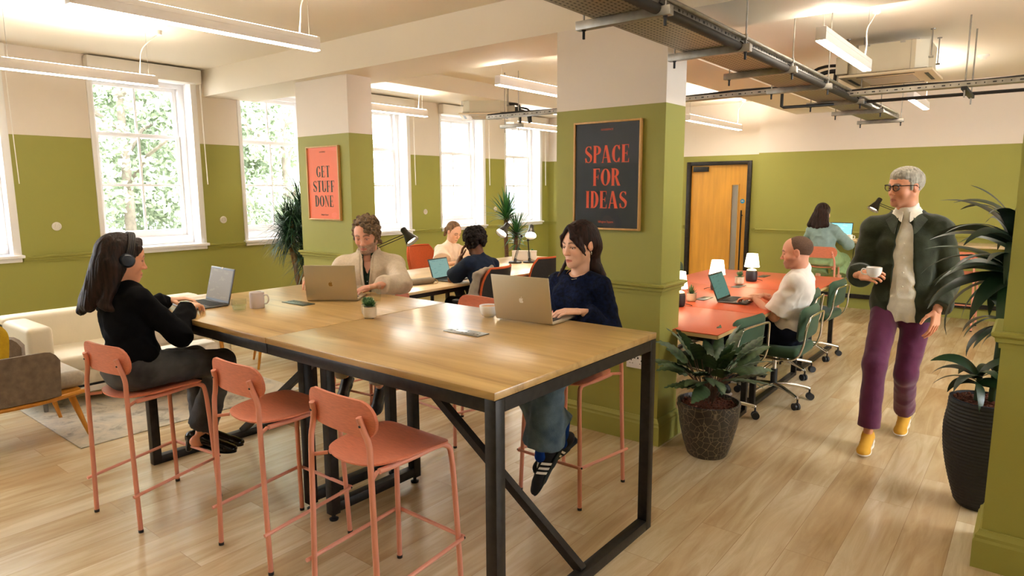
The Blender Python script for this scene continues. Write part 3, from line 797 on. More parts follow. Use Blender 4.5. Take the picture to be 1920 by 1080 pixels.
# ---------------------------------------------------------------- poster lettering
def glyph(ch):
    """strokes of a heavy condensed wedge-serif capital in a unit-high cell: list of polygons; returns (polys, width)"""
    P = []; S = .155; t = .042
    def rect(x0, y0, x1, y1): P.append([(x0, y0), (x1, y0), (x1, y1), (x0, y1)])
    def serif(x, y, w, d):   # wedge serif at a stem foot (d=1) or head (d=-1)
        P.append([(x - w / 2, y), (x + w / 2, y), (x + w * .22, y + d * .055), (x - w * .22, y + d * .055)])
    def stem(x, y0=0, y1=1, w=S, sf=True):
        P.append([(x - w / 2, y0), (x + w / 2, y0), (x + w / 2, y1), (x - w / 2, y1)])
        if sf: serif(x, y0, w * 1.6, 1); serif(x, y1, w * 1.6, -1)
    def stroke(pts):   # (x, y, halfwidth-x, halfwidth-y)
        for a, b in zip(pts, pts[1:]):
            d = Vector((b[0] - a[0], b[1] - a[1])); 
            if d.length < 1e-6: continue
            n = Vector((-d.y, d.x)).normalized()
            P.append([(a[0] - n.x * a[2], a[1] - n.y * a[2]), (b[0] - n.x * b[2], b[1] - n.y * b[2]), (b[0] + n.x * b[2], b[1] + n.y * b[2]), (a[0] + n.x * a[2], a[1] + n.y * a[2])])
            for c in (a, b): P.append([(c[0] + c[2] * math.cos(k * math.pi / 5), c[1] + c[2] * math.sin(k * math.pi / 5)) for k in range(10)])
    def arc(cx, cy, rx, ry, a0, a1, wmax=.082, wmin=.02, n=18):
        pts = []
        for k in range(n + 1):
            a = R(a0 + (a1 - a0) * k / n); w = wmin + (wmax - wmin) * abs(math.cos(a)) ** 1.4
            pts.append((cx + rx * math.cos(a), cy + ry * math.sin(a), w))
        stroke(pts)
    if ch == 'S':
        arc(.26, .745, .165, .215, 35, 180, .05, .02); stroke([(.095, .745, .05), (.115, .66, .075), (.20, .565, .085), (.31, .475, .088), (.395, .38, .08), (.41, .27, .06)])
        arc(.25, .255, .165, .215, -180, 0, .05, .02); P.append([(.37, .98), (.41, .98), (.41, .74), (.37, .80)]); P.append([(.06, .02), (.10, .02), (.10, .20), (.06, .27)]); return P, .48
    if ch == 'P': stem(.12); arc(.20, .73, .20, .235, -90, 90); rect(.12, .96, .22, 1); rect(.12, .475, .22, .515); return P, .47
    if ch == 'R': stem(.12); arc(.19, .745, .19, .22, -90, 90); rect(.12, .96, .22, 1); rect(.12, .505, .22, .545); P.append([(.22, .53), (.34, .53), (.56, 0), (.38, 0)]); return P, .54
    if ch == 'A':
        P.append([(.19, 1), (.33, 1), (.56, 0), (.38, 0)]); P.append([(.20, .98), (.25, .88), (.095, 0), (.045, 0)]); rect(.12, .28, .42, .32); serif(.07, 0, .15, 1); serif(.47, 0, .27, 1); return P, .58
    if ch == 'C':
        arc(.27, .5, .19, .465, 42, 318); P.append([(.40, .99), (.44, .99), (.44, .66), (.40, .74)]); P.append([(.40, .01), (.44, .01), (.44, .33), (.40, .26)]); return P, .50
    if ch == 'G':
        arc(.27, .5, .19, .465, 42, 318); P.append([(.40, .99), (.44, .99), (.44, .66), (.40, .74)]); rect(.35, .08, .47, .46); rect(.29, .43, .51, .46); return P, .54
    if ch == 'E':
        stem(.12); rect(.12, .955, .42, 1); rect(.12, 0, .43, .045); rect(.12, .49, .34, .53); P.append([(.38, 1), (.42, 1), (.42, .74), (.38, .86)]); P.append([(.39, 0), (.44, 0), (.44, .27), (.39, .14)]); P.append([(.31, .40), (.345, .36), (.345, .66), (.31, .62)]); return P, .48
    if ch == 'F':
        stem(.12); rect(.12, .955, .42, 1); rect(.12, .49, .34, .53); P.append([(.38, 1), (.42, 1), (.42, .74), (.38, .86)]); P.append([(.31, .40), (.345, .36), (.345, .66), (.31, .62)]); return P, .45
    if ch == 'O': arc(.28, .5, .20, .465, 0, 360, .085, .02, 36); return P, .56
    if ch == 'D': stem(.12); arc(.18, .5, .24, .48, -90, 90, .085, .02, 24); rect(.10, .96, .20, 1); rect(.10, 0, .20, .04); return P, .52
    if ch == 'I': stem(.12); return P, .24
    if ch == 'T': stem(.25, 0, 1, S, False); serif(.25, 0, .27, 1); rect(.03, .955, .47, 1); P.append([(.03, 1), (.07, 1), (.07, .87), (.03, .76)]); P.append([(.43, 1), (.47, 1), (.47, .76), (.43, .87)]); return P, .50
    if ch == 'U': stem(.12, .25, 1, S, False); serif(.12, 1, .25, -1); arc(.27, .26, .15, .235, 180, 360, .08, .02); rect(.40, .25, .44, 1); serif(.42, 1, .13, -1); return P, .52
    if ch == 'N': rect(.08, 0, .115, 1); serif(.098, 0, .14, 1); P.append([(.03, 1), (.19, 1), (.45, 0), (.40, 0)]); P.append([(.10, 1), (.20, 1), (.47, .03), (.40, .0)]); rect(.41, 0, .45, 1); serif(.43, 1, .14, -1); return P, .53
    return P, .3
def small_text(body, size, material, parent, loc, name, rx=R(90), sx=1.0, rz=0):
    cu = D.curves.new('lettering', 'FONT'); cu.body = body; cu.size = size; cu.align_x = 'CENTER'; cu.extrude = .0003; cu.resolution_u = 2
    o = D.objects.new('lettering', cu); COL.objects.link(o)
    bpy.context.view_layer.update()
    me = D.meshes.new_from_object(o.evaluated_get(bpy.context.evaluated_depsgraph_get()))
    D.objects.remove(o); me.name = name; me.materials.clear(); me.materials.append(material)
    n = D.objects.new(name, me); COL.objects.link(n); n.parent = parent; n.location = loc; n.rotation_euler = (rx, 0, rz); n.scale = (sx, 1, 1)
    return n
def poster(label, loc, lines, ground, ink, W=.50, H=.70, tops=None, lh=.11, wx=1.12):
    t = thing('framed_poster', label, 'poster', loc, 0, 'framed slogan posters on the pillars')
    f = .012; mb = MB()
    mb.box2((-W / 2, -.028, -H / 2), (-W / 2 + f, 0, H / 2), .0015); mb.box2((W / 2 - f, -.028, -H / 2), (W / 2, 0, H / 2), .0015)
    mb.box2((-W / 2 + f + .0002, -.028, H / 2 - f), (W / 2 - f - .0002, 0, H / 2), .0015); mb.box2((-W / 2 + f + .0002, -.028, -H / 2), (W / 2 - f - .0002, 0, -H / 2 + f), .0015)
    mb.build('frame', mat('light_oak_frame', srgb(206, 160, 96), .45, nscale=6, namt=.1, stretch=(8, 8, 1)), t)
    MB().box2((-W / 2 + f, -.016, -H / 2 + f), (W / 2 - f, -.004, H / 2 - f)).build('print', ground, t, 0)
    for li, (txt, zt) in enumerate(zip(lines, tops)):
        gl = [glyph(c) for c in txt]; gap = .045; tw = (sum(w for _, w in gl) + gap * (len(gl) - 1)) * wx
        sc = lh; x = -tw * sc / 2; mb = MB(); k = 0
        for (ps, w) in gl:
            for p in ps:
                A = [(x + px * sc * wx, zt - lh + py * sc) for px, py in p]
                ar = sum(A[i][0] * A[(i + 1) % len(A)][1] - A[(i + 1) % len(A)][0] * A[i][1] for i in range(len(A)))
                if ar < 0: A = A[::-1]
                yy = -.0164 - k * 2e-6; k += 1
                mb.add([(a, yy, b) for a, b in A], [tuple(range(len(A)))])
            x += (w + gap) * sc * wx
        mb.build('slogan_line', ink, t, 0)
    small_text('GOODSPACE', .017, ink, t, (0, -.0165, H / 2 - .06), 'heading', sx=.9)
    small_text('Islington Square', .021, ink, t, (0, -.0165, -H / 2 + .045), 'caption', sx=.85)
    gm = thin_glass('poster_glazing', (1, 1, 1), .02, 1.4)
    MB().box2((-W / 2 + f, -.0215, -H / 2 + f), (W / 2 - f, -.020, H / 2 - f)).build('glazing', gm, t, 0)
M_ink_o = mat('orange_ink', srgb(232, 92, 58), .7)
M_ink_g = mat('dark_green_ink', srgb(48, 62, 48), .7)
poster('black framed poster reading SPACE FOR IDEAS on the central pillar', (-2.245, 3.83, 1.745), ['SPACE', 'FOR', 'IDEAS'], mat('black_print', srgb(12, 19, 22), .5), M_ink_o, tops=[.196, .048, -.098], lh=.112)
poster('orange framed poster reading GET STUFF DONE on the far pillar', (-5.42, 3.93, 1.725), ['GET', 'STUFF', 'DONE'], mat('orange_print', srgb(238, 112, 66), .5), M_ink_g, tops=[.165, .025, -.115], lh=.108, wx=1.22)
# ================================================================ LOUNGE CORNER
M_sofa = mat('cream_leather', srgb(222, 212, 190), .5, nscale=5, namt=.03, bump=.05, bscale=60)
M_greyfab = mat('grey_brown_wool', srgb(116, 100, 84), .9, nscale=22, namt=.22, bump=.25, bscale=120, sheen=.3)
M_seatfab = mat('light_grey_wool', srgb(168, 158, 142), .9, nscale=60, namt=.08, bump=.2, bscale=200, sheen=.3)
M_beech = mat('golden_beech', srgb(196, 132, 44), .4, nscale=5, namt=.12, stretch=(6, 6, 1))
t = thing('sofa', 'cream leather box sofa along the window wall behind the headphone woman', 'sofa', (-6.1, 2.28, 0))
MB().box2((-.36, -.78, .16), (.36, .78, .29), .02).build('base', M_sofa, t)
MB().box2((-.20, -.60, .28), (.385, .60, .405), .035, seg=4).build('seat_cushion', M_sofa, t)
MB().box2((-.38, -.78, .18), (-.17, .78, .68), .035, seg=4).build('backrest', M_sofa, t)
for s in (-1, 1): MB().box2((-.36, s * .78 - (.17 if s > 0 else 0), .17), (.37, s * .78 + (.17 if s < 0 else 0), .66), .035, seg=4).build('armrest', M_sofa, t)
mb = MB(); mb.box2((-.34, -.76, .145), (.35, .76, .162)); mb.build('base_trim', M_blackplastic, t)
mb = MB(); mb.box2((-.35, -.77, .10), (.365, .77, .145), .004); mb.build('plinth_rail', M_alu, t)
for x in (-.30, .33):
    for s in (-1, 1): MB().tube([(x, s * .70, 0), (x, s * .70, .12)], [.014, .02], 10).build('leg', mat('grey_metal', srgb(130, 128, 124), .4, .5), t)
# armchair at the left edge, facing the window end of the room
t = thing('armchair', 'grey wool armchair with beech legs at the left edge', 'armchair', (-5.27, 1.22, 0), 0)
mb = MB()
def wrap(u, v):
    a = R(-208 + 236 * u)           # from the front of one arm round the back to the other
    rx, ry = .335, .36
    x = rx * (abs(math.cos(a)) ** .45) * math.copysign(1, math.cos(a)); y = ry * (abs(math.sin(a)) ** .6) * math.copysign(1, math.sin(a))
    bk = max(0, -math.sin(a)); top = .64 + .10 * bk ** 2 - .07 * max(0, 1 - min(u, 1 - u) / .06) ** 2; z = .33 + (top - .33) * v
    sp = 1 + .04 * v
    return (x * sp, y * sp - .02, z), (x, y, 0.05)
mb.shell(wrap, 48, 6, .055); mb.build('shell', M_greyfab, t, 60)
mb = MB(); mb.box((0, .07, .405), (.56, .66, .115), .05, seg=4); mb.build('seat_cushion', M_seatfab, t)
mb = MB(); mb.tube(catmull([(.29, .40, .325), (.34, .1, .315), (.33, -.25, .32), (.2, -.40, .32), (0, -.42, .32), (-.2, -.40, .32), (-.33, -.25, .32), (-.34, .1, .315), (-.29, .40, .325)], 5), .016, 8); mb.box2((-.28, -.35, .30), (.28, .36, .345), .01)
mb.build('wooden_rail', M_beech, t)
for s in (-1, 1):
    MB().tube([(s * .23, .30, .33), (s * .275, .385, 0)], [.024, .011], 12).build('leg', M_beech, t)
    MB().tube([(s * .22, -.30, .33), (s * .26, -.40, 0)], [.024, .011], 12).build('leg', M_beech, t)
# cushion on it
t = thing('cushion', 'mustard yellow cushion with white stitched squares on the grey armchair', 'cushion', (-5.23, 1.07, .50), 0)
M_mus = mat('mustard_cotton', srgb(186, 150, 24), .9, nscale=40, namt=.08, bump=.2, bscale=150)
def pil(u, v):
    x = (u - .5) * .40 * (1 - .20 * (2 * v - 1) ** 4); z = (v - .5) * .36 * (1 - .20 * (2 * u - 1) ** 4); e = max(abs(u - .5), abs(v - .5)) * 2; th = .06 * max(0, 1 - e ** 3.5)
    return x, z, th
vs = []; fs = []; n = 14
for sg in (1, -1):
    for i in range(n + 1):
        for j in range(n + 1):
            x, z, th = pil(i / n, j / n); vs.append((x, sg * th, z))
W_ = n + 1
for k in (0, 1):
    for i in range(n):
        for j in range(n):
            a = k * W_ * W_ + i * W_ + j; q = (a, a + 1, a + W_ + 1, a + W_); fs.append(q if k == 0 else q[::-1])
MT = T(0, 0, .16) @ rotm(R(-20), 0, R(60))
MB().add(vs, fs, MT).build('cover', M_mus, t, 80)
mb = MB()
for i in range(6):
    for j in range(5):
        x = -.07 + i * .028; z = -.10 + j * .042
        u = x / .40 + .5; v = z / .34 + .5; th = pil(u, v)[2] + .0015
        mb.box((x, th, z), (.012 + .006 * ((i + j) % 2), .003, .030), .001, MT); mb.box((x, -th, z), (.012 + .006 * ((i + j) % 2), .003, .030), .001, MT)
mb.build('stitched_squares', mat('pale_embroidery', srgb(222, 206, 176), .9), t)
# rug
def rug_mat():
    m = D.materials.new('faded_rug'); m.use_nodes = True; nt = m.node_tree; N = nt.nodes; L = nt.links; p = N['Principled BSDF']; p.inputs['Roughness'].default_value = .95
    tc = N.new('ShaderNodeTexCoord'); n1 = N.new('ShaderNodeTexNoise'); n1.inputs['Scale'].default_value = 5; n1.inputs['Detail'].default_value = 9; n1.inputs['Roughness'].default_value = .7; n1.inputs['Distortion'].default_value = .6
    L.new(tc.outputs['Object'], n1.inputs['Vector']); cr = N.new('ShaderNodeValToRGB'); e = cr.color_ramp.elements
    e[0].position = .36; e[0].color = (*srgb(138, 134, 124), 1); e[1].position = .62; e[1].color = (*srgb(202, 192, 172), 1); x = e.new(.47); x.color = (*srgb(184, 178, 164), 1)
    L.new(n1.outputs['Fac'], cr.inputs['Fac']); L.new(cr.outputs[0], p.inputs['Base Color']); return m
t = tag(MB().box2((-6.0, 1.47, .0005), (-4.76, 3.12, .008), .002).build('rug', rug_mat(), None), 'faded cream and grey patterned rug under the lounge seats', 'rug')
# second lounge chair: white cushion back in a beech frame, seen behind the typing hands
t = thing('lounge_chair', 'beech framed lounge chair with white back cushion behind the typing hands', 'armchair', (-5.45, 2.42, 0), R(90))
for s in (-1, 1):
    MB().tube(catmull([(s * .30, -.27, 0), (s * .29, -.20, .40), (s * .285, -.22, .72), (s * .28, -.25, .82)], 5), [.016] * 16, 10).build('leg', M_beech, t)
    MB().tube([(s * .30, .27, 0), (s * .29, .25, .56)], .016, 10).build('leg', M_beech, t)
    MB().bar((s * .29, -.22, .565), (s * .29, .29, .575), .04, .02, .006).build('arm', M_beech, t)
MB().box((0, -.17, .68), (.60, .12, .36), .05, rotm(R(6)), 4).build('back_cushion', mat('white_canvas', srgb(236, 230, 218), .8, nscale=30, namt=.04), t)
MB().box((0, .03, .37), (.54, .50, .12), .04, seg=4).build('seat_cushion', MATS['white_canvas'], t)
mb = MB(); mb.box2((-.29, -.24, .28), (.29, .27, .315), .006); mb.build('seat_frame', M_beech, t)
# low table with splayed legs by the rug
t = thing('coffee_table', 'low round beech table with splayed legs, seen beneath the high table', 'coffee table', (-5.72, 3.52, 0))
MB().lathe([(0, .42), (.36, .42), (.37, .43), (.365, .445), (0, .448)], n=36).build('tabletop', M_beech, t)
for a in (200, 290, 20, 110):
    c, s = math.cos(R(a)), math.sin(R(a)); MB().tube([(c * .20, s * .20, .42), (c * .30, s * .30, 0)], [.02, .011], 10).build('leg', M_beech, t)

# ================================================================ ORANGE MEETING TABLE
M_orange = mat('terracotta_linoleum', srgb(206, 92, 56), .42, nscale=50, namt=.03)
M_ply = mat('birch_ply_edge', srgb(206, 172, 116), .5)
def orange_table(y0, y1, label):
    t = thing('meeting_table', label, 'table', (-2.24, (y0 + y1) / 2, 0), 0, 'terracotta meeting tables pushed together'); h = (y1 - y0) / 2 - .002
    MB().box2((-.70, -h, .735), (.70, h, .741), .001).build('linoleum_top', M_orange, t)
    MB().box2((-.70, -h, .712), (.70, h, .7345)).build('ply_edge', M_ply, t)
    for x in (-.62, .62):
        for y in (-h + .09, h - .09):
            MB().box2((x - .02, y - .02, 0), (x + .02, y + .02, .711), .002).build('leg', M_black, t)
    for x in (-.62, .62): MB().box2((x - .02, -h + .11, .0), (x + .02, h - .11, .03)).build('floor_rail', M_black, t); MB().box2((x - .018, -h + .11, .672), (x + .018, h - .11, .711)).build('top_rail', M_black, t)
    for y in (-h + .09, h - .09): MB().box2((-.60, y - .018, .672), (.60, y + .018, .711)).build('top_rail', M_black, t)
    return t
orange_table(4.02, 4.90, 'terracotta-topped meeting table end nearest the leafy cracked-glaze pot')
orange_table(4.905, 6.18, 'terracotta-topped meeting table with the open laptop of the white T-shirt man')
orange_table(6.185, 7.46, 'terracotta-topped meeting table farthest away, toward the oak door')

# green office chairs
M_velvet = mat('forest_green_velvet', srgb(48, 76, 52), .85, nscale=9, namt=.15, sheen=.12, bump=.05, bscale=120)
G_gc = 'green office chairs round the terracotta tables'
def office_chair():
    t = thing('office_chair', '', 'office chair', (0, 0, 0), 0, G_gc)
    MB().box((0, .0, .435), (.46, .46, .085), .035, seg=4).build('seat', M_velvet, t)
    def bk(u, v):
        x = (u - .5) * .43; z = .535 + .245 * v; return (x, -.235 + .22 * x * x - .05 * (z - .535), z), (0, 1, .1)
    mb = MB(); vs = []
    # padded back: thick shell with rounded corners
    n, m_ = 18, 10; fs = []
    def P_(u, v, s):
        x = (u - .5) * .44; z = (v - .5) * .26
        ex = abs(u - .5) * 2; ez = abs(v - .5) * 2
        th = .034 * (max(0, 1 - ex ** 6) * max(0, 1 - ez ** 5)) ** .5
        cr = max(0, ex ** 8 * ez ** 8)
        x *= 1 - .05 * cr; z *= 1 - .10 * cr
        return (x, -.245 + .35 * x * x - .06 * z + s * th, .655 + z)
    for s in (1, -1):
        for i in range(n + 1):
            for j in range(m_ + 1): vs.append(P_(i / n, j / m_, s))
    W2 = m_ + 1; K = (n + 1) * W2
    for k in (0, 1):
        for i in range(n):
            for j in range(m_):
                a = k * K + i * W2 + j; q = (a, a + 1, a + W2 + 1, a + W2); fs.append(q if k == 0 else q[::-1])
    mb.add(vs, fs).build('backrest', M_velvet, t, 80)
    mb = MB()
    for s in (-1, 1):
        mb.tube(catmull([(s * .20, .12, .385), (s * .235, -.10, .385), (s * .240, -.215, .41), (s * .238, -.262, .50), (s * .225, -.275, .62), (s * .20, -.288, .70), (s * .16, -.292, .722), (0, -.295, .726)], 5), .0085, 8)
    mb.build('chrome_frame', M_chrome, t, 60)
    mb = MB(); mb.tube([(0, 0, .40), (0, 0, .24)], .016, 14); mb.box2((-.09, -.09, .375), (.09, .09, .393), .004); mb.build('gas_lift', M_chrome, t)
    mb = MB(); mb.tube([(0, 0, .25), (0, 0, .10)], .026, 14); mb.build('column_sleeve', M_blackplastic, t)
    for k in range(5):
        a = R(18 + 72 * k); c, s = math.cos(a), math.sin(a)
        l = MB().tube(catmull([(c * .02, s * .02, .125), (c * .14, s * .14, .118), (c * .27, s * .27, .092), (c * .285, s * .285, .082)], 4), [.020, .019, .018, .017, .016, .015, .0145, .014, .014, .014, .013, .012, .011][:13], 10).build('base_spoke', M_chrome, t)
        mb = MB(); mb.tube([(c * .285, s * .285, .092), (c * .285, s * .285, .055)], .007, 8); X_ = frame((c * .285 + s * .012, s * .285 - c * .012, .0275), (-s, c, 0))
        for o in (-.014, .014): mb.tube([(o - .008, 0, 0), (o + .008, 0, 0)], .0275, 18, M=X_)
        mb.build('caster', M_blackplastic, l)
    return t
oc = office_chair()
oc.location = (-1.55, 5.28, 0); oc.rotation_euler = (0, 0, R(90)); oc['label'] = 'green office chair the man in the white T-shirt sits on'
dup(oc, (-1.76, 4.60, 0), R(82), 'empty green office chair nearest the camera, behind the cracked-glaze pot')
dup(oc, (-1.74, 6.12, 0), R(95), 'empty green office chair mostly hidden behind the white T-shirt man')
dup(oc, (-1.72, 6.95, 0), R(86), 'empty green office chair under the far right table corner, below the far stool')
dup(oc, (-3.12, 7.42, 0), R(-80), 'green office chair across the table, only its top showing before the door')

# wall desk at the back with stools
t = thing('counter_desk', 'long slim counter desk fixed along the back wall behind the walking man', 'desk', (-1.3, 9.83, 0))
MB().box2((-1.12, -.27, .945), (1.1, .285, .972), .003).build('worktop', mat('pale_oak_laminate', srgb(198, 176, 140), .4, nscale=4, namt=.06, stretch=(1, 8, 8)), t)
for x in (-1.08, .12, 1.06): MB().box2((x - .02, .20, .0), (x + .02, .24, .944)).build('leg', M_black, t)
MB().box2((-1.06, .20, .15), (1.04, .24, .205)).build('foot_rail', M_black, t)
st_far = copy_tree(st0); st_far.location = (-2.19, 9.26, 0); st_far.rotation_euler = (0, 0, R(4)); st_far['label'] = 'orange stool under the woman in the light blue shirt at the wall desk'; st_far['group'] = 'stools at the wall desk'
dup(st_far, (-.72, 9.45, 0), R(-3), 'orange stool at the wall desk, seen between the walking man and the tall plant')

# ================================================================ LIGHT OAK BENCH DESKS (left back)
M_ltop = oak_top('light_oak_top', srgb(196, 166, 122), srgb(212, 184, 142), srgb(224, 198, 158), axis=1, rough=.3)
def bench(x0, x1, y0, y1, label):
    t = thing('bench_desk', label, 'desk', ((x0 + x1) / 2, (y0 + y1) / 2, 0), 0, 'light oak bench desks back to back'); hx, hy = (x1 - x0) / 2 - .003, (y1 - y0) / 2
    MB().box2((-hx, -hy, .716), (hx, hy, .741), .003).build('desktop', M_ltop, t)
    for x in (-hx + .04, hx - .04):
        for y in (-hy + .05, 0, hy - .05): MB().box2((x - .02, y - .02, 0), (x + .02, y + .02, .715), .002).build('leg', M_black, t)
    for q in (-1, 1): MB().box2((q * (hx - .065), -hy + .03, .67), (q * (hx - .035), hy - .03, .7155)).build('frame_rail', M_black, t)
bench(-5.05, -4.40, 3.98, 7.42, 'light oak bench desk on the near side, with laptop, pouch and black lamp')
bench(-5.71, -5.06, 4.26, 7.42, 'light oak bench desk on the window side, before the pale blouse woman')
M_orfab = mat('burnt_orange_fabric', srgb(188, 84, 40), .8, nscale=60, namt=.08, bump=.1, bscale=200)
M_mesh = mat('black_mesh_fabric', srgb(30, 26, 24), .7, nscale=80, namt=.3)
G_tc = 'black shelled task chairs with orange padding'
def task_chair():
    t = thing('task_chair', '', 'office chair', (0, 0, 0), 0, G_tc)
    def bk(u, v, off=0):
        a = (u - .5) * 2; z = .50 + .44 * v; w = .27 * (1 - .25 * (1 - v) ** 2 - .30 * v ** 5)
        x = a * w; y = -.22 + .30 * a * a * w * 1.1 - .10 * (v - .3) + off
        return (x, y, z), (-a * .6, 1, .12)
    MB().shell(lambda u, v: bk(u, v), 20, 10, .012).build('back_shell', M_mesh, t, 60)
    MB().shell(lambda u, v: bk(.02 + u * .96, .02 + v * .96, .018), 20, 10, .018).build('back_pad', M_orfab, t, 60)
    rim = [bk(0, v / 8)[0] for v in range(9)] + [bk(u / 10, 1)[0] for u in range(1, 11)] + [bk(1, 1 - v / 8)[0] for v in range(1, 9)]
    MB().tube(rim, .011, 8).build('rim', M_orfab, t)
    MB().box((0, 0, .455), (.46, .44, .045), .02, seg=3).build('seat_pad', M_orfab, t)
    MB().box((0, 0, .415), (.45, .43, .035), .015).build('seat_pan', M_blackplastic, t)
    for s in (-1, 1):
        mb = MB(); mb.tube(catmull([(s * .22, -.02, .41), (s * .28, -.02, .44), (s * .285, -.02, .62)], 4), .013, 8); mb.box((s * .285, .0, .635), (.07, .24, .025), .01); mb.build('armrest', M_blackplastic, t)
    mb = MB(); mb.tube([(0, 0, .42), (0, 0, .10)], .024, 12); mb.tube(catmull([(0, -.12, .41), (0, -.25, .42), (0, -.262, .60)], 4), .02, 8); mb.build('column', M_blackplastic, t)
    for k in range(5):
        a = R(54 + 72 * k); c, s = math.cos(a), math.sin(a)
        l = MB().tube([(0, 0, .11), (c * .28, s * .28, .075)], [.022, .014], 8).build('base_spoke', M_blackplastic, t)
        mb = MB()
        X_ = frame((c * .28, s * .28, .0275), (-s, c, 0)); mb.tube([(-.02, 0, 0), (.02, 0, 0)], .0275, 14, M=X_); mb.build('caster', M_blackplastic, l)
    return t
tc_ = task_chair(); tc_.location = (-4.17, 4.75, 0); tc_.rotation_euler = (0, 0, R(100)); tc_['label'] = 'black shelled task chair with orange rim under the man in navy T-shirt'
dup(tc_, (-4.34, 5.80, 0), R(90), 'black shelled task chair with orange rim, partly hidden by the central pillar')
dup(tc_, (-6.12, 6.02, 0), R(-88), 'orange padded task chair under the woman in the pale blouse')
# ================================================================ LAPTOPS
M_alusilver = mat('silver_aluminium', srgb(196, 184, 158), .38, .55)
M_alugrey = mat('grey_aluminium', srgb(92, 90, 88), .38, .6)
M_keys = mat('keyboard_black', srgb(26, 26, 28), .6)
def screen_mat(name, c1, c2, s):
    m = D.materials.new(name); m.use_nodes = True; nt = m.node_tree; N = nt.nodes; L = nt.links; p = N['Principled BSDF']
    p.inputs['Base Color'].default_value = (.01, .01, .01, 1); p.inputs['Roughness'].default_value = .35; p.inputs['Specular IOR Level'].default_value = .12
    tc = N.new('ShaderNodeTexCoord'); mp = N.new('ShaderNodeMapping'); mp.inputs['Scale'].default_value = (14, 14, 60); L.new(tc.outputs['Object'], mp.inputs['Vector'])
    n1 = N.new('ShaderNodeTexNoise'); n1.inputs['Scale'].default_value = 1.0; n1.inputs['Detail'].default_value = 2; L.new(mp.outputs[0], n1.inputs['Vector'])
    cr = N.new('ShaderNodeValToRGB'); cr.color_ramp.interpolation = 'CONSTANT'; e = cr.color_ramp.elements; e[0].color = (*c1, 1); e[1].position = .60; e[1].color = (*c2, 1)
    L.new(n1.outputs['Fac'], cr.inputs['Fac']); L.new(cr.outputs[0], p.inputs['Emission Color']); p.inputs['Emission Strength'].default_value = s
    return m
def fruit_logo():
    """outline polygons of the bitten-apple emblem, about 1 unit high"""
    body = []
    def add(pts): body.extend(pts)
    ctrl = [(0, .30), (.12, .35), (.27, .33), (.36, .24), (.29, .13), (.27, -.02), (.31, -.16), (.40, -.22), (.31, -.42), (.18, -.50), (.05, -.47), (-.04, -.47), (-.16, -.50), (-.28, -.43), (-.38, -.24), (-.41, -.02), (-.37, .18), (-.26, .31), (-.12, .34)]
    pts = catmull([(x, y, 0) for x, y in ctrl + ctrl[:1]], 4)
    leaf = [(.0, .40), (.02, .50), (.09, .60), (.18, .64), (.17, .54), (.10, .44)]
    return [[(p.x, p.y) for p in pts], leaf]
def laptop(label, loc, rz, opening=108, w=.305, d=.212, body=None, scr=None, logo=None, cam_tag=False):
    body = body or M_alusilver
    t = thing('laptop', label, 'laptop', loc, rz, 'open laptops')
    b = MB().box2((-w / 2, -d, .002), (w / 2, .0, .013), .003).build('base', body, t)
    MB().box2((-w * .44, -d * .50, .0125), (w * .44, -d * .10, .0138), .0005).build('keyboard', M_keys, b)
    mb = MB()
    for r in range(5):
        for k in range(13):
            x = -w * .42 + k * w * .84 / 13; y = -d * .135 - r * d * .075; mb.box2((x, y - d * .06, .0138), (x + w * .84 / 13 - .003, y, .0148))
    mb.build('key', MATS['keyboard_black'], b); b.children[-1]['kind'] = 'stuff'
    MB().box2((-w * .16, -d * .95, .0126), (w * .16, -d * .56, .0133)).build('trackpad', body, b)
    ML = T(0, .002, .008) @ rotm(-R(opening - 90))
    l = MB().box2((-w / 2, -.0035, .0), (w / 2, .0035, d), .003, ML).build('lid', body, t)
    MB().box2((-w * .485, -.0042, .008), (w * .485, -.0034, d - .006), 0, ML).build('bezel', M_blackplastic, l)
    if scr: MB().box2((-w * .468, -.0048, .018), (w * .468, -.0041, d - .013), 0, ML).build('screen', scr, l, 0)
    if logo:
        mb = MB(); s = .030
        for poly in fruit_logo(): mb.prism([(-x * s, y * s + d * .47) for x, y in poly][::-1], 0, .0006, ML @ T(0, .0036, 0) @ rotm(R(90)) @ Matrix.Diagonal((1, 1, -1, 1)))
        mb.build('logo', logo, l, 0)
    if cam_tag: MB().box2((-.010, -.0055, d - .010), (.010, -.0035, d + .001), .001, ML).build('camera_cover', M_white, l)
    return t
M_logo_w = mat('white_logo', srgb(236, 234, 230), .4); M_logo_g = mat('gold_logo', srgb(150, 122, 70), .3, .6)
laptop('dark-framed laptop the headphone woman types on, its screen facing her', (-3.865, 1.985, .985), R(-3), 104, body=M_alugrey, scr=screen_mat('dim_tan_screen', srgb(140, 112, 66), srgb(158, 132, 84), .30), cam_tag=True)
laptop('silver laptop with a small golden apple emblem, in front of the bearded man', (-3.37, 2.46, .985), R(217), 101, w=.315, d=.222, logo=M_logo_g, scr=screen_mat('white_screen', srgb(200, 205, 210), srgb(150, 160, 170), 1.0))
laptop('silver laptop with a white apple emblem, in front of the woman in navy', (-2.035, 2.655, .985), R(185), 101, w=.345, d=.24, logo=M_logo_w, scr=MATS.get('x') or screen_mat('white_screen_b', srgb(200, 205, 210), srgb(150, 160, 170), 1.0))
laptop('dark grey laptop with teal screen on the terracotta table', (-2.01, 5.37, .741), R(92), 112, w=.325, d=.23, body=M_alugrey, scr=screen_mat('teal_screen', srgb(78, 118, 108), srgb(64, 100, 92), .6))
laptop('grey laptop with pale blue screen before the man in navy T-shirt', (-4.80, 4.88, .741), R(96), 108, w=.31, d=.22, body=M_alugrey, scr=screen_mat('pale_blue_screen', srgb(118, 150, 142), srgb(104, 136, 130), .65))
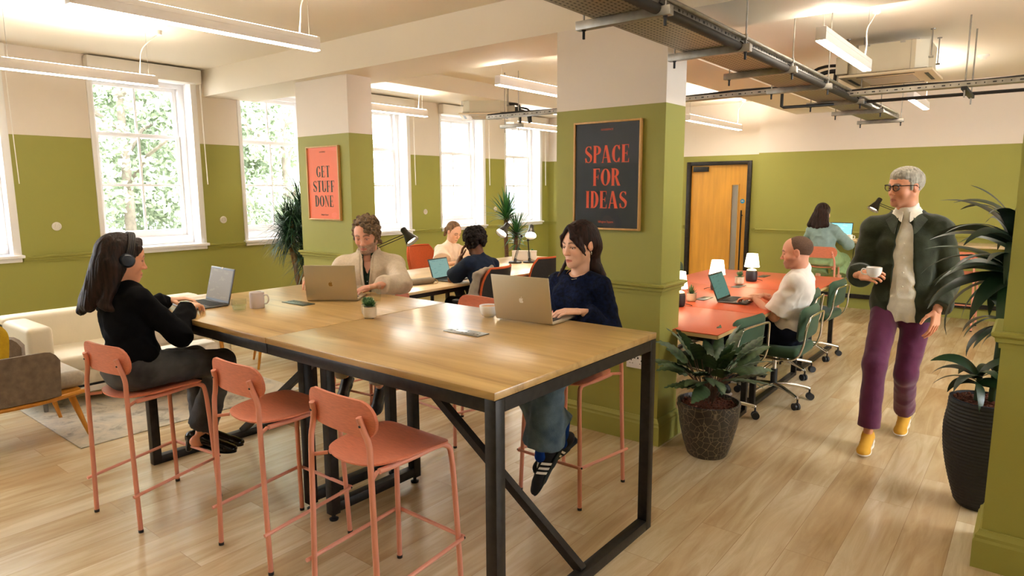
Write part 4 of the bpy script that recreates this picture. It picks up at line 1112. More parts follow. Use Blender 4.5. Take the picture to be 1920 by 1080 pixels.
laptop('laptop with bright cyan screen on the wall desk by the light blue shirt woman', (-2.14, 9.86, .972), R(0), 102, w=.32, d=.22, body=M_alugrey, scr=screen_mat('cyan_screen', srgb(120, 200, 214), srgb(150, 214, 222), 1.2))

# ================================================================ CROCKERY, GLASSES
def mug(label, loc, r=.040, h=.088, col=None, rz=0, handle=True, coffee=None, taper=1.0, name='mug'):
    t = thing(name, label, 'mug', loc, rz); c = col or M_gloss_white
    prof = [(0, .003), (r * taper * .92, 0), (r * taper, .004), (r, h), (r - .003, h + .0015), (r - .004, h), (r * taper - .004, .008), (0, .007)]
    if taper < .9: prof = [(0, .004), (r * .50, .0), (r * .52, .004), (r * .70, h * .12), (r * .9, h * .38), (r * .99, h * .7), (r, h), (r - .003, h + .001), (r - .004, h), (r * .9 - .004, h * .42), (r * .6, h * .14), (0, h * .10)]
    b = MB().lathe(prof, n=32).build('cup', c, t)
    if handle: MB().tube(catmull([(r * .93, 0, h * .80), (r + .018, 0, h * .82), (r + .026, 0, h * .55), (r + .016, 0, h * .30), (r * (.80 if taper < .9 else .95), 0, h * .25)], 5), .0042, 8).build('handle', c, t)
    if coffee: MB().lathe([(0, h * .88), (r - .0045, h * .88)], n=28, caps=False).build('coffee', coffee, t)
    return t
M_coffee = mat('latte_foam', srgb(206, 150, 90), .5, nscale=40, namt=.1)
mug('pale lilac-white straight mug on the high table beside the water glass', (-3.525, 2.05, .985), .041, .092, mat('lilac_ceramic', srgb(214, 204, 204), .3), R(40))
mug('white cup of milky coffee left of the navy woman\'s laptop', (-2.275, 2.66, .985), .052, .062, None, R(20), True, M_coffee, .5, name='coffee_cup')
mug('white mug on the wall desk beside the cyan-screened laptop', (-1.99, 9.74, .972), .045, .07, None, 0)
M_drink = thin_glass('drinking_glass', (.96, .98, .96), .03, 1.45)
M_water = thin_glass('water', (.9, .95, .95), .01, 1.33)
def tumbler(label, loc, r, h, fill):
    t = thing('drinking_glass', label, 'glass', loc)
    MB().lathe([(0, .006), (r * .80, .0), (r * .86, .003), (r, h * .5), (r, h), (r - .002, h), (r - .002, h * .5), (r * .80, .010), (0, .010)], n=28).build('tumbler', M_drink, t)
    if fill: MB().lathe([(0, .0105), (r * .78, .0105), (r - .0025, h * .5), (r - .0025, h * fill), (0, h * fill)], n=24).build('water', M_water, t)
tumbler('short clear tumbler of water between laptop and lilac mug', (-3.50, 1.925, .985), .040, .070, .5)
tumbler('clear tall tumbler behind the little potted succulent', (-3.13, 2.60, .985), .034, .105, 0)

# ---- table power modules
M_mod = mat('dark_socket_module', srgb(58, 70, 60), .3, .3)
M_modl = mat('steel_socket_module', srgb(120, 118, 110), .28, .8)
def power_module(label, loc, rz, m, w=.22, d=.085):
    t = thing('power_module', label, 'power module', loc, rz, 'flush power modules in the tabletops')
    MB().box2((-w / 2, -d / 2, 0), (w / 2, d / 2, .004), .001).build('plate', m, t)
    mb = MB()
    for x in (-w * .33, 0, w * .33):
        for (dx, dy) in ((0, .018), (-.012, -.012), (.012, -.012)): mb.box2((x + dx - .003, dy - .004, .004), (x + dx + .003, dy + .004, .0046))
    mb.build('socket_hole', M_blackplastic, t)
power_module('dark power module left of the bearded man\'s laptop', (-3.47, 2.285, .985), 0, M_mod)
power_module('shiny grey power module in front of the coffee cup', (-2.10, 2.285, .985), 0, M_modl)
power_module('dark power module beside the nearest terracotta-table succulent', (-2.17, 5.33, .741), R(90), M_mod, .2, .08)
power_module('dark power module in front of the second terracotta-table succulent', (-2.19, 6.20, .741), R(90), M_mod, .2, .08)
power_module('dark power module near the far end of the terracotta tables', (-2.24, 7.08, .741), R(90), M_mod, .2, .08)

# ================================================================ LAMPS
M_lamphead = mat('lamp_black_enamel', srgb(38, 34, 30), .3, .3)
M_bulb = mat('warm_bulb', (1, .9, .75), .5, emit=(1.0, .82, .55), estr=40)
def desk_lamp(label, base, elbow, head, aim, s=1.0):
    b = Vector(base); e = Vector(elbow) - b; h = Vector(head) - b; a = Vector(aim).normalized()
    t = thing('desk_lamp', label, 'desk lamp', base, 0, 'black jointed desk lamps')
    MB().lathe([(0, 0), (.085, 0), (.085, .012), (.078, .020), (.02, .024), (.016, .06), (0, .062)], n=28).build('base', M_lamphead, t)
    k = Vector((0, 0, .055)); mb = MB(); off = Vector((0, 0, 1)).cross((e - k)).normalized() * .0; perp = (e - k).cross(Vector((0, 0, 1)))
    perp = perp.normalized() if perp.length > .01 else Vector((1, 0, 0)); side = (e - k).normalized().cross(perp) * .012
    mb.tube([k + side, e + side], .0045, 8); mb.tube([k - side, e - side], .0045, 8)
    mb.build('lower_arm', M_lamphead, t)
    sp = MB()
    for q in (-1, 1): sp.tube([k + perp * .014 * q + (e - k) * .03, k + perp * .014 * q + (e - k) * .34], .0055, 8)
    sp.build('spring', M_steel, t)
    mb = MB(); side2 = (h - e).normalized().cross(perp) * .012
    mb.tube([e + side2, h + side2], .0045, 8); mb.tube([e - side2, h - side2], .0045, 8); mb.build('upper_arm', M_lamphead, t)
    mb = MB(); mb.ball(e, .018, 10); mb.ball(h, .018, 10); mb.build('joint', M_lamphead, t)
    z = a; x = z.orthogonal().normalized(); y = z.cross(x); F = Matrix((x, y, z)).transposed().to_4x4(); F.translation = h - a * .03
    prof = [(0, -.045), (.026, -.045), (.033, -.035), (.033, .02), (.040, .035), (.072, .125), (.074, .13), (.071, .13), (.038, .04), (.030, .02), (0, .02)]
    sh = MB().lathe(prof, n=28, M=F, caps=False).build('lamp_shade', M_lamphead, t)
    MB().lathe([(0, .10), (.058, .10)], n=24, M=F, caps=False).build('bulb', M_bulb, sh)
    MB().tube(catmull([k, Vector((.02, .05, .03)), Vector((.10, .14, .008)), Vector((.12, .25, .006))], 4), .003, 6).build('flex', M_blackplastic, t)
    return t
desk_lamp('black jointed desk lamp lit behind the bearded man\'s shoulder', (-5.22, 4.42, .741), (-5.30, 4.22, 1.02), (-5.02, 4.60, 1.215), (.55, .12, -.62))
desk_lamp('black jointed desk lamp reaching left toward the curly-haired man', (-5.15, 6.54, .741), (-5.16, 6.68, 1.07), (-5.15, 6.34, 1.19), (.0, -.75, -.62))
desk_lamp('black upright desk lamp facing the camera next to the tall slim plant', (-5.03, 6.68, .741), (-5.10, 6.74, 1.02), (-5.05, 6.74, 1.15), (.35, -.55, -.62))
desk_lamp('black desk lamp glowing on the wall desk left of the walking man', (-1.35, 9.88, .972), (-1.22, 9.92, 1.25), (-1.70, 9.82, 1.46), (-.35, -.35, -.75))

def glow_shade():
    m = D.materials.new('glowing_white_shade'); m.use_nodes = True; p = m.node_tree.nodes['Principled BSDF']
    p.inputs['Base Color'].default_value = (.9, .86, .78, 1); p.inputs['Emission Color'].default_value = (1.0, .80, .52, 1); p.inputs['Emission Strength'].default_value = 4.0
    return m
M_shade = glow_shade()
M_lbase = mat('charcoal_ceramic', srgb(46, 42, 46), .5)
G_tl = 'small cordless lamps on the terracotta tables'
tl = thing('table_lamp', 'small white-shaded lamp half hidden by the central pillar edge', 'table lamp', (-2.19, 4.86, .741), 0, G_tl)
MB().lathe([(0, 0), (.045, 0), (.052, .008), (.056, .03), (.056, .085), (.050, .108), (.035, .118)], n=28).build('base', M_lbase, tl)
MB().lathe([(.052, .100), (.046, .115), (.030, .124), (.012, .126), (.010, .15), (0, .15)], n=24).build('neck', mat('pale_wood_neck', srgb(206, 184, 146), .5), tl)
MB().lathe([(.072, .145), (.052, .275), (.050, .275), (.070, .145)], n=32, caps=False).build('lamp_shade', M_shade, tl)
MB().tube(catmull([(.05, .03, .02), (.075, .05, .012), (.085, .075, .003)], 4), .0028, 6).build('pull_loop', M_blackplastic, tl)
dup(tl, (-2.27, 5.86, .741), R(150), 'small white-shaded lamp glowing behind the teal-screened laptop', G_tl)
dup(tl, (-2.22, 6.64, .741), 0, 'small white-shaded lamp standing in front of the oak door', G_tl)

# ---- on the bench desks
t = thing('laptop_pouch', 'taupe zipped pouch on the bench desk left of the pale blue laptop', 'pouch', (-4.72, 4.50, .741), R(76))
M_pouch = mat('taupe_leather', srgb(122, 108, 88), .55, nscale=20, namt=.08)
MB().box((0, 0, .030), (.27, .10, .055), .025, seg=4).build('bag_body', M_pouch, t)
MB().tube([(-.12, -.02, .058), (.12, -.02, .058)], .003, 6).build('zip', M_steel, t)
MB().tube(catmull([(.125, -.03, .05), (.15, -.05, .03), (.14, -.07, .008), (.09, -.075, .005)], 4), .004, 6).build('wrist_strap', mat('tan_strap', srgb(190, 150, 96), .6), t)
t = thing('notepaper', 'white folded paper on the desk beside the navy T-shirt man\'s elbow', 'paper', (-4.47, 4.80, .7415), R(20))
MB().box2((-.05, -.07, 0), (.05, .07, .002)).build('sheet', M_white, t); MB().box((0, .01, .006), (.10, .12, .001), 0, rotm(R(4))).build('folded_sheet', M_white, t)
t = thing('document_box', 'low white document box standing behind the two desk lamps', 'box', (-5.28, 6.90, .741), R(30))
M_card = mat('white_card', srgb(228, 216, 200), .6)
MB().box2((-.16, -.03, 0), (.16, .03, .12), .003).build('box_body', M_card, t); MB().box2((-.163, -.033, .108), (.163, .033, .124), .002).build('box_lid', M_card, t)
t = thing('cable_box', 'flat black charging box on the wall desk beside the white mug', 'charger', (-1.83, 9.86, .972)); MB().box2((-.06, -.04, 0), (.06, .04, .03), .005).build('case', M_blackplastic, t)
MB().tube(catmull([(-.02, -.05, .015), (-.06, -.14, .0), (-.09, -.13, -.12), (-.12, -.02, -.30), (-.17, .10, -.34)], 5), .004, 6).build('flex', M_blackplastic, t)
# ================================================================ PLANTS
def leaf_mat(name, c1, c2, rough=.4, stripes=None):
    m = D.materials.new(name); m.use_nodes = True; nt = m.node_tree; N = nt.nodes; L = nt.links; p = N['Principled BSDF']
    p.inputs['Roughness'].default_value = rough
    at = N.new('ShaderNodeAttribute'); at.attribute_name = 'tone'
    cr = N.new('ShaderNodeValToRGB'); cr.color_ramp.elements[0].color = (*c1, 1); cr.color_ramp.elements[1].color = (*c2, 1)
    L.new(at.outputs['Fac'], cr.inputs['Fac']); L.new(cr.outputs[0], p.inputs['Base Color'])
    p.inputs['Subsurface Weight'].default_value = 0.0
    return m
class Leaves:
    def __init__(s): s.v = []; s.f = []; s.t = []
    def blade(s, base, az, el, length, width, droop, segs=7, fold=.25, tone=.5, tip=.06, wave=0.0, waves=7, ribs=False, roll=0.0):
        """one leaf: starts at base, azimuth az, elevation el, bends down by droop radians over its length"""
        p = Vector(base); o = len(s.v); d = length / segs; e = el
        side = Vector((-math.sin(az), math.cos(az), 0))
        for i in range(segs + 1):
            t = i / segs
            fw = Vector((math.cos(az) * math.cos(e), math.sin(az) * math.cos(e), math.sin(e))); up = fw.cross(side) * -1
            sd = (side * math.cos(roll) + up * math.sin(roll)); 
            w = width * .5 * (math.sin(math.pi * min(1, (t * .96 + .04)) ** .62) ** .8 if tip < .5 else max(0, (1 - t)) ** .55)
            w = max(w, width * .02)
            wv = math.sin(t * math.pi * waves) * wave * width
            f = fold * w
            s.v += [tuple(p + sd * w + up * (f + wv)), tuple(p - up * 0), tuple(p - sd * w + up * (f - wv))]
            tr = tone + (.25 if (ribs and i % 2) else 0)
            s.t += [tr, tr + (.35 if ribs else .05), tr]
            p = p + fw * d; e -= droop / segs
        for i in range(segs):
            a = o + 3 * i; s.f += [(a, a + 3, a + 4, a + 1), (a + 1, a + 4, a + 5, a + 2)]
    def build(s, name, m, parent):
        me = D.meshes.new(name); me.from_pydata(s.v, [], s.f); me.materials.append(m)
        a = me.attributes.new('tone', 'FLOAT', 'POINT'); a.data.foreach_set('value', np.clip(np.array(s.t, dtype=np.float32), 0, 1))
        me.polygons.foreach_set('use_smooth', [True] * len(me.polygons))
        o = D.objects.new(name, me); COL.objects.link(o); o.parent = parent; return o
def soil(parent, r, z, m):
    mb = MB(); mb.lathe([(0, z + .012), (r * .5, z + .010), (r, z)], n=24, caps=False)
    for k in range(160):
        a = random.uniform(0, 6.28); q = r * .95 * math.sqrt(random.random()); mb.ball((q * math.cos(a), q * math.sin(a), z + .010), random.uniform(.005, .011), 6)
    o = mb.build('soil', m, parent, 0); return o
M_soil = mat('bark_soil', srgb(92, 50, 34), .9, nscale=60, namt=.5)
M_cane = mat('brown_cane_bark', srgb(134, 104, 70), .85, nscale=18, namt=.4, stretch=(1, 1, .25), bump=.6, bscale=30)
M_darkpot = mat('matt_black_pot', srgb(26, 25, 27), .6, bump=.2, bscale=60)
def crackle():
    m = D.materials.new('cracked_glaze_pot'); m.use_nodes = True; nt = m.node_tree; N = nt.nodes; L = nt.links; p = N['Principled BSDF']; p.inputs['Roughness'].default_value = .45
    tc = N.new('ShaderNodeTexCoord'); v = N.new('ShaderNodeTexVoronoi'); v.feature = 'DISTANCE_TO_EDGE'; v.inputs['Scale'].default_value = 25; L.new(tc.outputs['Object'], v.inputs['Vector'])
    cr = N.new('ShaderNodeValToRGB'); e = cr.color_ramp.elements; e[0].position = .012; e[0].color = (*srgb(128, 114, 90), 1); e[1].position = .05; e[1].color = (*srgb(50, 44, 38), 1)
    L.new(v.outputs['Distance'], cr.inputs['Fac'])
    n = N.new('ShaderNodeTexNoise'); n.inputs['Scale'].default_value = 6; L.new(tc.outputs['Object'], n.inputs['Vector'])
    mx = N.new('ShaderNodeMix'); mx.data_type = 'RGBA'; mx.inputs[6].default_value = (*srgb(46, 42, 38), 1); L.new(cr.outputs[0], mx.inputs[7]); 
    c2 = N.new('ShaderNodeValToRGB'); c2.color_ramp.elements[0].position = .25; c2.color_ramp.elements[1].position = .5; L.new(n.outputs['Fac'], c2.inputs['Fac']); L.new(c2.outputs[0], mx.inputs[0])
    L.new(mx.outputs[2], p.inputs['Base Color'])
    b = N.new('ShaderNodeBump'); b.inputs['Strength'].default_value = .5; b.inputs['Distance'].default_value = .004; L.new(v.outputs['Distance'], b.inputs['Height']); L.new(b.outputs[0], p.inputs['Normal'])
    return m
# 1 broad-leaved plant in the cracked pot
rs = random.Random(11)
t = thing('potted_plant', 'broad ruffled-leaved plant in a cracked-glaze pot at the central pillar', 'potted plant', (-1.53, 3.90, 0))
MB().lathe([(0, .0), (.115, .0), (.125, .012), (.150, .09), (.176, .20), (.190, .31), (.192, .345), (.180, .348), (.176, .33), (.17, .30), (0, .30)], n=40).build('pot', crackle(), t)
soil(t, .172, .318, M_soil)
lv = Leaves(); sm = MB()
for k in range(48):
    az = k * 2.399 + rs.uniform(-.3, .3); lay = k / 48; z0 = .33 + .10 * (1 - lay)
    if math.cos(az) < -.45 and math.sin(az) > -.35 and lay < .6: az += 2.4
    el = R(rs.uniform(0, 24) + lay * 60); L0 = rs.uniform(.10, .18) + .18 * lay
    st = Vector((math.cos(az) * .03, math.sin(az) * .03, z0)); d = Vector((math.cos(az) * math.cos(el), math.sin(az) * math.cos(el), math.sin(el) + .35)).normalized()
    b = st + d * L0
    sm.tube([st, st + d * L0 * .5 + Vector((0, 0, .01)), b], [.004, .003, .0025], 5)
    lv.blade(b, az + rs.uniform(-.25, .25), el - .05, rs.uniform(.20, .27), rs.uniform(.075, .10), rs.uniform(.3, 1.0), 14, .22, rs.uniform(.0, .5), wave=.05, waves=11, ribs=True, roll=rs.uniform(-.5, .5))
lv.build('foliage', leaf_mat('ruffled_leaf', srgb(20, 40, 30), srgb(84, 110, 72), .5), t); sm.build('stem', mat('reddish_stem', srgb(86, 62, 48), .6), t)
# 2 spiky multi-trunk tree by the far window
rs = random.Random(5)
t = thing('spiky_tree', 'tall spiky-leaved potted tree with gnarled trunks left of the far pillar', 'potted plant', (-6.44, 4.33, 0))
MB().lathe([(0, 0), (.14, 0), (.17, .02), (.20, .30), (.20, .42), (.185, .42), (.18, .36), (0, .36)], n=32).build('pot', M_darkpot, t); soil(t, .18, .37, M_soil)
mb = MB(); tips = []
for k in range(9):
    a = k * 2.4; r0 = .05; rr_ = rs.uniform(.10, .20); zt = rs.uniform(.95, 1.36)
    pts = catmull([(math.cos(a) * .03, math.sin(a) * .03, .36), (math.cos(a) * .05, math.sin(a) * .05, .55), (math.cos(a) * rr_ * .5, math.sin(a) * rr_ * .5, .72), (math.cos(a + .3) * rr_, math.sin(a + .3) * rr_, zt)], 5)
    mb.tube(pts, [.040 - .026 * i / (len(pts) - 1) + .004 * math.sin(i * 2.1 + k) for i in range(len(pts))], 8); tips.append(pts[-1])
mb.build('trunk', M_cane, t, 80)
lv = Leaves()
for q, tp in enumerate(tips + [Vector((0.02, 0, 1.50)), Vector((-.05, .05, 1.42)), Vector((.1, -.05, 1.25)), Vector((-.12, -.1, 1.2))]):
    for k in range(105):
        az = rs.uniform(0, 6.283); el = R(rs.uniform(-50, 85)); b = tp + Vector((rs.uniform(-.02, .02), rs.uniform(-.02, .02), rs.uniform(-.16, .10)))
        lv.blade(b, az, el, rs.uniform(.26, .44), .015, rs.uniform(.2, .9), 5, .3, rs.uniform(0, .9), tip=.9)
lv.build('foliage', leaf_mat('spiky_leaf', srgb(16, 40, 26), srgb(52, 92, 56), .4), t)
# 3 tall slim plant by the last window
rs = random.Random(8)
t = thing('cane_plant', 'tall slim cane plant with two leafy crowns by the last window', 'potted plant', (-6.42, 8.02, 0))
MB().lathe([(0, 0), (.16, 0), (.20, .03), (.23, .40), (.235, .52), (.22, .52), (.21, .46), (0, .46)], n=32).build('pot', M_darkpot, t)
M_cane2 = mat('dark_cane', srgb(98, 66, 42), .8, nscale=22, namt=.3, stretch=(1, 1, 3)); mb = MB()
mb.tube([(-.03, -.03, .45), (-.035, -.06, 1.0), (-.03, -.05, 1.24)], .032, 12); mb.tube([(.06, .05, .45), (.07, .07, .95)], .03, 12); mb.build('trunk', M_cane2, t)
lv = Leaves()
for (c, n, L_, e0) in ((Vector((-.03, -.05, 1.18)), 75, .46, 15), (Vector((.07, .07, .92)), 60, .40, 5), (Vector((.05, .1, .78)), 24, .30, -40)):
    for k in range(n):
        az = k * 2.399; el = R(e0 + 72 * (k / n)); lv.blade(c + Vector((0, 0, .12 * k / n)), az, el, L_ * rs.uniform(.7, 1), .034, rs.uniform(.5, 1.2) * (1.1 - k / n), 7, .4, rs.uniform(.1, .9), tip=.9)
lv.build('foliage', leaf_mat('cane_leaf', srgb(18, 62, 34), srgb(66, 126, 62), .35), t)
# 4 tall plant in the ribbed black pot
rs = random.Random(21)
t = thing('corn_plant', 'tall glossy drooping-leaved plant in a tall ribbed black pot', 'potted plant', (-.135, 4.10, 0))
prof = [(0, 0), (.085, 0), (.095, .01)]
for k in range(60):
    z = .02 + k * .0092; u = z / .575; r_ = .098 + .082 * math.sin(min(1, u * 1.12) * math.pi * .62) - .018 * max(0, u - .75) * 4 * .5
    prof += [(r_ + (.0018 if k % 2 else -.0012), z)]
rt = prof[-1][0]; prof += [(rt - .004, .578), (rt - .014, .580), (rt - .016, .56), (0, .56)]
MB().lathe(prof, n=44).build('pot', M_darkpot, t, 20)
MB().lathe([(rt - .003, .5805), (rt - .014, .5815)], n=40, caps=False).build('pot_rim', mat('blue_black_rim', srgb(38, 48, 62), .3), t)
soil(t, rt - .018, .562, M_soil)
M_stemg = mat('green_stem', srgb(38, 58, 30), .6, nscale=20, namt=.2)
mb = MB(); mb.tube([(.02, .0, .56), (.03, .01, .95), (.055, .0, 1.36)], [.020, .019, .017], 12); mb.tube([(-.045, -.03, .56), (-.04, -.03, .70)], .013, 10); mb.tube([(.055, .03, .56), (.06, .05, 1.0)], .017, 10); mb.build('trunk', M_stemg, t)
lv = Leaves()
for (c, n, L_, w, e0) in ((Vector((-.045, -.03, .66)), 14, .27, .066, 5), (Vector((.06, .05, .94)), 16, .30, .07, -5), (Vector((.05, .0, 1.20)), 34, .48, .074, -5), (Vector((.055, .0, 1.36)), 26, .44, .070, 25)):
    for k in range(n):
        az = k * 2.399 + rs.uniform(-.2, .2); el = R(e0 + 55 * (k / n) + rs.uniform(-8, 8)); lv.blade(c + Vector((0, 0, .06 * k / n)), az, el, L_ * rs.uniform(.8, 1.05), w * rs.uniform(.8, 1.1), rs.uniform(1.1, 2.1), 11, .16, rs.uniform(.0, .5), roll=rs.uniform(-.8, .8))
lv.build('foliage', leaf_mat('glossy_leaf', srgb(12, 30, 18), srgb(42, 78, 42), .42), t)
# 5 little succulents
def succulent(label, loc, pot_r, pot_h, potm, kind, name='potted_succulent', s=1.0):
    t = thing(name, label, 'potted plant', loc, 0)
    r, h = pot_r, pot_h
    pz = MB().lathe([(0, .004), (r * .82, .004), (r * .95, .010), (r, h * .35), (r, h), (r - .004, h), (r - .005, h * .85), (0, h * .85)], n=28).build('pot', potm, t)
    mb = MB()
    for k in range(3): a = k * 2.094; mb.ball((math.cos(a) * r * .7, math.sin(a) * r * .7, .003), .004, 8)
    mb.build('pot_foot', M_blackplastic, pz)
    MB().lathe([(0, h * .9), (r - .005, h * .87)], n=20, caps=False).build('soil', M_soil, t)
    lv = Leaves(); q = random.Random(int(loc[0] * 100))
    if kind == 0:
        for c in range(7):
            bx, by = q.uniform(-r * .5, r * .5), q.uniform(-r * .5, r * .5)
            for k in range(26): lv.blade((bx, by, h * .85 + .012 + .01 * (k / 26)), k * 2.4, R(5 + 80 * k / 26), .028 * s, .010, .2, 4, .5, q.uniform(.2, .9), tip=.9)
    elif kind == 1:
        for k in range(16): lv.blade((0, 0, h * .85 + .002 * k), k * 2.4, R(20 + 60 * k / 16), .055 * s, .020, -.3, 5, .5, q.uniform(.1, .6), tip=.9)
    else:
        for k in range(26): lv.blade((q.uniform(-.01, .01), q.uniform(-.01, .01), h * .9 + .03 * (k / 26)), k * 2.4, R(0 + 75 * k / 26), .045 * s, .030, .4, 5, .3, q.uniform(.3, .95))
    lv.build('foliage', leaf_mat('succulent_leaf', srgb(44, 92, 56), srgb(130, 170, 118), .5) if 'sl' not in MATS else MATS['sl'], t)
    return t
M_stone = mat('cream_stoneware', srgb(208, 196, 172), .6, nscale=30, namt=.05)
M_stone2 = mat('buff_stoneware', srgb(170, 156, 128), .6, nscale=30, namt=.05)
succulent('little cream pot with bushy green succulent at the middle of the high tables', (-2.755, 2.245, .985), .036, .062, M_stone, 0)
succulent('buff pot tucked behind the cream succulent pot on the high table', (-2.845, 2.305, .985), .034, .058, M_stone2, 0)
succulent('cream pot with pointed dark succulent beside the pillar-edge lamp', (-2.20, 5.14, .741), .040, .068, M_stone, 1)
succulent('cream pot with pale leafy succulent between the two farther table lamps', (-2.24, 6.36, .741), .043, .072, M_stone, 2)
succulent('tiny dark potted succulent at the far end of the bench desk', (-5.45, 7.3, .741), .035, .05, mat('tan_clay', srgb(170, 120, 76), .7), 2)
# ================================================================ PEOPLE: sculpted as signed-distance bodies
import openvdb
def V3(*a): return np.array(a, dtype=float)
def nrm(v): v = np.asarray(v, float); return v / (np.linalg.norm(v) + 1e-12)
def vnoise(P, f, seed=0.0):
    q = P * f + seed; i = np.floor(q); u = q - i; u = u * u * (3 - 2 * u)
    def h(a, b, c):
        s = np.sin((i[..., 0] + a) * 127.1 + (i[..., 1] + b) * 311.7 + (i[..., 2] + c) * 74.7) * 43758.5453
        return s - np.floor(s)
    x, y, z = u[..., 0], u[..., 1], u[..., 2]
    c00 = h(0, 0, 0) * (1 - x) + h(1, 0, 0) * x; c10 = h(0, 1, 0) * (1 - x) + h(1, 1, 0) * x
    c01 = h(0, 0, 1) * (1 - x) + h(1, 0, 1) * x; c11 = h(0, 1, 1) * (1 - x) + h(1, 1, 1) * x
    return ((c00 * (1 - y) + c10 * y) * (1 - z) + (c01 * (1 - y) + c11 * y) * z) * 2 - 1
class SDF:
    def __init__(s, vox=.008, k=.02): s.vox = vox; s.k = k; s.p = []
    def _add(s, op, fn, lo, hi, k): s.p.append((op, fn, np.array(lo), np.array(hi), s.k if k is None else k)); return s
    def cone(s, a, b, ra, rb, k=None, op='+', flat=None, fb=False):
        """rounded cone; flat=(axis, factor) squashes it along an axis"""
        a = V3(*a); b = V3(*b); R_ = max(ra, rb) * (1.0 if flat is None else max(1, 1 / flat[1]) if flat[1] < 1 else 1)
        R_ = max(ra, rb) * (1 if flat is None else max(1, flat[1])); dn = nrm(b - a)
        def fn(P):
            d = b - a; L2 = d @ d + 1e-12; q = P - a; t = np.clip((q @ d) / L2, 0, 1); w = q - t[..., None] * d
            if flat is not None:
                ax = nrm(flat[0]); c = w @ ax; w = w + (c * (1 / flat[1] - 1))[..., None] * ax
                dd = np.sqrt((w * w).sum(-1)) - (ra + (rb - ra) * t); return dd * (min(1, (1 + flat[1]) / 2))
            r = np.sqrt((w * w).sum(-1)) - (ra + (rb - ra) * t)
            if fb:
                e = (P - b) @ dn; r2 = np.sqrt(((P - b) ** 2).sum(-1) - e * e + 1e-9) - rb
                return np.where(e > 0, np.sqrt(np.maximum(r2, 0) ** 2 + e * e), np.maximum(r, e))
            return r
        return s._add(op, fn, np.minimum(a, b) - R_, np.maximum(a, b) + R_, k)
    def ell(s, c, r, B=None, k=None, op='+'):
        c = V3(*c); r = V3(*r); B = np.eye(3) if B is None else B   # B columns = axes
        def fn(P):
            q = (P - c) @ B; k0 = np.sqrt(((q / r) ** 2).sum(-1)); k1 = np.sqrt(((q / (r * r)) ** 2).sum(-1)) + 1e-9
            return k0 * (k0 - 1) / k1
        m = np.abs(B) @ r
        return s._add(op, fn, c - m, c + m, k)
    def box(s, c, h, B=None, rd=.005, k=None, op='+'):
        c = V3(*c); h = V3(*h); B = np.eye(3) if B is None else B
        def fn(P):
            q = np.abs((P - c) @ B) - (h - rd); return np.sqrt((np.maximum(q, 0) ** 2).sum(-1)) + np.minimum(q.max(-1), 0) - rd
        m = np.abs(B) @ h
        return s._add(op, fn, c - m, c + m, k)
    def cut(s, p, n, k=.004, near=None):
        """remove what lies on the +n side of the plane (near: only within that radius of p)"""
        p = V3(*p); n = nrm(n); s._add('cut', lambda P: (P - p) @ n, p - (near or 9), p + (near or 9), k); s.p[-1] = s.p[-1] + (near,); return s
    def noise(s, amp, f, ridged=False, seed=0.0, stretch=None):
        def fn(P):
            Q = P if stretch is None else P @ np.asarray(stretch)
            n = vnoise(Q, f, seed) * .65 + vnoise(Q, f * 2.1, seed + 7) * .35
            return amp * ((1 - 2.2 * np.abs(n)) if ridged else n)
        s.p.append(('noise', fn, None, None, 0)); return s
    def mesh(s):
        lo = np.min([q[2] for q in s.p if q[0] == '+'], axis=0) - .02; hi = np.max([q[3] for q in s.p if q[0] == '+'], axis=0) + .02
        v = s.vox; n = np.ceil((hi - lo) / v).astype(int) + 1; D_ = np.full(n, .05, dtype=np.float32)
        for q in s.p:
            op, fn, a, b, k = q[:5]
            if op == 'noise':
                m = np.argwhere(np.abs(D_) < .022); P = lo + m * v; D_[m[:, 0], m[:, 1], m[:, 2]] -= fn(P).astype(np.float32); continue
            pad = k + .03
            i0 = np.clip(np.floor((a - pad - lo) / v).astype(int), 0, n); i1 = np.clip(np.ceil((b + pad - lo) / v).astype(int) + 1, 0, n)
            if (i1 <= i0).any(): continue
            ax = [lo[j] + np.arange(i0[j], i1[j]) * v for j in range(3)]
            P = np.stack(np.meshgrid(*ax, indexing='ij'), -1); d = fn(P); sl = tuple(slice(i0[j], i1[j]) for j in range(3)); o = D_[sl]
            if op == '+':
                h = np.clip(.5 + .5 * (o - d) / k, 0, 1) if k > 1e-6 else (d < o) * 1.0; r = o * (1 - h) + d * h - k * h * (1 - h)
            else:
                e = -d if op == '-' else d
                if op == 'cut' and len(q) > 5 and q[5]:
                    e = np.where(((P - (a + b) / 2) ** 2).sum(-1) < q[5] ** 2, e, -1)
                h = np.clip(.5 - .5 * (o - e) / k, 0, 1); r = o * (1 - h) + e * h + k * h * (1 - h)
            D_[sl] = np.minimum(r, .05)
        D_ = np.clip(D_, -.05, .05)
        for j in range(3):
            sl = [slice(None)] * 3; sl[j] = 0; D_[tuple(sl)] = .05; sl[j] = -1; D_[tuple(sl)] = .05
        g = openvdb.FloatGrid(.05); g.copyFromArray(np.ascontiguousarray(D_)); pts, qs = g.convertToQuads(0.0)
        return np.asarray(pts, float) * v + lo, np.asarray(qs, int)
def xf(pts, o, B): return pts @ B.T + o       # local -> world, B columns = axes
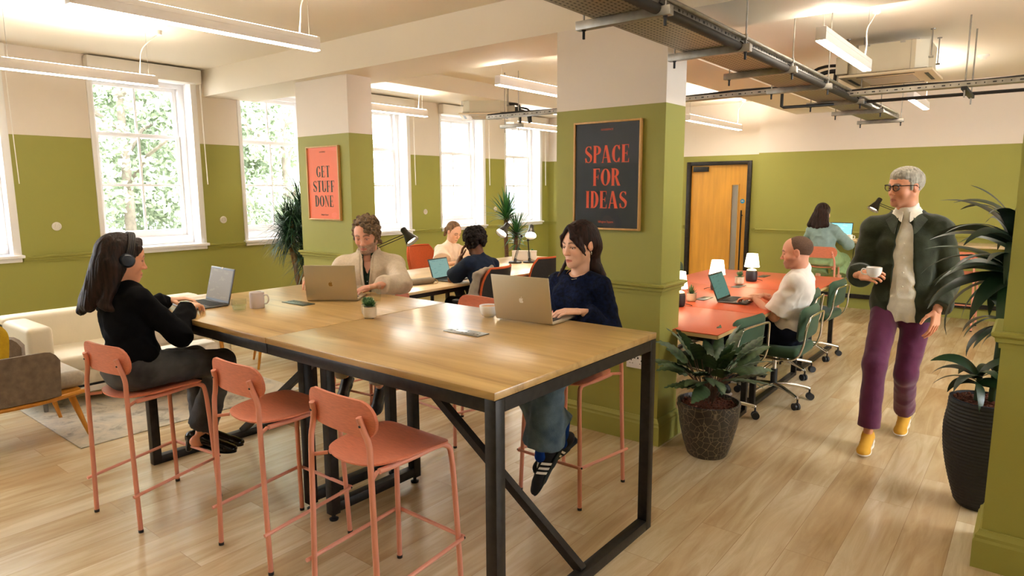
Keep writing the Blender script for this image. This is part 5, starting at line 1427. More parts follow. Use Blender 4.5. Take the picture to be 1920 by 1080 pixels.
def mesh_obj(name, pieces, m, parent, tints=None, mats=None):
    """pieces: [(pts, quads, tint array or None)] joined in one mesh"""
    vs = []; fs = []; tn = []; o = 0
    for pc in pieces:
        p, q = pc[0], pc[1]; vs.append(p); fs.append(q + o); o += len(p)
        tn.append(pc[2] if len(pc) > 2 and pc[2] is not None else np.ones((len(p), 3)))
    vs = np.concatenate(vs); fs = np.concatenate(fs); tn = np.concatenate(tn)
    me = D.meshes.new(name); me.vertices.add(len(vs)); me.vertices.foreach_set('co', vs.astype(np.float32).ravel())
    me.loops.add(len(fs) * 4); me.loops.foreach_set('vertex_index', fs[:, ::-1].astype(np.int32).ravel() if FLIP else fs.astype(np.int32).ravel())
    me.polygons.add(len(fs)); me.polygons.foreach_set('loop_start', np.arange(0, len(fs) * 4, 4, dtype=np.int32)); me.polygons.foreach_set('loop_total', np.full(len(fs), 4, dtype=np.int32))
    me.update(calc_edges=True); me.validate()
    me.polygons.foreach_set('use_smooth', [True] * len(me.polygons))
    if len(me.vertices) == len(tn):
        a = me.color_attributes.new('tint', 'FLOAT_COLOR', 'POINT'); a.data.foreach_set('color', np.concatenate([tn, np.ones((len(tn), 1))], 1).astype(np.float32).ravel())
    me.materials.append(m)
    ob = D.objects.new(name, me); COL.objects.link(ob)
    if parent is not None: ob.parent = parent
    return ob
FLIP = False
def skin_mat(name, rough=.5):
    m = D.materials.new(name); m.use_nodes = True; nt = m.node_tree; p = nt.nodes['Principled BSDF']
    a = nt.nodes.new('ShaderNodeAttribute'); a.attribute_name = 'tint'; nt.links.new(a.outputs['Color'], p.inputs['Base Color'])
    p.inputs['Roughness'].default_value = rough; p.inputs['Specular IOR Level'].default_value = .35
    return m
M_skin = skin_mat('skin')
def cloth(name, col, amt=.08, scale=40, rough=.85, col2=None, sheen=0.0, bump=.12, bs=220, stretch=None): return mat(name, col, rough, 0, nscale=scale, namt=amt, bump=bump, bscale=bs, sheen=sheen, col2=col2, stretch=stretch, spec=.18)
def hair_mat(name, c1, c2, f=90, stretch=(1, 1, .12), rough=.58):
    m = mat(name, c1, rough, 0, nscale=f, bump=.35, bscale=f * 1.6, stretch=stretch, col2=c2, spec=.25); return m

def ik(a, c, l1, l2, hint):
    a = V3(*a); c = V3(*c); d = c - a; L_ = np.linalg.norm(d)
    if L_ > (l1 + l2) * .999: s = L_ / (l1 + l2) * 1.001; l1 *= s; l2 *= s
    x = (l1 * l1 - l2 * l2 + L_ * L_) / (2 * L_); h = math.sqrt(max(0, l1 * l1 - x * x)); u = d / L_
    hv = V3(*hint); hv = nrm(hv - u * (hv @ u)); return a + u * x + hv * h

class Person:
    """joints in world metres; F = facing direction of the hips"""
    def __init__(s, pel, neck, F, fem=False, sc=1.0, sh_turn=0.0, sh_w=None):
        s.fem = fem; s.sc = sc; s.P = V3(*pel); s.N = V3(*neck); s.F = nrm(V3(*F))
        up = nrm(s.N - s.P); right = nrm(np.cross(s.F, up)); fwd = np.cross(up, right)
        c, n = math.cos(sh_turn), math.sin(sh_turn)
        s.right, s.fwd, s.up = right, fwd, up; s.B = np.stack([right, fwd, up], 1)
        s.sr = right * c + fwd * n; s.sf = np.cross(up, s.sr); s.SB = np.stack([s.sr, s.sf, up], 1)
        w = (sh_w or (.138 if fem else .168)) * sc
        s.sh = {1: s.N - up * .092 * sc + s.sr * w, -1: s.N - up * .092 * sc - s.sr * w}
        hw = .088 * sc; s.hip = {1: s.P + right * hw - up * .02, -1: s.P - right * hw - up * .02}
        s.la = ((.275, .235) if fem else (.30, .262)); s.ll = ((.405, .40) if fem else (.44, .435))
        s.el = {}; s.wr = {}; s.kn = {}; s.an = {}; s.toe = {}; s.hand = {}
    def arm(s, side, wrist, hint=(0, 0, -1)): s.wr[side] = V3(*wrist); s.el[side] = ik(s.sh[side], wrist, s.la[0] * s.sc, s.la[1] * s.sc, hint); return s
    def leg(s, side, ankle, hint=(0, 0, 1), toe=None):
        s.an[side] = V3(*ankle); s.kn[side] = ik(s.hip[side], ankle, s.ll[0] * s.sc, s.ll[1] * s.sc, hint)
        s.toe[side] = nrm(V3(*toe)) if toe is not None else s.F; return s
    def W(s, x, y, z): return s.P + s.right * x + s.fwd * y + s.up * z
    def torso(s, S, f=0.0, top=True, belly=0.0):
        c = s.sc; L_ = np.linalg.norm(s.N - s.P); B = s.B; P = s.P; u = s.up; fw = s.fwd; fem = s.fem
        S.ell(P + u * .02, ((.162 if fem else .155) * c + f, .108 * c + f, .115 * c + f), B, .03)
        S.ell(P + u * L_ * .36 + fw * .006, ((.116 if fem else .140) * c + f, (.086 + belly) * c + f, .16 * c + f), B, .05)
        m = nrm(s.right + s.sr); MBs = np.stack([m, np.cross(u, m), u], 1)
        S.ell(P + u * L_ * .66 + fw * .004, ((.130 if fem else .156) * c + f, (.092 if fem else .104) * c + f, .150 * c + f), MBs, .04)
        if fem:
            for q in (-1, 1): S.ell(P + u * L_ * .62 + s.sr * .058 * q + s.sf * .066, (.050 * c + f, .046 * c + f, .054 * c + f), s.SB, .03)
        r = (.040 if fem else .050) * c + f
        S.cone(s.sh[1], s.sh[-1], r, r, .03)
        if top:
            for q in (-1, 1): S.cone(s.N - u * .030, s.sh[q] + u * .004, (.034 if fem else .044) * c + f * .6, r * .85, .03)
        return S
    def arms(s, S, f=0.0, frac=2.0, cuff=0.0, k=.02, sides=(1, -1), loose=0.0):
        """frac: 1 = to the elbow, 2 = to the wrist"""
        c = s.sc * (.86 if s.fem else 1)
        for q in sides:
            a, e, w = s.sh[q], s.el[q], s.wr[q]; r0, r1, r2, r3 = .049 * c + f, .040 * c + f + loose * .5, .039 * c + f + loose * .5, .027 * c + f + loose
            if frac <= 1: b = a + (e - a) * frac; S.cone(a, b, r0, r0 + (r1 - r0) * frac + loose, k, fb=True)
            else:
                S.cone(a, e, r0, r1, k); t = min(1, frac - 1); b = e + (w - e) * t; S.cone(e, b, r2, r2 + (r3 - r2) * t + cuff, k, fb=t < 1)
        return S
    def legs(s, S, f=0.0, frac=2.0, k=.03, flare=0.0, knee=0.0, thigh=0.0):
        c = s.sc
        for q in (1, -1):
            h, n, a = s.hip[q], s.kn[q], s.an[q]
            S.cone(h, n, .080 * c + f + thigh, .054 * c + f + knee, k)
            if frac > 1: t = frac - 1; b = n + (a - n) * t; S.cone(n, b, .052 * c + f + knee, (.052 + (.036 - .052) * t) * c + f + flare, k, fb=t < 1)
        return S
    def folds(s, S, amp=.006, f=14, seed=0.0): S.noise(amp, f, True, seed); return S

def head_pieces(p, o, fwd, upv, skin, fem=False, vox=.0032, beard=None, brow=(.10, .07, .05), lip=(.55, .22, .18), gaze=0.0, open_=.8, neckr=None, ear=True, stubble=0.0, wide=1.0):
    """returns (mesh piece, frame) for the head+neck; o = centre between the ears"""
    f = nrm(fwd); r = nrm(np.cross(f, upv)); u = np.cross(r, f); B = np.stack([r, f, u], 1); o = V3(*o)
    L = lambda w: (V3(*w) - o) @ B
    S = SDF(vox, .02)
    S.ell((0, -.016, .030), (.0745 * wide, .096, .086))
    S.ell((0, .028, .022), (.064 * wide, .060, .078), k=.03)
    S.ell((0, .036, -.040), (.053 * wide, .048, .060), k=.03)
    j = .046 if fem else .053
    for q in (-1, 1):
        S.cone((q * j, -.004, -.046), (q * (.012 if fem else .018), .064, -.096), .018 if fem else .021, .015 if fem else .018, k=.028)
        S.ell((q * .041, .054, -.030), (.020, .022, .026), k=.022)
        S.cone((q * .014, .0855, .022), (q * .046, .070, .020), .007 if fem else .0095, .007, k=.014)
    S.ell((0, .071, -.098), (.018 if fem else .023, .016, .016), k=.02)
    S.ell((0, .074, -.068), (.026, .018, .024), k=.018)
    for q in (-1, 1):
        S.ell((q * .0315, .094, .002), (.018, .013, .0125), k=.012, op='-')
        S.ell((q * .0315, .0735, .001), (.0140, .0140, .0140), k=.004)
        S.ell((q * .0315, .0885, -.0015 - (.003 if gaze < 0 else 0)), (.0130, .0085, .0062 * open_), k=.0015, op='-')
    S.cone((0, .083, .014), (0, .103, -.028), .0065, .0092, k=.013)
    S.ell((0, .106, -.033), (.0110, .0110, .0095), k=.008)
    for q in (-1, 1): S.ell((q * .0115, .096, -.0365), (.0075, .0095, .0065), k=.006); S.ell((q * .0055, .104, -.043), (.0032, .0045, .0035), k=.002, op='-')
    lr = .0052 if fem else .0042
    for q in (-1, 1):
        S.cone((0, .0930, -.0645), (q * .021, .0835, -.0690), lr, .003, k=.005); S.cone((0, .0915, -.0785), (q * .017, .0840, -.0745), lr + .001, .0035, k=.005)
        S.cone((0, .0985, -.0712), (q * .023, .0865, -.0715), .0012, .0010, k=.003, op='-')
        if ear:
            S.ell((q * .0765 * wide, -.010, -.002), (.0085, .0195, .031), k=.006); S.ell((q * .088 * wide, -.006, .003), (.0075, .0105, .017), k=.004, op='-')
    nb = L(p.N - p.up * .03); nr = neckr or (.046 if fem else .058)
    S.cone((0, -.022, -.045), nb, nr, nr * 1.16, k=.03, flat=None)
    S.cone((0, -.03, -.02), (0, -.02, -.07), .05, .045, k=.02)
    pts, q = S.mesh(); x, y, z = pts[:, 0], pts[:, 1], pts[:, 2]; ax = np.abs(x)
    sk = np.array(skin); col = np.tile(sk, (len(pts), 1))
    def mix(mask, c): 
        nonlocal col; mask = np.clip(mask, 0, 1)[:, None]; col = col * (1 - mask) + np.array(c) * mask
    g = lambda a, s_: np.exp(-(a / s_) ** 2)
    mix(.30 * g(ax - .040, .020) * g(z + .032, .020) * (y > .02), sk * V3(1.02, .68, .60))
    mix(.25 * g(ax, .02) * g(z + .034, .012) * (y > .09), sk * V3(1.05, .70, .62))
    mix(.35 * (ax > .068) * g(z, .04) * (y < .02), sk * V3(1.05, .66, .58))
    if beard is not None:
        m_ = np.clip((-.044 - z + (ax * .25)) / .014, 0, 1) * np.clip((y + .012) / .035, 0, 1) * (z > -.135); lipm = (ax < .020) & (z > -.084) & (z < -.063) & (y > .084)
        m_ = m_ * (1 - lipm * 1.0); n_ = vnoise(pts, 260) * .5 + .5; c_ = np.array(beard[0])[None] * (1 - n_[:, None]) + np.array(beard[1])[None] * n_[:, None]
        m_ = np.clip(m_, 0, 1)[:, None] * beard[2]; col = col * (1 - m_) + c_ * m_
    if stubble: mix(stubble * np.clip((-.048 - z + ax * .3) / .018, 0, 1) * np.clip((y + .012) / .04, 0, 1) * (z > -.125), sk * V3(.50, .44, .42))
    mix(.95 * (np.clip(1 - np.abs(z + .0715) / (.0125 - ax * .30), 0, 1) ** .5) * (ax < .0235) * (y > .080), lip)
    by = .0275 - 18 * (ax - .030) ** 2
    mix((.9 if not fem else .85) * np.clip(1 - np.abs(z - by) / (.0062 if fem else .0078), 0, 1) ** .5 * (ax > .011) * (ax < .052) * (y > .055), brow)
    ed = np.sqrt(((ax - .0315) / .0150) ** 2 + ((z + .0015) / .0072) ** 2)
    mix((.95 if fem else .7) * np.clip(1 - np.abs(ed - .95) / .40, 0, 1) ** .7 * (y > .074) * (z > -.003), (.02, .012, .01) if fem else sk * .30)
    mix(.25 * np.clip(1.6 - ed, 0, 1) * (y > .07), sk * V3(.72, .55, .50))
    return (xf(pts, o, B), q, col), (o, B)
def eyes(parent, fr, iris=(.06, .04, .03), gaze=0.0):
    o, B = fr
    for q in (-1, 1):
        M_ = Matrix([[*B[0], o[0]], [*B[1], o[1]], [*B[2], o[2]], [0, 0, 0, 1]])
        mb = MB(); mb.ball((q * .0315, .0735, .001), .0125, 18, M_, 0)
        d = nrm(V3(0, 1, gaze)); c = V3(q * .0315, .0735, .001) + d * .0080
        F_ = frame((0, 0, 0), (1, 0, 0), tuple(d)); F_.translation = Vector(c)
        mb.ball((0, 0, 0), (.0060, .0060, .0060), 14, M_ @ F_, 1)
        mb.build('eye', [mat('eye_white', srgb(226, 220, 212), .25), mat('iris_%d' % int(iris[0] * 1000), iris, .15)], parent, 80)
def hand_piece(wrist, fdir, back, thumb_side, skin, sc=1.0, curl=(.35, .55, .35), spread=.06, vox=.0028, thumb=(.55, .75, -.35), curls=None, flex=0.0):
    """wrist, finger direction, back-of-hand normal; thumb_side +1 puts the thumb at +cross(back, fdir)"""
    X = nrm(fdir); Z = nrm(V3(*back) - X * (V3(*back) @ X)); Y = np.cross(Z, X) * thumb_side; B = np.stack([X, Y, Z], 1)
    S = SDF(vox, .006)
    S.cone((-.035, 0, 0), (.012, 0, 0), .021, .023, .012, flat=((0, 0, 1), .75))
    S.box((.050, -.001, 0), (.042, .034, .0105), rd=.0095, k=.014)
    S.ell((.028, .020, -.007), (.028, .016, .012), k=.012)
    ks = [(.090, .030), (.094, .010), (.090, -.011), (.082, -.030)]; Ls = [(.043, .026, .021), (.047, .029, .022), (.043, .027, .021), (.034, .021, .019)]
    for i, ((kx, ky), L3) in enumerate(zip(ks, Ls)):
        S.cone((.03, ky * .7, .001), (kx, ky, .001), .0085, .0090, .007)
        p = V3(kx, ky, .001); ang = flex; sp = (1.5 - i) * spread; cu = curls[i] if curls else curl
        for j in range(3):
            ang += cu[j]; d = V3(math.cos(ang) * math.cos(sp), math.sin(sp) * math.cos(ang), -math.sin(ang)); n = p + d * L3[j]
            S.cone(p, n, .0086 - .0008 * j - (.0008 if i == 3 else 0), .0080 - .0009 * j - (.0008 if i == 3 else 0), .0018); p = n
    p = V3(.016, .022, -.005); d = nrm(V3(*thumb))
    for j, (l, r) in enumerate(((.042, .0125), (.032, .0098), (.026, .0088))):
        n = p + d * l; S.cone(p, n, r, r - .0012, .004 if j else .010); p = n; d = nrm(d + V3(.30, -.22, .0))
    pts, q = S.mesh(); pts = pts * sc
    sk = np.array(skin); col = np.tile(sk, (len(pts), 1)); red = np.clip((pts[:, 0] - .085) / .08, 0, 1)[:, None] * .22
    col = col * (1 - red) + sk * V3(1.03, .72, .64) * red
    if thumb_side < 0: q = q[:, ::-1]
    return (xf(pts, V3(*wrist), B), q, col)
def person(name_label, p, head, hands, skin, vox=.009, bare=False):
    """one continuous skin mesh: body + head + hands, the top-level object"""
    S = SDF(vox, .03); p.torso(S, -.010); p.arms(S, -.002)
    if p.kn: p.legs(S, -.010)
    if bare:
        for q in p.an: S.ell(p.an[q] - p.toe[q] * .022 - V3(0, 0, .022), (.034, .034, .036), None, .02); S.cone(p.an[q] - V3(0, 0, .03), p.an[q] + p.toe[q] * .07 - V3(0, 0, .05), .026, .022, .02)
    pts, q = S.mesh(); body = (pts, q, np.tile(np.array(skin), (len(pts), 1)))
    o = mesh_obj('person', [body] + head + hands, M_skin, None); tag(o, name_label, 'person'); return o
def part(name, S, m, parent):
    pts, q = S.mesh() if isinstance(S, SDF) else S
    return mesh_obj(name, [(pts, q, None)], m, parent)
def hair_part(S, fr, m, parent, name='hair'):
    pts, q = S.mesh(); return mesh_obj(name, [(xf(pts, *fr), q, None)], m, parent)
def shoe(parent, ankle, toe, m_up, m_sole, L_=.27, up=(0, 0, 1), name='shoe', mul=False, extra=None, heel=0.0, w=1.0):
    """shoe in its own frame: x to the toe, z up, origin under the ankle at the sole"""
    X = nrm(toe); Z = nrm(V3(*up) - X * (V3(*up) @ X)); Y = np.cross(Z, X); B = np.stack([X, Y, Z], 1); o = V3(*ankle) - Z * .085
    h = heel
    S = SDF(.0045, .02)
    S.ell((-.030, 0, .045 + h), (.048, .034 * w, .042)); S.cone((.02, 0, .050 + h * .7), (.135, 0, .030), .036 * w, .034 * w, k=.03, flat=((0, 0, 1), .9))
    S.ell((.160, .0, .022), (.050, .040 * w, .026)); 
    if not mul: S.cone((-.02, 0, .06 + h), (-.012, 0, .098 + h), .034, .033, k=.02)
    S.cut((0, 0, .008), (0, 0, -1)) if not heel else None
    if not mul: S.cut((0, 0, .092 + h), (0, 0, 1), near=.08); S.ell((-.01, 0, .105 + h), (.030, .024, .030), op='-', k=.004)
    pts, q = S.mesh(); so = mesh_obj(name, [(xf(pts, o, B), q, None)], m_up, parent)
    S = SDF(.0045, .015)
    if not heel:
        S.box((-.02, 0, .010), (.060, .036 * w, .013), rd=.011); S.box((.060, 0, .009), (.070, .037 * w, .011), rd=.010); S.ell((.145, 0, .011), (.068, .044 * w, .012))
    else:
        S.cone((-.045, 0, .030 + h), (-.055, 0, .006), .026, .017); S.ell((.145, 0, .004), (.065, .040, .006)); S.cone((-.03, 0, .012 + h), (.10, 0, .006), .02, .02, flat=((0, 0, 1), .3))
    pts, q = S.mesh(); mesh_obj('sole', [(xf(pts, o, B), q, None)], m_sole, so)
    M_ = Matrix([[*B[0], o[0]], [*B[1], o[1]], [*B[2], o[2]], [0, 0, 0, 1]])
    if extra: extra(so, M_)
    return so

def collar(b, p, m, rx, ry, h, spread, drop, point, gap=.35, name='collar', push=.02, width=.35, inward=0.0, thick=.005, back=.01):
    """folded collar: a band round the neck whose front ends hang down as points or lapels"""
    def fn(u, v):
        a = gap + (2 * math.pi - 2 * gap) * u; e = math.exp(-((min(a, 2 * math.pi - a) - gap) / width) ** 2); sg = 1 if a < math.pi else -1
        dr = (drop + point * e) * v; cx = math.sin(a); cy = math.cos(a)
        rr = 1 + 0 * v
        x = cx * (rx + spread * v * (1 - .4 * e)) - sg * inward * e * v * v; y = cy * (ry + spread * v) + push * e * min(1, v * 1.6) + (.45 * min(dr, .10) * max(0, cy))
        z = h - dr + .006 * math.sin(math.pi * min(1, v * 2)) - .014 * max(0, cy)
        P_ = p.N + p.sr * x + p.sf * (y - back) + p.up * z
        nr = p.sr * cx + p.sf * cy + p.up * (.6 - .3 * e); return tuple(P_), tuple(nr)
    return MB().shell(fn, 60, 8, thick).build(name, m, b, 80)
SK_FAIR = srgb(226, 176, 146); SK_TAN = srgb(214, 150, 116); SK_RED = srgb(212, 154, 126); SK_DARK = srgb(104, 66, 44)
M_brown_hair = hair_mat('dark_brown_hair', srgb(16, 10, 8), srgb(46, 29, 20), 70)
M_brunette = hair_mat('brunette_hair', srgb(22, 13, 11), srgb(54, 32, 26), 60)
M_grey_hair = hair_mat('silver_hair', srgb(120, 116, 106), srgb(178, 172, 158), 80)
M_curl_hair = hair_mat('grey_brown_curls', srgb(58, 42, 28), srgb(128, 104, 76), 55, (1, 1, 1))
M_buzz = hair_mat('cropped_hair', srgb(70, 52, 42), srgb(108, 84, 68), 300, (1, 1, 1), .8)
M_afro = hair_mat('black_curls', srgb(12, 9, 8), srgb(36, 26, 22), 70, (1, 1, 1), .7)
M_light_brown = hair_mat('light_brown_hair', srgb(84, 60, 40), srgb(132, 98, 66), 60)

# ---------------------------------------------------------------- woman in navy chenille jumper
def woman_navy():
    p = Person((-1.965, 3.02, .775), (-1.965, 3.075, 1.225), (-.02, -1, 0), True, 1.0)
    p.arm(1, (-2.19, 2.86, 1.025), (-.6, .1, -.8)); p.arm(-1, (-1.835, 2.905, 1.022), (.45, .6, -.9))
    p.ll = (.405, .42); p.leg(1, (-1.855, 2.745, .375), (-.3, -1, .4)); p.leg(-1, (-1.915, 2.655, .315), (.2, -1, .5))
    hd, fr = head_pieces(p, (-1.957, 3.045, 1.362), (-.17, -.97, -.13), (0, -.13, 1), SK_FAIR, True, lip=srgb(176, 84, 72), brow=srgb(60, 40, 30), gaze=-.3, open_=.8, neckr=.044)
    h1 = hand_piece((-2.185, 2.845, 1.018), (.35, -.9, -.05), (0, 0, 1), 1, SK_FAIR, .92)
    h2 = hand_piece(p.wr[-1] + V3(-.01, -.01, .004), (-.72, -.66, .02), (.1, -.1, 1), -1, SK_FAIR, .92, curl=(.30, .45, .30))
    b = person('woman in navy chenille jumper and wide blue jeans typing at the silver laptop', p, [hd], [h1, h2], SK_FAIR)
    eyes(b, fr, (.05, .03, .02), -.35)
    S = SDF(.008, .03); p.torso(S, .012); p.arms(S, .016, 1.94, .006, loose=.014)
    S.ell(p.N + p.up * .020 + p.fwd * .055, (.090, .085, .072), p.B, op='-', k=.006)
    S.cut(p.P - p.up * .09, -p.up); p.folds(S, .007, 13, 3)
    part('jumper', S, cloth('navy_chenille', srgb(6, 9, 20), .5, 55, .95, srgb(16, 26, 54), 0, .5, 90), b)
    S = SDF(.008, .03); S.ell(p.P, (.185, .135, .12), p.B); p.legs(S, .008, 1.84, .03, .062, .004)
    S.cut(p.P + p.up * .06, p.up); p.folds(S, .005, 15, 9)
    part('jeans', S, cloth('faded_blue_denim', srgb(70, 92, 112), .22, 12, .9, srgb(104, 126, 142), .1, .25, 260), b)
    blk = mat('black_suede', srgb(22, 22, 26), .8); so = mat('dark_rubber', srgb(30, 40, 44), .6)
    for q in (1, -1):
        S = SDF(.006, .01); a = p.an[q]; S.cone(a + V3(0, .01, .09), a + V3(0, -.01, -.02), .036, .036); part('sock', S, cloth('royal_blue_wool', srgb(18, 62, 150), .08, 90), b)
        def stripes(o, M_):
            mb = MB()
            for s in (-1, 1):
                for k in range(3):
                    x = .020 + k * .026; mb.shell(lambda u, v: ((x + u * .013 + v * .022, s * (.0395 - .008 * max(0, v - .35) ** 1.2 * 2.2), .022 + v * .048), (0, s, .35 * v)), 2, 6, .003, M_)
            mb.build('stripe', M_trimw, o, 60)
            MB().tube([M_ @ Vector(w) for w in ((.02, 0, .078), (.05, 0, .071), (.085, 0, .060))], .009, 8).build('tongue', M_trimw if q == -1 else blk, o)
        shoe(b, p.an[q] - V3(0, .01, .0), (-.35, -.75, -.50) if q == 1 else (-.22, -.50, -.84), blk, so, up=(0, -.75, .55) if q == 1 else (-.50, -.55, .50), extra=stripes, w=.92)
    # hair: parted in the middle, curtain fringe, long behind the shoulders
    o, B = fr; L = lambda w: (V3(*w) - o) @ B
    S = SDF(.0038, .012)
    S.ell((0, -.022, .038), (.084, .103, .093)); S.ell((0, -.06, .0), (.078, .072, .10), k=.03)
    S.ell((0, .085, -.035), (.062, .075, .105), op='-', k=.006); S.ell((0, .09, .030), (.028, .05, .060), op='-', k=.006)
    S.ell((-.084, -.006, -.008), (.014, .020, .032), op='-', k=.004)
    for q in (-1, 1):
        for j in range(3):
            S.cone((q * .004, .068 - j * .012, .110), (q * (.036 + .008 * j), .088 - j * .014, .056), .0095, .010, k=.008)
            S.cone((q * (.036 + .008 * j), .088 - j * .014, .056), (q * (.064 + .004 * j), .066 - j * .014, .002 - .012 * j), .010, .0065, k=.008)
        S.cone((q * .066, .062, .000), (q * .077, .038, -.045), .006, .003, k=.006)
    S.cone((-.055, -.06, .0), L((-2.065, 3.12, 1.15)), .040, .016, k=.02); S.cone((-.02, -.08, -.03), L((-2.0, 3.18, 1.12)), .055, .03, k=.03)
    S.cone((.06, -.06, .0), L((-1.87, 3.14, 1.19)), .048, .026, k=.02); S.cone((.03, -.08, -.03), L((-1.88, 3.18, 1.10)), .055, .028, k=.03)
    S.cone((.075, -.035, -.03), L((-2.075, 3.02, 1.17)), .012, .007, k=.01)
    S.noise(.0030, 1.0, True, 2, np.diag([95, 70, 9]))
    hair_part(S, fr, M_brunette, b)
    mb = MB(); c = [L((-1.965 + .062 * math.sin(a), 3.05 - .072 * math.cos(a), 1.222 - .045 * (math.cos(a) * .5 + .5) ** 2)) for a in np.linspace(-2.2, 2.2, 24)]
    mb.tube([Vector(o + B @ w) for w in c], .0022, 6); mb.ball(tuple(o + B @ (c[12] + V3(0, .002, -.012))), .006, 8); mb.build('necklace', mat('silver', srgb(200, 190, 170), .25, 1), b)
    mb = MB(); mb.ball(tuple(o + B @ V3(-.080, -.008, -.042)), (.003, .003, .010), 8); mb.build('earring', MATS['silver'], b)
woman_navy()

# ---------------------------------------------------------------- woman with headphones
def woman_headphones():
    p = Person((-3.575, 1.375, .775), (-3.645, 1.375, 1.195), (-.10, 1, 0), True, 1.0)
    p.arm(1, (-3.605, 1.672, 1.028), (1.0, -.35, -.9)); p.arm(-1, (-3.93, 1.72, 1.03), (-.9, -.2, -.8))
    p.ll = (.42, .455); p.leg(1, (-3.615, 1.70, .290), (.1, 1, .35)); p.leg(-1, (-3.76, 1.82, .25), (-.2, .8, .6))
    hd, fr = head_pieces(p, (-3.615, 1.385, 1.322), (.16, .97, -.20), (0, .2, 1), SK_TAN, True, lip=srgb(170, 96, 80), gaze=-.3, open_=.6, neckr=.045)
    h1 = hand_piece((-3.612, 1.682, 1.036), (-.52, .85, -.02), (.15, .05, 1), 1, SK_FAIR, .92, curl=(.35, .5, .3))
    h2 = hand_piece((-3.925, 1.735, 1.034), (.42, .90, -.0), (-.1, 0, 1), -1, SK_FAIR, .92, curl=(.35, .5, .3))
    b = person('dark long-haired woman in black shirt and headphones typing at the table\'s far end', p, [hd], [h1, h2], SK_TAN, bare=True)
    eyes(b, fr, (.05, .03, .02), -.3)
    S = SDF(.008, .03); p.torso(S, .016); p.arms(S, .012, 1.93, .006, loose=.012)
    S.cone(p.N - p.up * .02, p.N + p.up * .012, .055, .050, k=.01); S.ell(p.N + p.up * .045 + p.fwd * .02, (.046, .050, .045), p.B, op='-', k=.006)
    for q in (1, -1): S.cone(p.wr[q] + (p.el[q] - p.wr[q]) * .24, p.wr[q] + (p.el[q] - p.wr[q]) * .06, .040, .041, k=.004)
    S.cut(p.P + p.up * .02 + p.fwd * .0, -p.up - p.fwd * .05); p.folds(S, .009, 11, 5)
    part('shirt', S, cloth('black_crepe', srgb(5, 5, 7), .2, 30, .95, None, .0, .1, 90), b)
    S = SDF(.008, .03); S.ell(p.P - p.up * .01, (.172, .138, .118), p.B); p.legs(S, .006, 1.86, .03, .032, .006, .004)
    S.cut(p.P + p.up * .09, p.up); p.folds(S, .006, 14, 2)
    j = part('jeans', S, cloth('charcoal_denim', srgb(46, 49, 54), .2, 6, .9, srgb(88, 90, 93), .15, .3, 260), b)
    blk = mat('black_patent', srgb(14, 13, 14), .15)
    shoe(b, p.an[1] + V3(0, 0, .0), (.70, .68, -.10), blk, blk, mul=True, heel=.030, w=.92)
    shoe(b, p.an[-1] + V3(0, 0, .0), (.5, .8, -.15), blk, blk, mul=True, heel=.030, w=.92)
    o, B = fr; L = lambda w: (V3(*w) - o) @ B
    S = SDF(.0042, .014)
    S.ell((0, -.022, .036), (.083, .103, .093)); S.ell((0, -.055, -.02), (.080, .070, .11), k=.03)
    S.ell((0, .088, -.040), (.078, .075, .108), op='-', k=.008)
    for q in (-1, 1):
        S.cone((q * .008, .060, .098), (q * .056, .052, .060), .013, .012, k=.015); S.cone((q * .056, .052, .060), (q * .076, .022, .0), .012, .008, k=.012)
    for (a, e, r0, r1) in (((-.03, -.07, -.03), (-3.735, 1.24, 1.12), .052, .028), ((.04, -.07, -.03), (-3.65, 1.225, 1.10), .052, .032), ((0, -.08, -.05), (-3.71, 1.21, 1.07), .052, .022), ((-.05, -.05, -.04), (-3.765, 1.255, 1.08), .040, .018), ((.062, -.035, -.05), (-3.565, 1.27, 1.10), .036, .018)):
        S.cone(a, L(e), r0, r1, k=.03)
    S.cone(L((-3.765, 1.255, 1.08)), L((-3.80, 1.23, 1.05)), .018, .006, k=.02); S.cone(L((-3.58, 1.26, 1.11)), L((-3.53, 1.31, 1.07)), .02, .010, k=.02)
    S.noise(.0045, 1.0, True, 4, np.diag([60, 48, 7]))
    hair_part(S, fr, M_brown_hair, b)
    # headphones
    t = thing('headphones', 'black over-ear headphones worn by the dark long-haired woman', 'headphones', tuple(o))
    W_ = lambda x, y, z: Vector(B @ V3(x, y, z))
    arc = [W_(.094 * math.cos(a), .008 + .010 * math.sin(a), .030 + .105 * math.sin(a)) for a in np.linspace(-.25, math.pi + .25, 26)]
    mb = MB(); F0 = W_(0, 1, 0)
    for off in (-.012, -.004, .004, .012): mb.tube([q_ + F0 * off for q_ in arc], .0052, 8)
    mb.build('headband', mat('charcoal_padding', srgb(44, 40, 40), .6), t)
    for q in (-1, 1):
        M_ = Matrix([[*B[0], 0], [*B[1], 0], [*B[2], 0], [0, 0, 0, 1]]) @ T(q * .084, .0, -.006) @ rotm(0, R(90 * q))
        c = MB().lathe([(0, .030), (.026, .029), (.034, .020), (.036, .006), (.036, -.002)], n=28, M=M_).build('ear_cup', mat('midnight_plastic', srgb(16, 22, 34), .35), t)
        MB().lathe([(.0368, .004), (.0378, .0065), (.0368, .009)], n=28, M=M_, caps=False).build('trim_ring', M_chrome, c)
        MB().lathe([(.020, -.012), (.034, -.012), (.036, -.004), (.034, .002), (.02, .002)], n=24, M=M_, caps=False).build('ear_pad', M_blackplastic, c)
woman_headphones()

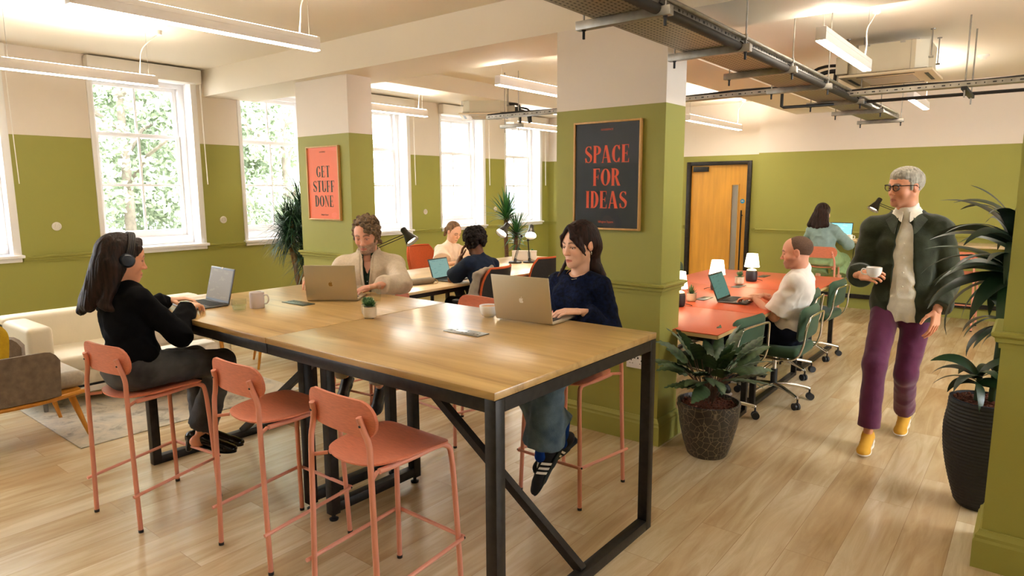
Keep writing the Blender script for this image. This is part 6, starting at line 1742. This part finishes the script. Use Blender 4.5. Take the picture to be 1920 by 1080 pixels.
# ---------------------------------------------------------------- bearded man in linen jacket
def man_blazer():
    p = Person((-3.80, 3.12, .78), (-3.765, 3.075, 1.205), (.66, -.75, 0), False, 1.0, 0, .178)
    p.arm(-1, (-3.335, 2.80, 1.045), (.9, .6, -.6)); p.arm(1, (-3.99, 2.735, 1.045), (-.7, -.2, -.6))
    p.ll = (.44, .44); p.leg(1, (-3.80, 2.86, .34), (.2, -1, .5)); p.leg(-1, (-3.46, 2.88, .32), (.5, -.6, .5))
    hd, fr = head_pieces(p, (-3.735, 3.035, 1.342), (.52, -.82, -.24), (.1, -.22, 1), SK_RED, False, beard=(srgb(96, 66, 48), srgb(176, 156, 132), .80), brow=srgb(104, 76, 54), lip=srgb(168, 92, 80), gaze=-.5, open_=.45, neckr=.058, wide=1.02)
    h2 = hand_piece(p.wr[-1] + V3(-.006, -.008, .0), (-.55, -.82, -.12), (0, 0, 1), -1, SK_RED, 1.0); h1 = hand_piece(p.wr[1] + V3(.004, -.01, 0), (.75, -.62, -.12), (0, 0, 1), 1, SK_RED, 1.0)
    b = person('bearded man in cream linen jacket and dark green shirt at the golden-emblem laptop', p, [hd], [h1, h2], SK_RED)
    eyes(b, fr, (.08, .09, .09), -.6)
    Ln = np.linalg.norm(p.N - p.P)
    lin = cloth('cream_linen', srgb(202, 184, 158), .07, 60, .9, None, .2, .25, 300)
    S = SDF(.008, .03); p.torso(S, .026, belly=.01); p.arms(S, .020, 1.88, .006, loose=.010); S.cone(p.N - p.sf * .01, p.N - p.sf * .02 + p.up * .03, .070, .062, k=.01)
    S.ell(p.N + p.up * .07 + p.fwd * .03, (.068, .075, .075), p.B, op='-', k=.006)
    for z0, z1, w0, w1 in ((Ln * 1.02, Ln * .50, .062, .030), (Ln * .50, -.05, .030, .045)):
        S.cone(p.W(0, .16, z0), p.W(0, .16, z1), w0, w1, op='-', k=.006, flat=(p.fwd, 3.0))
    S.cut(p.P - p.up * .13, -p.up); p.folds(S, .006, 12, 8); part('jacket', S, lin, b); collar(b, p, lin, .070, .062, .040, .030, .045, .235, .42, 'lapel', .045, .42, .035, .007)
    S = SDF(.007, .03); p.torso(S, .010, belly=.012); S.cone(p.N - p.up * .02 - p.sf * .01, p.N + p.up * .04 - p.sf * .01, .062, .058, k=.01)
    S.ell(p.N + p.up * .085 + p.fwd * .02, (.054, .060, .06), p.B, op='-', k=.005); S.cone(p.W(0, .10, Ln * 1.08), p.W(0, .12, Ln * .70), .050, .010, op='-', k=.006, flat=(p.fwd, 2.5))
    S.cut(p.P - p.up * .05, -p.up); p.folds(S, .004, 16, 8); part('shirt', S, cloth('dark_green_cotton', srgb(38, 52, 40), .15, 14, .8), b)
    collar(b, p, MATS['dark_green_cotton'], .058, .056, .052, .016, .035, .045, .45, 'shirt_collar', .012, .35)
    for z in (.60, .42, .26): MB().ball(tuple(p.W(0, .118, Ln * z)), .0055, 8).build('button', M_trimw, b)
    S = SDF(.009, .03); S.ell(p.P, (.185, .14, .12), p.B); p.legs(S, .014, 1.92, .03, .012)
    p.folds(S, .005, 14, 1); part('trousers', S, cloth('stone_chino', srgb(168, 152, 130), .08, 20), b)
    bk = mat('black_leather', srgb(20, 19, 19), .4)
    for q in (1, -1): shoe(b, p.an[q], (.55, -.72, -.35), bk, M_blackplastic)
    S = SDF(.0045, .012); rs = random.Random(3)
    S.ell((0, -.028, .040), (.085, .104, .094)); S.ell((0, .07, -.055), (.075, .085, .125), op='-', k=.01); S.ell((.022, .085, .050), (.052, .062, .058), op='-', k=.012)
    for k in range(190):
        a = rs.uniform(0, 6.28); z = rs.uniform(-.075, .115); f_ = math.sqrt(max(0, 1 - ((z - .02) / .12) ** 2)); x = math.sin(a) * .086 * f_; y = -.025 + math.cos(a) * .105 * f_
        if y > .030 and z < .065: continue
        if y > .0 and x > -.01 and z < .095 and y > .02: continue
        S.ell((x, y, z + .01), (.0135, .0135, .0125), k=.004)
    for (x, y, z) in ((-.03, .075, .085), (-.05, .07, .07), (-.06, .06, .05), (-.035, .088, .060), (-.055, .075, .045), (-.01, .07, .10), (.03, .055, .105), (.078, .0, .05), (.084, -.01, .01), (-.078, .03, .02), (-.07, .045, .035), (.08, .0, -.02), (-.084, -.03, -.06), (.082, -.03, -.05)):
        S.ell((x, y, z), (.015, .015, .014), k=.004)
    S.noise(.0055, 80, True, 1); hair_part(S, fr, M_curl_hair, b)
man_blazer()

# ---------------------------------------------------------------- walking man
def man_walking():
    p = Person((-.655, 4.92, .925), (-.668, 4.885, 1.492), (.06, -1, 0), False, 1.03, 0, .172)
    p.arm(1, (-.862, 4.60, 1.118), (-.35, .7, -1)); p.arm(-1, (-.455, 4.80, .905), (.25, .8, 0))
    p.leg(1, (-.748, 4.600, .105), (0, -1, 0)); p.leg(-1, (-.622, 5.13, .115), (0, -1, .2))
    hd, fr = head_pieces(p, (-.692, 4.862, 1.664), (-.62, -.78, -.10), (0, -.03, 1), SK_TAN, False, stubble=.5, brow=srgb(80, 70, 62), lip=srgb(150, 84, 72), gaze=-.1, open_=.7, neckr=.057)
    h1 = hand_piece(p.wr[1] + V3(.004, -.004, 0), (.80, -.55, .10), (-.45, -.75, .45), 1, SK_TAN, 1.0, curls=[(.7, .9, .6), (.75, .95, .6), (.8, 1.0, .6), (.85, 1.0, .6)], thumb=(.75, .55, -.4))
    h2 = hand_piece(p.wr[-1] + V3(0, 0, 0), (-.05, -.12, -1), (.85, -.45, 0), -1, SK_TAN, 1.0, curl=(.25, .35, .25))
    b = person('walking grey-haired man in dark green overshirt and plum trousers holding a cup', p, [hd], [h1, h2], SK_TAN)
    eyes(b, fr, (.06, .05, .04), -.1)
    Ln = np.linalg.norm(p.N - p.P)
    jk = cloth('olive_black_twill', srgb(38, 42, 30), .2, 12, .9, srgb(54, 60, 44), .2, .25, 200)
    S = SDF(.008, .03); p.torso(S, .026); p.arms(S, .022, 1.90, .008, loose=.012); S.cone(p.N - p.sf * .01, p.N - p.sf * .02 + p.up * .025, .072, .064, k=.01)
    S.cone(p.W(0, 0, .16), p.W(0, 0, -.06), .150, .180, k=.04, flat=(p.fwd, .78))
    S.ell(p.N + p.up * .07 + p.fwd * .03, (.070, .075, .075), p.B, op='-', k=.006)
    for z0, z1, w0, w1 in ((Ln * 1.04, Ln * .72, .050, .058), (Ln * .72, -.22, .058, .095)): S.cone(p.W(0, .17, z0), p.W(0, .17, z1), w0, w1, op='-', k=.006, flat=(p.fwd, 2.4 if z0 > .3 else 2.0))
    S.cut(p.P - p.up * .10, -p.up); p.folds(S, .010, 9, 12); part('overshirt', S, jk, b)
    collar(b, p, jk, .074, .064, .026, .058, .034, .085, .50, 'jacket_collar', .035, .45)
    S = SDF(.007, .03); p.torso(S, .014); S.cone(p.N - p.up * .02, p.N + p.up * .045, .064, .060, k=.01); S.cone(p.W(0, .01, .16), p.W(0, .012, -.10), .135, .150, k=.04, flat=(p.fwd, .84))
    S.ell(p.N + p.up * .09 + p.fwd * .02, (.055, .062, .05), p.B, op='-', k=.005); S.cone(p.N + p.fwd * .12 + p.up * .05, p.N + p.fwd * .12 - p.up * .04, .03, .008, op='-', k=.005)
    S.cone(p.W(0, .16, -.03), p.W(.0, .16, -.16), .002, .05, op='-', k=.01, flat=(p.fwd, 2))
    S.cut(p.P - p.up * .105, -p.up); p.folds(S, .005, 14, 8); sh = part('shirt', S, cloth('cream_oxford', srgb(232, 226, 212), .05, 30, .8), b)
    collar(b, p, MATS['cream_oxford'], .056, .056, .046, .034, .030, .040, .30, 'shirt_collar', .010, .35)
    for z in (.70, .54, .38, .22, .06): MB().ball(tuple(p.W(0, .135, Ln * z)), .005, 8).build('button', MATS['cream_oxford'], b)
    S = SDF(.008, .03); S.ell(p.P - p.up * .03, (.158, .112, .13), p.B); p.legs(S, .006, 1.90, .03, .018, .004); S.cut(p.P + p.up * .02, p.up)
    p.folds(S, .004, 11, 5); part('trousers', S, cloth('plum_cotton', srgb(90, 38, 70), .12, 14, .9, None, .3), b)
    ye = mat('mustard_suede', srgb(208, 156, 48), .8); wh = mat('off_white_sole', srgb(224, 216, 204), .6)
    def trim(o, M_):
        mb = MB()
        for s in (-1, 1): mb.shell(lambda u, v: ((-.01 + u * .07, s * .0375, .028 + v * .03 * (1 - u * .5)), (0, s, .3)), 4, 3, .003, M_)
        for k in range(5): x = .03 + k * .014; mb.tube([M_ @ Vector((x, -.018, .072 - k * .005)), M_ @ Vector((x + .004, 0, .078 - k * .005)), M_ @ Vector((x, .018, .072 - k * .005))], .0028, 6)
        mb.build('lace', wh, o)
    shoe(b, p.an[1], (.05, -1, -.04), ye, wh, extra=trim); shoe(b, p.an[-1], (.02, -1, -.10), ye, wh, up=(0, -.1, 1), extra=trim)
    S = SDF(.004, .012); S.ell((0, -.026, .036), (.0835, .100, .088)); S.ell((0, .01, .072), (.066, .075, .050), k=.03)
    S.ell((0, .080, -.03), (.076, .062, .082), op='-', k=.006); S.ell((0, .02, -.11), (.10, .16, .075), op='-', k=.008)
    for q in (-1, 1): S.ell((q * .080, -.008, -.005), (.018, .024, .030), op='-', k=.004); S.cone((q * .073, .020, .020), (q * .073, .018, -.012), .008, .005, k=.008)
    S.noise(.003, 1.0, True, 6, np.diag([60, 14, 60])); hair_part(S, fr, M_grey_hair, b)
    o, B = fr; W_ = lambda x, y, z: Vector(o + B @ V3(x, y, z)); mb = MB()
    for q in (-1, 1):
        mb.tube([W_(q * (.032 + .025 * math.cos(a) * (1 + .1 * math.sin(a))), .100 - .004 * abs(math.cos(a)), .003 + .018 * math.sin(a)) for a in np.linspace(0, 6.283, 25)[:-1]], .0024, 6, closed=True)
        mb.tube([W_(q * .008, .0985, .018), W_(q * .032, .1005, .0215), W_(q * .057, .096, .020)], .0042, 6); mb.tube([W_(q * .057, .096, .018), W_(q * .078, .05, .016), W_(q * .082, -.01, .010), W_(q * .080, -.03, -.008)], .0030, 6)
    mb.tube([W_(-.008, .100, .012), W_(0, .102, .015), W_(.008, .100, .012)], .0028, 6)
    g = mb.build('glasses', mat('tortoiseshell', srgb(26, 18, 14), .2), b)
    mb = MB()
    for q in (-1, 1): mb.add([tuple(W_(q * .032, .0985, .003))] + [tuple(W_(q * (.032 + .024 * math.cos(a)), .0985, .003 + .017 * math.sin(a))) for a in np.linspace(0, 6.283, 21)[:-1]], [(0, i + 1, (i + 1) % 20 + 1) for i in range(20)])
    mb.build('lens', thin_glass('spectacle_lens', (.75, .75, .75), .02, 1.5), g, 0)
    c = V3(-.775, 4.545, 1.118); t = mug('white cup carried by the walking man', tuple(c), .044, .060, None, R(200), True, M_coffee, .5, name='coffee_cup')
man_walking()

# ---------------------------------------------------------------- man in white T-shirt
def man_tshirt():
    p = Person((-1.455, 5.27, .575), (-1.39, 5.29, 1.045), (-1, -.05, 0), False, .98)
    p.arm(-1, (-1.715, 5.235, .800), (.35, -.5, -1)); p.arm(1, (-1.70, 5.42, .80), (.4, .6, -1))
    p.leg(-1, (-1.90, 5.10, .10), (-.7, 0, 1)); p.leg(1, (-1.86, 5.50, .10), (-.7, 0, 1))
    hd, fr = head_pieces(p, (-1.432, 5.262, 1.178), (-.96, -.22, -.15), (-.12, 0, 1), SK_RED, False, stubble=.75, brow=srgb(78, 54, 42), lip=srgb(168, 96, 80), gaze=-.5, open_=.5, neckr=.056)
    h1 = hand_piece(p.wr[-1] + V3(-.006, 0, .002), (-.93, .20, -.08), (0, 0, 1), -1, SK_RED, .98, curl=(.4, .55, .35)); h2 = hand_piece(p.wr[1] + V3(-.006, 0, .002), (-.93, -.25, -.05), (0, 0, 1), 1, SK_RED, .98, curl=(.4, .55, .35))
    b = person('man with cropped hair in a white T-shirt typing at the terracotta table', p, [hd], [h1, h2], SK_RED)
    eyes(b, fr, (.06, .05, .04), -.5)
    S = SDF(.008, .03); p.torso(S, .018); p.arms(S, .018, .86, loose=.022); S.cone(p.N - p.up * .02, p.N + p.up * .014, .062, .058, k=.01); S.ell(p.N + p.up * .045 + p.fwd * .02, (.058, .062, .035), p.B, op='-', k=.008)
    S.cut(p.P - p.up * .08, -p.up); p.folds(S, .008, 12, 15); part('t_shirt', S, cloth('white_jersey', srgb(228, 222, 214), .03, 20), b)
    S = SDF(.009, .03); S.ell(p.P - p.up * .02, (.18, .14, .11), p.B); p.legs(S, .014, 1.95, .03, .012); p.folds(S, .005, 14, 1); part('jeans', S, cloth('dark_indigo', srgb(18, 22, 36), .2, 20), b)
    wh = mat('off_white_sole', srgb(224, 216, 204), .6)
    for q in (1, -1): shoe(b, p.an[q], (-1, -.05 * q, 0), M_blackplastic, wh)
    S = SDF(.004, .01); S.ell((0, -.024, .034), (.0800, .1005, .0885)); S.ell((0, .090, -.015), (.078, .060, .090), op='-', k=.008); S.ell((0, .03, -.105), (.10, .15, .068), op='-', k=.006)
    for q in (-1, 1): S.ell((q * .080, -.008, -.002), (.016, .022, .030), op='-', k=.004)
    S.noise(.0012, 300, False, 1); hair_part(S, fr, M_buzz, b)
man_tshirt()

# ---------------------------------------------------------------- woman in light blue shirt at the wall desk (from behind)
def woman_back():
    p = Person((-2.19, 9.27, .775), (-2.215, 9.30, 1.205), (.03, 1, 0), True, 1.02)
    p.arm(1, (-2.07, 9.62, 1.015), (1, -.3, -.9)); p.arm(-1, (-2.30, 9.63, 1.015), (-1, -.3, -.9))
    p.leg(1, (-2.05, 9.50, .33), (.1, 1, .6)); p.leg(-1, (-2.30, 9.50, .33), (-.1, 1, .6))
    hd, fr = head_pieces(p, (-2.235, 9.335, 1.335), (.25, .95, -.15), (0, .1, 1), SK_FAIR, True, vox=.005, neckr=.045)
    h1 = hand_piece(p.wr[1], (-.2, 1, -.05), (0, 0, 1), 1, SK_FAIR, .92, vox=.004); h2 = hand_piece(p.wr[-1], (.2, 1, -.05), (0, 0, 1), -1, SK_FAIR, .92, vox=.004)
    b = person('woman with wavy dark hair and light blue shirt, back to camera at the wall desk', p, [hd], [h1, h2], SK_FAIR, vox=.011)
    eyes(b, fr)
    S = SDF(.009, .03); p.torso(S, .020); p.arms(S, .020, 1.92, .008, loose=.018); S.cut(p.P + p.up * .06, -p.up); p.folds(S, .008, 12, 4); part('shirt', S, cloth('light_blue_cotton', srgb(140, 164, 160), .06, 20), b)
    S = SDF(.010, .04); S.ell(p.P + p.up * .02, (.19, .155, .13), p.B); S.ell(p.P + V3(0, .02, -.06), (.235, .20, .085)); p.legs(S, .03, 1.5, .05, .04); S.cut(p.P + p.up * .10, p.up); p.folds(S, .010, 14, 4); part('skirt', S, cloth('sage_cotton', srgb(150, 178, 128), .06, 20), b)
    for q in (1, -1): shoe(b, p.an[q], (.1 * q, 1, -.2), M_blackplastic, M_blackplastic)
    o, B = fr; L = lambda w: (V3(*w) - o) @ B; S = SDF(.0055, .02); S.ell((0, -.024, .036), (.086, .106, .095)); S.ell((0, -.05, -.04), (.092, .075, .10), k=.03)
    for x in (-.09, -.045, 0, .045, .085): S.cone((x * .7, -.06, -.04), (x * 1.25, -.085, -.175 - .015 * math.cos(x * 40)), .045, .032, k=.02)
    S.ell((0, .09, -.05), (.075, .08, .11), op='-', k=.01); S.noise(.007, 1.0, True, 4, np.diag([38, 30, 12])); hair_part(S, fr, M_brunette, b)
woman_back()

# ---------------------------------------------------------------- woman in pale blouse
def woman_blouse():
    p = Person((-5.98, 6.04, .565), (-5.805, 6.045, .995), (1, -.02, 0), True, 1.0)
    p.arm(1, (-5.50, 5.93, .785), (.1, -1, -.7)); p.arm(-1, (-5.46, 6.12, .80), (.1, 1, -.7)); p.leg(1, (-5.45, 5.95, .10), (1, 0, 1)); p.leg(-1, (-5.45, 6.15, .10), (1, 0, 1))
    hd, fr = head_pieces(p, (-5.745, 6.055, 1.135), (.88, -.10, -.42), (.35, 0, 1), SK_FAIR, True, vox=.0042, gaze=-.5, open_=.4, brow=srgb(90, 66, 48), neckr=.045)
    h1 = hand_piece(p.wr[1], (.8, .5, -.05), (0, 0, 1), 1, SK_FAIR, .92, vox=.0035); h2 = hand_piece(p.wr[-1], (.7, -.6, .2), (0, 0, 1), -1, SK_FAIR, .92, vox=.0035)
    b = person('woman in pale short-sleeved blouse looking down at the bench desk', p, [hd], [h1, h2], SK_FAIR, vox=.010)
    eyes(b, fr, gaze=-.5)
    S = SDF(.008, .03); p.torso(S, .020); p.arms(S, .026, .66, loose=.035); S.cone(p.N - p.up * .02, p.N + p.up * .010, .054, .050, k=.01); S.ell(p.N + p.up * .045 + p.fwd * .02, (.055, .06, .035), p.B, op='-', k=.006)
    S.cut(p.P, -p.up); p.folds(S, .008, 14, 2); part('blouse', S, cloth('ivory_crepe', srgb(236, 214, 192), .03, 20), b)
    S = SDF(.010, .03); S.ell(p.P, (.18, .14, .12), p.B); p.legs(S, .014, 1.95); part('trousers', S, cloth('dark_wool', srgb(34, 32, 34), .1), b)
    for q in (1, -1): shoe(b, p.an[q], (1, 0, 0), M_blackplastic, M_blackplastic)
    o, B = fr; L = lambda w: (V3(*w) - o) @ B; S = SDF(.0045, .014); S.ell((0, -.024, .036), (.082, .103, .092)); S.ell((0, .088, -.045), (.078, .078, .112), op='-', k=.008); S.ell((0, .03, -.12), (.10, .15, .07), op='-', k=.008)
    for q in (-1, 1): S.ell((q * .082, -.006, -.01), (.014, .018, .024), op='-', k=.003)
    S.ell((0, -.12, -.02), (.035, .035, .04), k=.02); S.cone((0, -.135, -.03), (-.01, -.15, -.12), .03, .016, k=.02); S.noise(.003, 1.0, True, 4, np.diag([60, 20, 60])); hair_part(S, fr, M_light_brown, b)
woman_blouse()

# ---------------------------------------------------------------- curly-haired man in navy T-shirt
def man_navy():
    p = Person((-4.21, 4.91, .57), (-4.375, 4.965, 1.005), (-1, .05, 0), False, .98)
    p.arm(-1, (-4.53, 4.865, .985), (-.25, -.5, -1)); p.arm(1, (-4.66, 5.12, .79), (.1, 1, -.8)); p.leg(-1, (-4.72, 4.85, .1), (-1, 0, 1)); p.leg(1, (-4.72, 5.12, .1), (-1, 0, 1))
    p.el[-1] = V3(-4.575, 4.775, .772)
    hd, fr = head_pieces(p, (-4.435, 4.965, 1.138), (-.93, .12, -.30), (-.3, 0, 1), SK_DARK, False, vox=.0042, gaze=-.5, open_=.5, brow=(.01, .008, .006), lip=srgb(120, 70, 60), neckr=.055)
    h1 = hand_piece(p.wr[-1] + V3(0, .0, .0), (.10, .25, .95), (-.75, -.62, .1), -1, SK_DARK, .98, vox=.0035, curl=(.4, .55, .4)); h2 = hand_piece(p.wr[1], (-.9, -.3, 0), (0, 0, 1), 1, SK_DARK, .98, vox=.0035)
    b = person('man with black curly hair in navy T-shirt, cheek resting on his hand', p, [hd], [h1, h2], SK_DARK, vox=.010)
    eyes(b, fr, gaze=-.5)
    S = SDF(.008, .03); p.torso(S, .018); p.arms(S, .018, .84, loose=.02); S.cone(p.N - p.up * .02, p.N + p.up * .014, .062, .058, k=.01); S.ell(p.N + p.up * .045 + p.fwd * .02, (.058, .062, .035), p.B, op='-', k=.006)
    S.cut(p.P - p.up * .02, -p.up); p.folds(S, .007, 12, 2); ts = part('t_shirt', S, cloth('navy_jersey', srgb(24, 34, 52), .1, 20), b)
    for q in (1, -1):
        e = p.sh[q] + (p.el[q] - p.sh[q]) * .83; d = nrm(p.el[q] - p.sh[q]); F_ = frame(tuple(e), tuple(d)); MB().tube([F_ @ Vector((-.004, 0, 0)), F_ @ Vector((.010, 0, 0))], .084, 24, caps=True).build('sleeve_trim', M_trimw, ts)
    S = SDF(.010, .03); S.ell(p.P, (.18, .14, .12), p.B); p.legs(S, .014, 1.95); part('trousers', S, cloth('black_cotton', srgb(18, 18, 20), .1), b)
    for q in (1, -1): shoe(b, p.an[q], (-1, 0, 0), M_blackplastic, M_trimw)
    S = SDF(.0050, .012); rs = random.Random(4); S.ell((0, -.03, .045), (.094, .112, .098)); S.ell((0, .10, -.045), (.078, .085, .105), op='-', k=.01); S.ell((0, .02, -.13), (.11, .16, .07), op='-', k=.008)
    for k in range(190):
        a = rs.uniform(0, 6.28); z = rs.uniform(-.055, .145); f_ = math.sqrt(max(0, 1 - ((z - .04) / .118) ** 2)); x = math.sin(a) * .100 * f_; y = -.03 + math.cos(a) * .118 * f_
        if y > .045 and z < .06: continue
        S.ell((x, y, z), (.017, .017, .017), k=.004)
    S.noise(.006, 85, True, 1); hair_part(S, fr, M_afro, b)
    # grey jacket hung over the chair back
    S = SDF(.009, .03); ch = V3(0, 0, 0)
    for (a, c_, r0, r1) in (((-3.99, 4.50, .90), (-4.00, 4.72, .93), .022, .022), ((-4.00, 4.51, .88), (-4.06, 4.49, .62), .026, .045), ((-4.03, 4.60, .86), (-4.08, 4.58, .58), .03, .045), ((-4.06, 4.49, .62), (-4.16, 4.50, .52), .045, .030), ((-3.99, 4.50, .66), (-4.02, 4.52, .42), .025, .035)):
        S.cone(ch + V3(*a), ch + V3(*c_), r0, r1, k=.04)
    S.noise(.012, 12, True, 3); t = part('hung_jacket', S, cloth('grey_cotton', srgb(150, 138, 122), .08, 20), None); tag(t, 'crumpled grey jacket hung over the navy T-shirt man\'s chair', 'jacket')
man_navy()
# ================================================================ OUTSIDE THE WINDOWS
M_ground = mat('paving_outside', srgb(140, 136, 126), .9, nscale=3, namt=.1)
struct('ground', MB().box2((-40, -20, -1.3), (XW - .4, 40, -1.2)), M_ground)
M_bark = mat('tree_bark', srgb(122, 112, 98), .9, nscale=8, namt=.3)
def tree(label, x, y, h, r, seed, n=19000, z0=-1.2, leaf=.068):
    t = thing('broadleaf_tree', label, 'tree', (x, y, z0), 0, 'leafy trees outside the windows'); g = np.random.default_rng(seed)
    mb = MB(); mb.tube(catmull([(0, 0, 0), (.05, .03, h * .3), (-.04, .06, h * .55), (0, 0, h * .85)], 5), [.13 - .10 * i / 15 for i in range(16)], 10)
    for k in range(7):
        a = k * 2.4; zz = h * (.32 + .07 * k); mb.tube([(0, 0, zz), (math.cos(a) * r * .4, math.sin(a) * r * .4, zz + r * .25), (math.cos(a) * r * .75, math.sin(a) * r * .75, zz + r * .35)], [.06, .04, .02], 7)
    mb.build('trunk', M_bark, t)
    nc = 80; th = g.uniform(0, 2 * math.pi, nc); cz = g.uniform(-1, 1, nc); rr = r * g.uniform(.35, .95, nc); q = np.sqrt(1 - cz ** 2 * .8)
    C = np.stack([rr * q * np.cos(th), rr * q * np.sin(th), h * .56 + cz * h * .40], 1); cr = g.uniform(.35, .75, nc) * r * .36
    idx = g.integers(0, nc, n); dv = g.normal(size=(n, 3)); dv /= np.linalg.norm(dv, axis=1)[:, None]; P = C[idx] + dv * (cr[idx] * g.uniform(.55, 1.05, n) ** .5)[:, None] * np.array([1, 1, .8])
    u = g.normal(size=(n, 3)); u /= np.linalg.norm(u, axis=1)[:, None]; w = np.cross(u, dv + .3 * g.normal(size=(n, 3))); w /= np.linalg.norm(w, axis=1)[:, None] + 1e-9
    s = leaf * g.uniform(.6, 1.3, n)[:, None]
    V = np.concatenate([P - u * s, P + w * s * .55, P + u * s, P - w * s * .55], 0); F = np.stack([np.arange(n), np.arange(n) + n, np.arange(n) + 2 * n, np.arange(n) + 3 * n], 1)
    me = D.meshes.new('foliage'); me.from_pydata(V.tolist(), [], F.tolist()); me.materials.append(M_leafout)
    a = me.attributes.new('tone', 'FLOAT', 'POINT'); a.data.foreach_set('value', np.tile(g.uniform(0, 1, n), 4).astype(np.float32))
    o = D.objects.new('foliage', me); COL.objects.link(o); o.parent = t; return t
M_leafout = leaf_mat('summer_leaf', srgb(120, 134, 108), srgb(178, 190, 158), .6)
tree('leafy tree outside the left-hand window, partly seen past the first blind', -13.6, 2.6, 8.2, 2.6, 1)
tree('big pale-leaved tree filling the window above the headphone woman', -14.2, 5.6, 8.8, 2.8, 2, 22000)
tree('leafy tree seen between the two leafy windows', -16.4, 8.2, 9.0, 2.9, 3, 20000)
tree('leafy tree with visible branches behind the spiky potted tree', -13.2, 8.5, 8.0, 2.4, 4, 18000)
tree('low dense tree farther down the street outside', -19.5, 5.0, 8.5, 3.6, 6, 12000, leaf=.12)
tree('low dense tree farther down the street, beside the pale building', -20.0, 10.5, 8.0, 3.2, 7, 12000, leaf=.12)
M_render = mat('pale_render_wall', srgb(226, 222, 214), .9, nscale=2, namt=.03)
t = thing('pale_building', 'pale rendered building across the street beyond the far windows', 'building', (-18, 22, -1.2))
MB().box2((-4, -8, 0), (0, 14, 11)).build('wall', M_render, t)
M_far = mat('far_window_glass', srgb(120, 128, 134), .2)
for i in range(6):
    for k in range(3):
        y = -6.4 + i * 3.2; z = 1.4 + k * 3.2
        f = MB().box2((-.02, y - .08, z - .08), (.06, y + 1.28, z + 1.98)).build('window', M_trimw, t); MB().box2((.03, y, z), (.07, y + 1.2, z + 1.9)).build('pane', M_far, f)
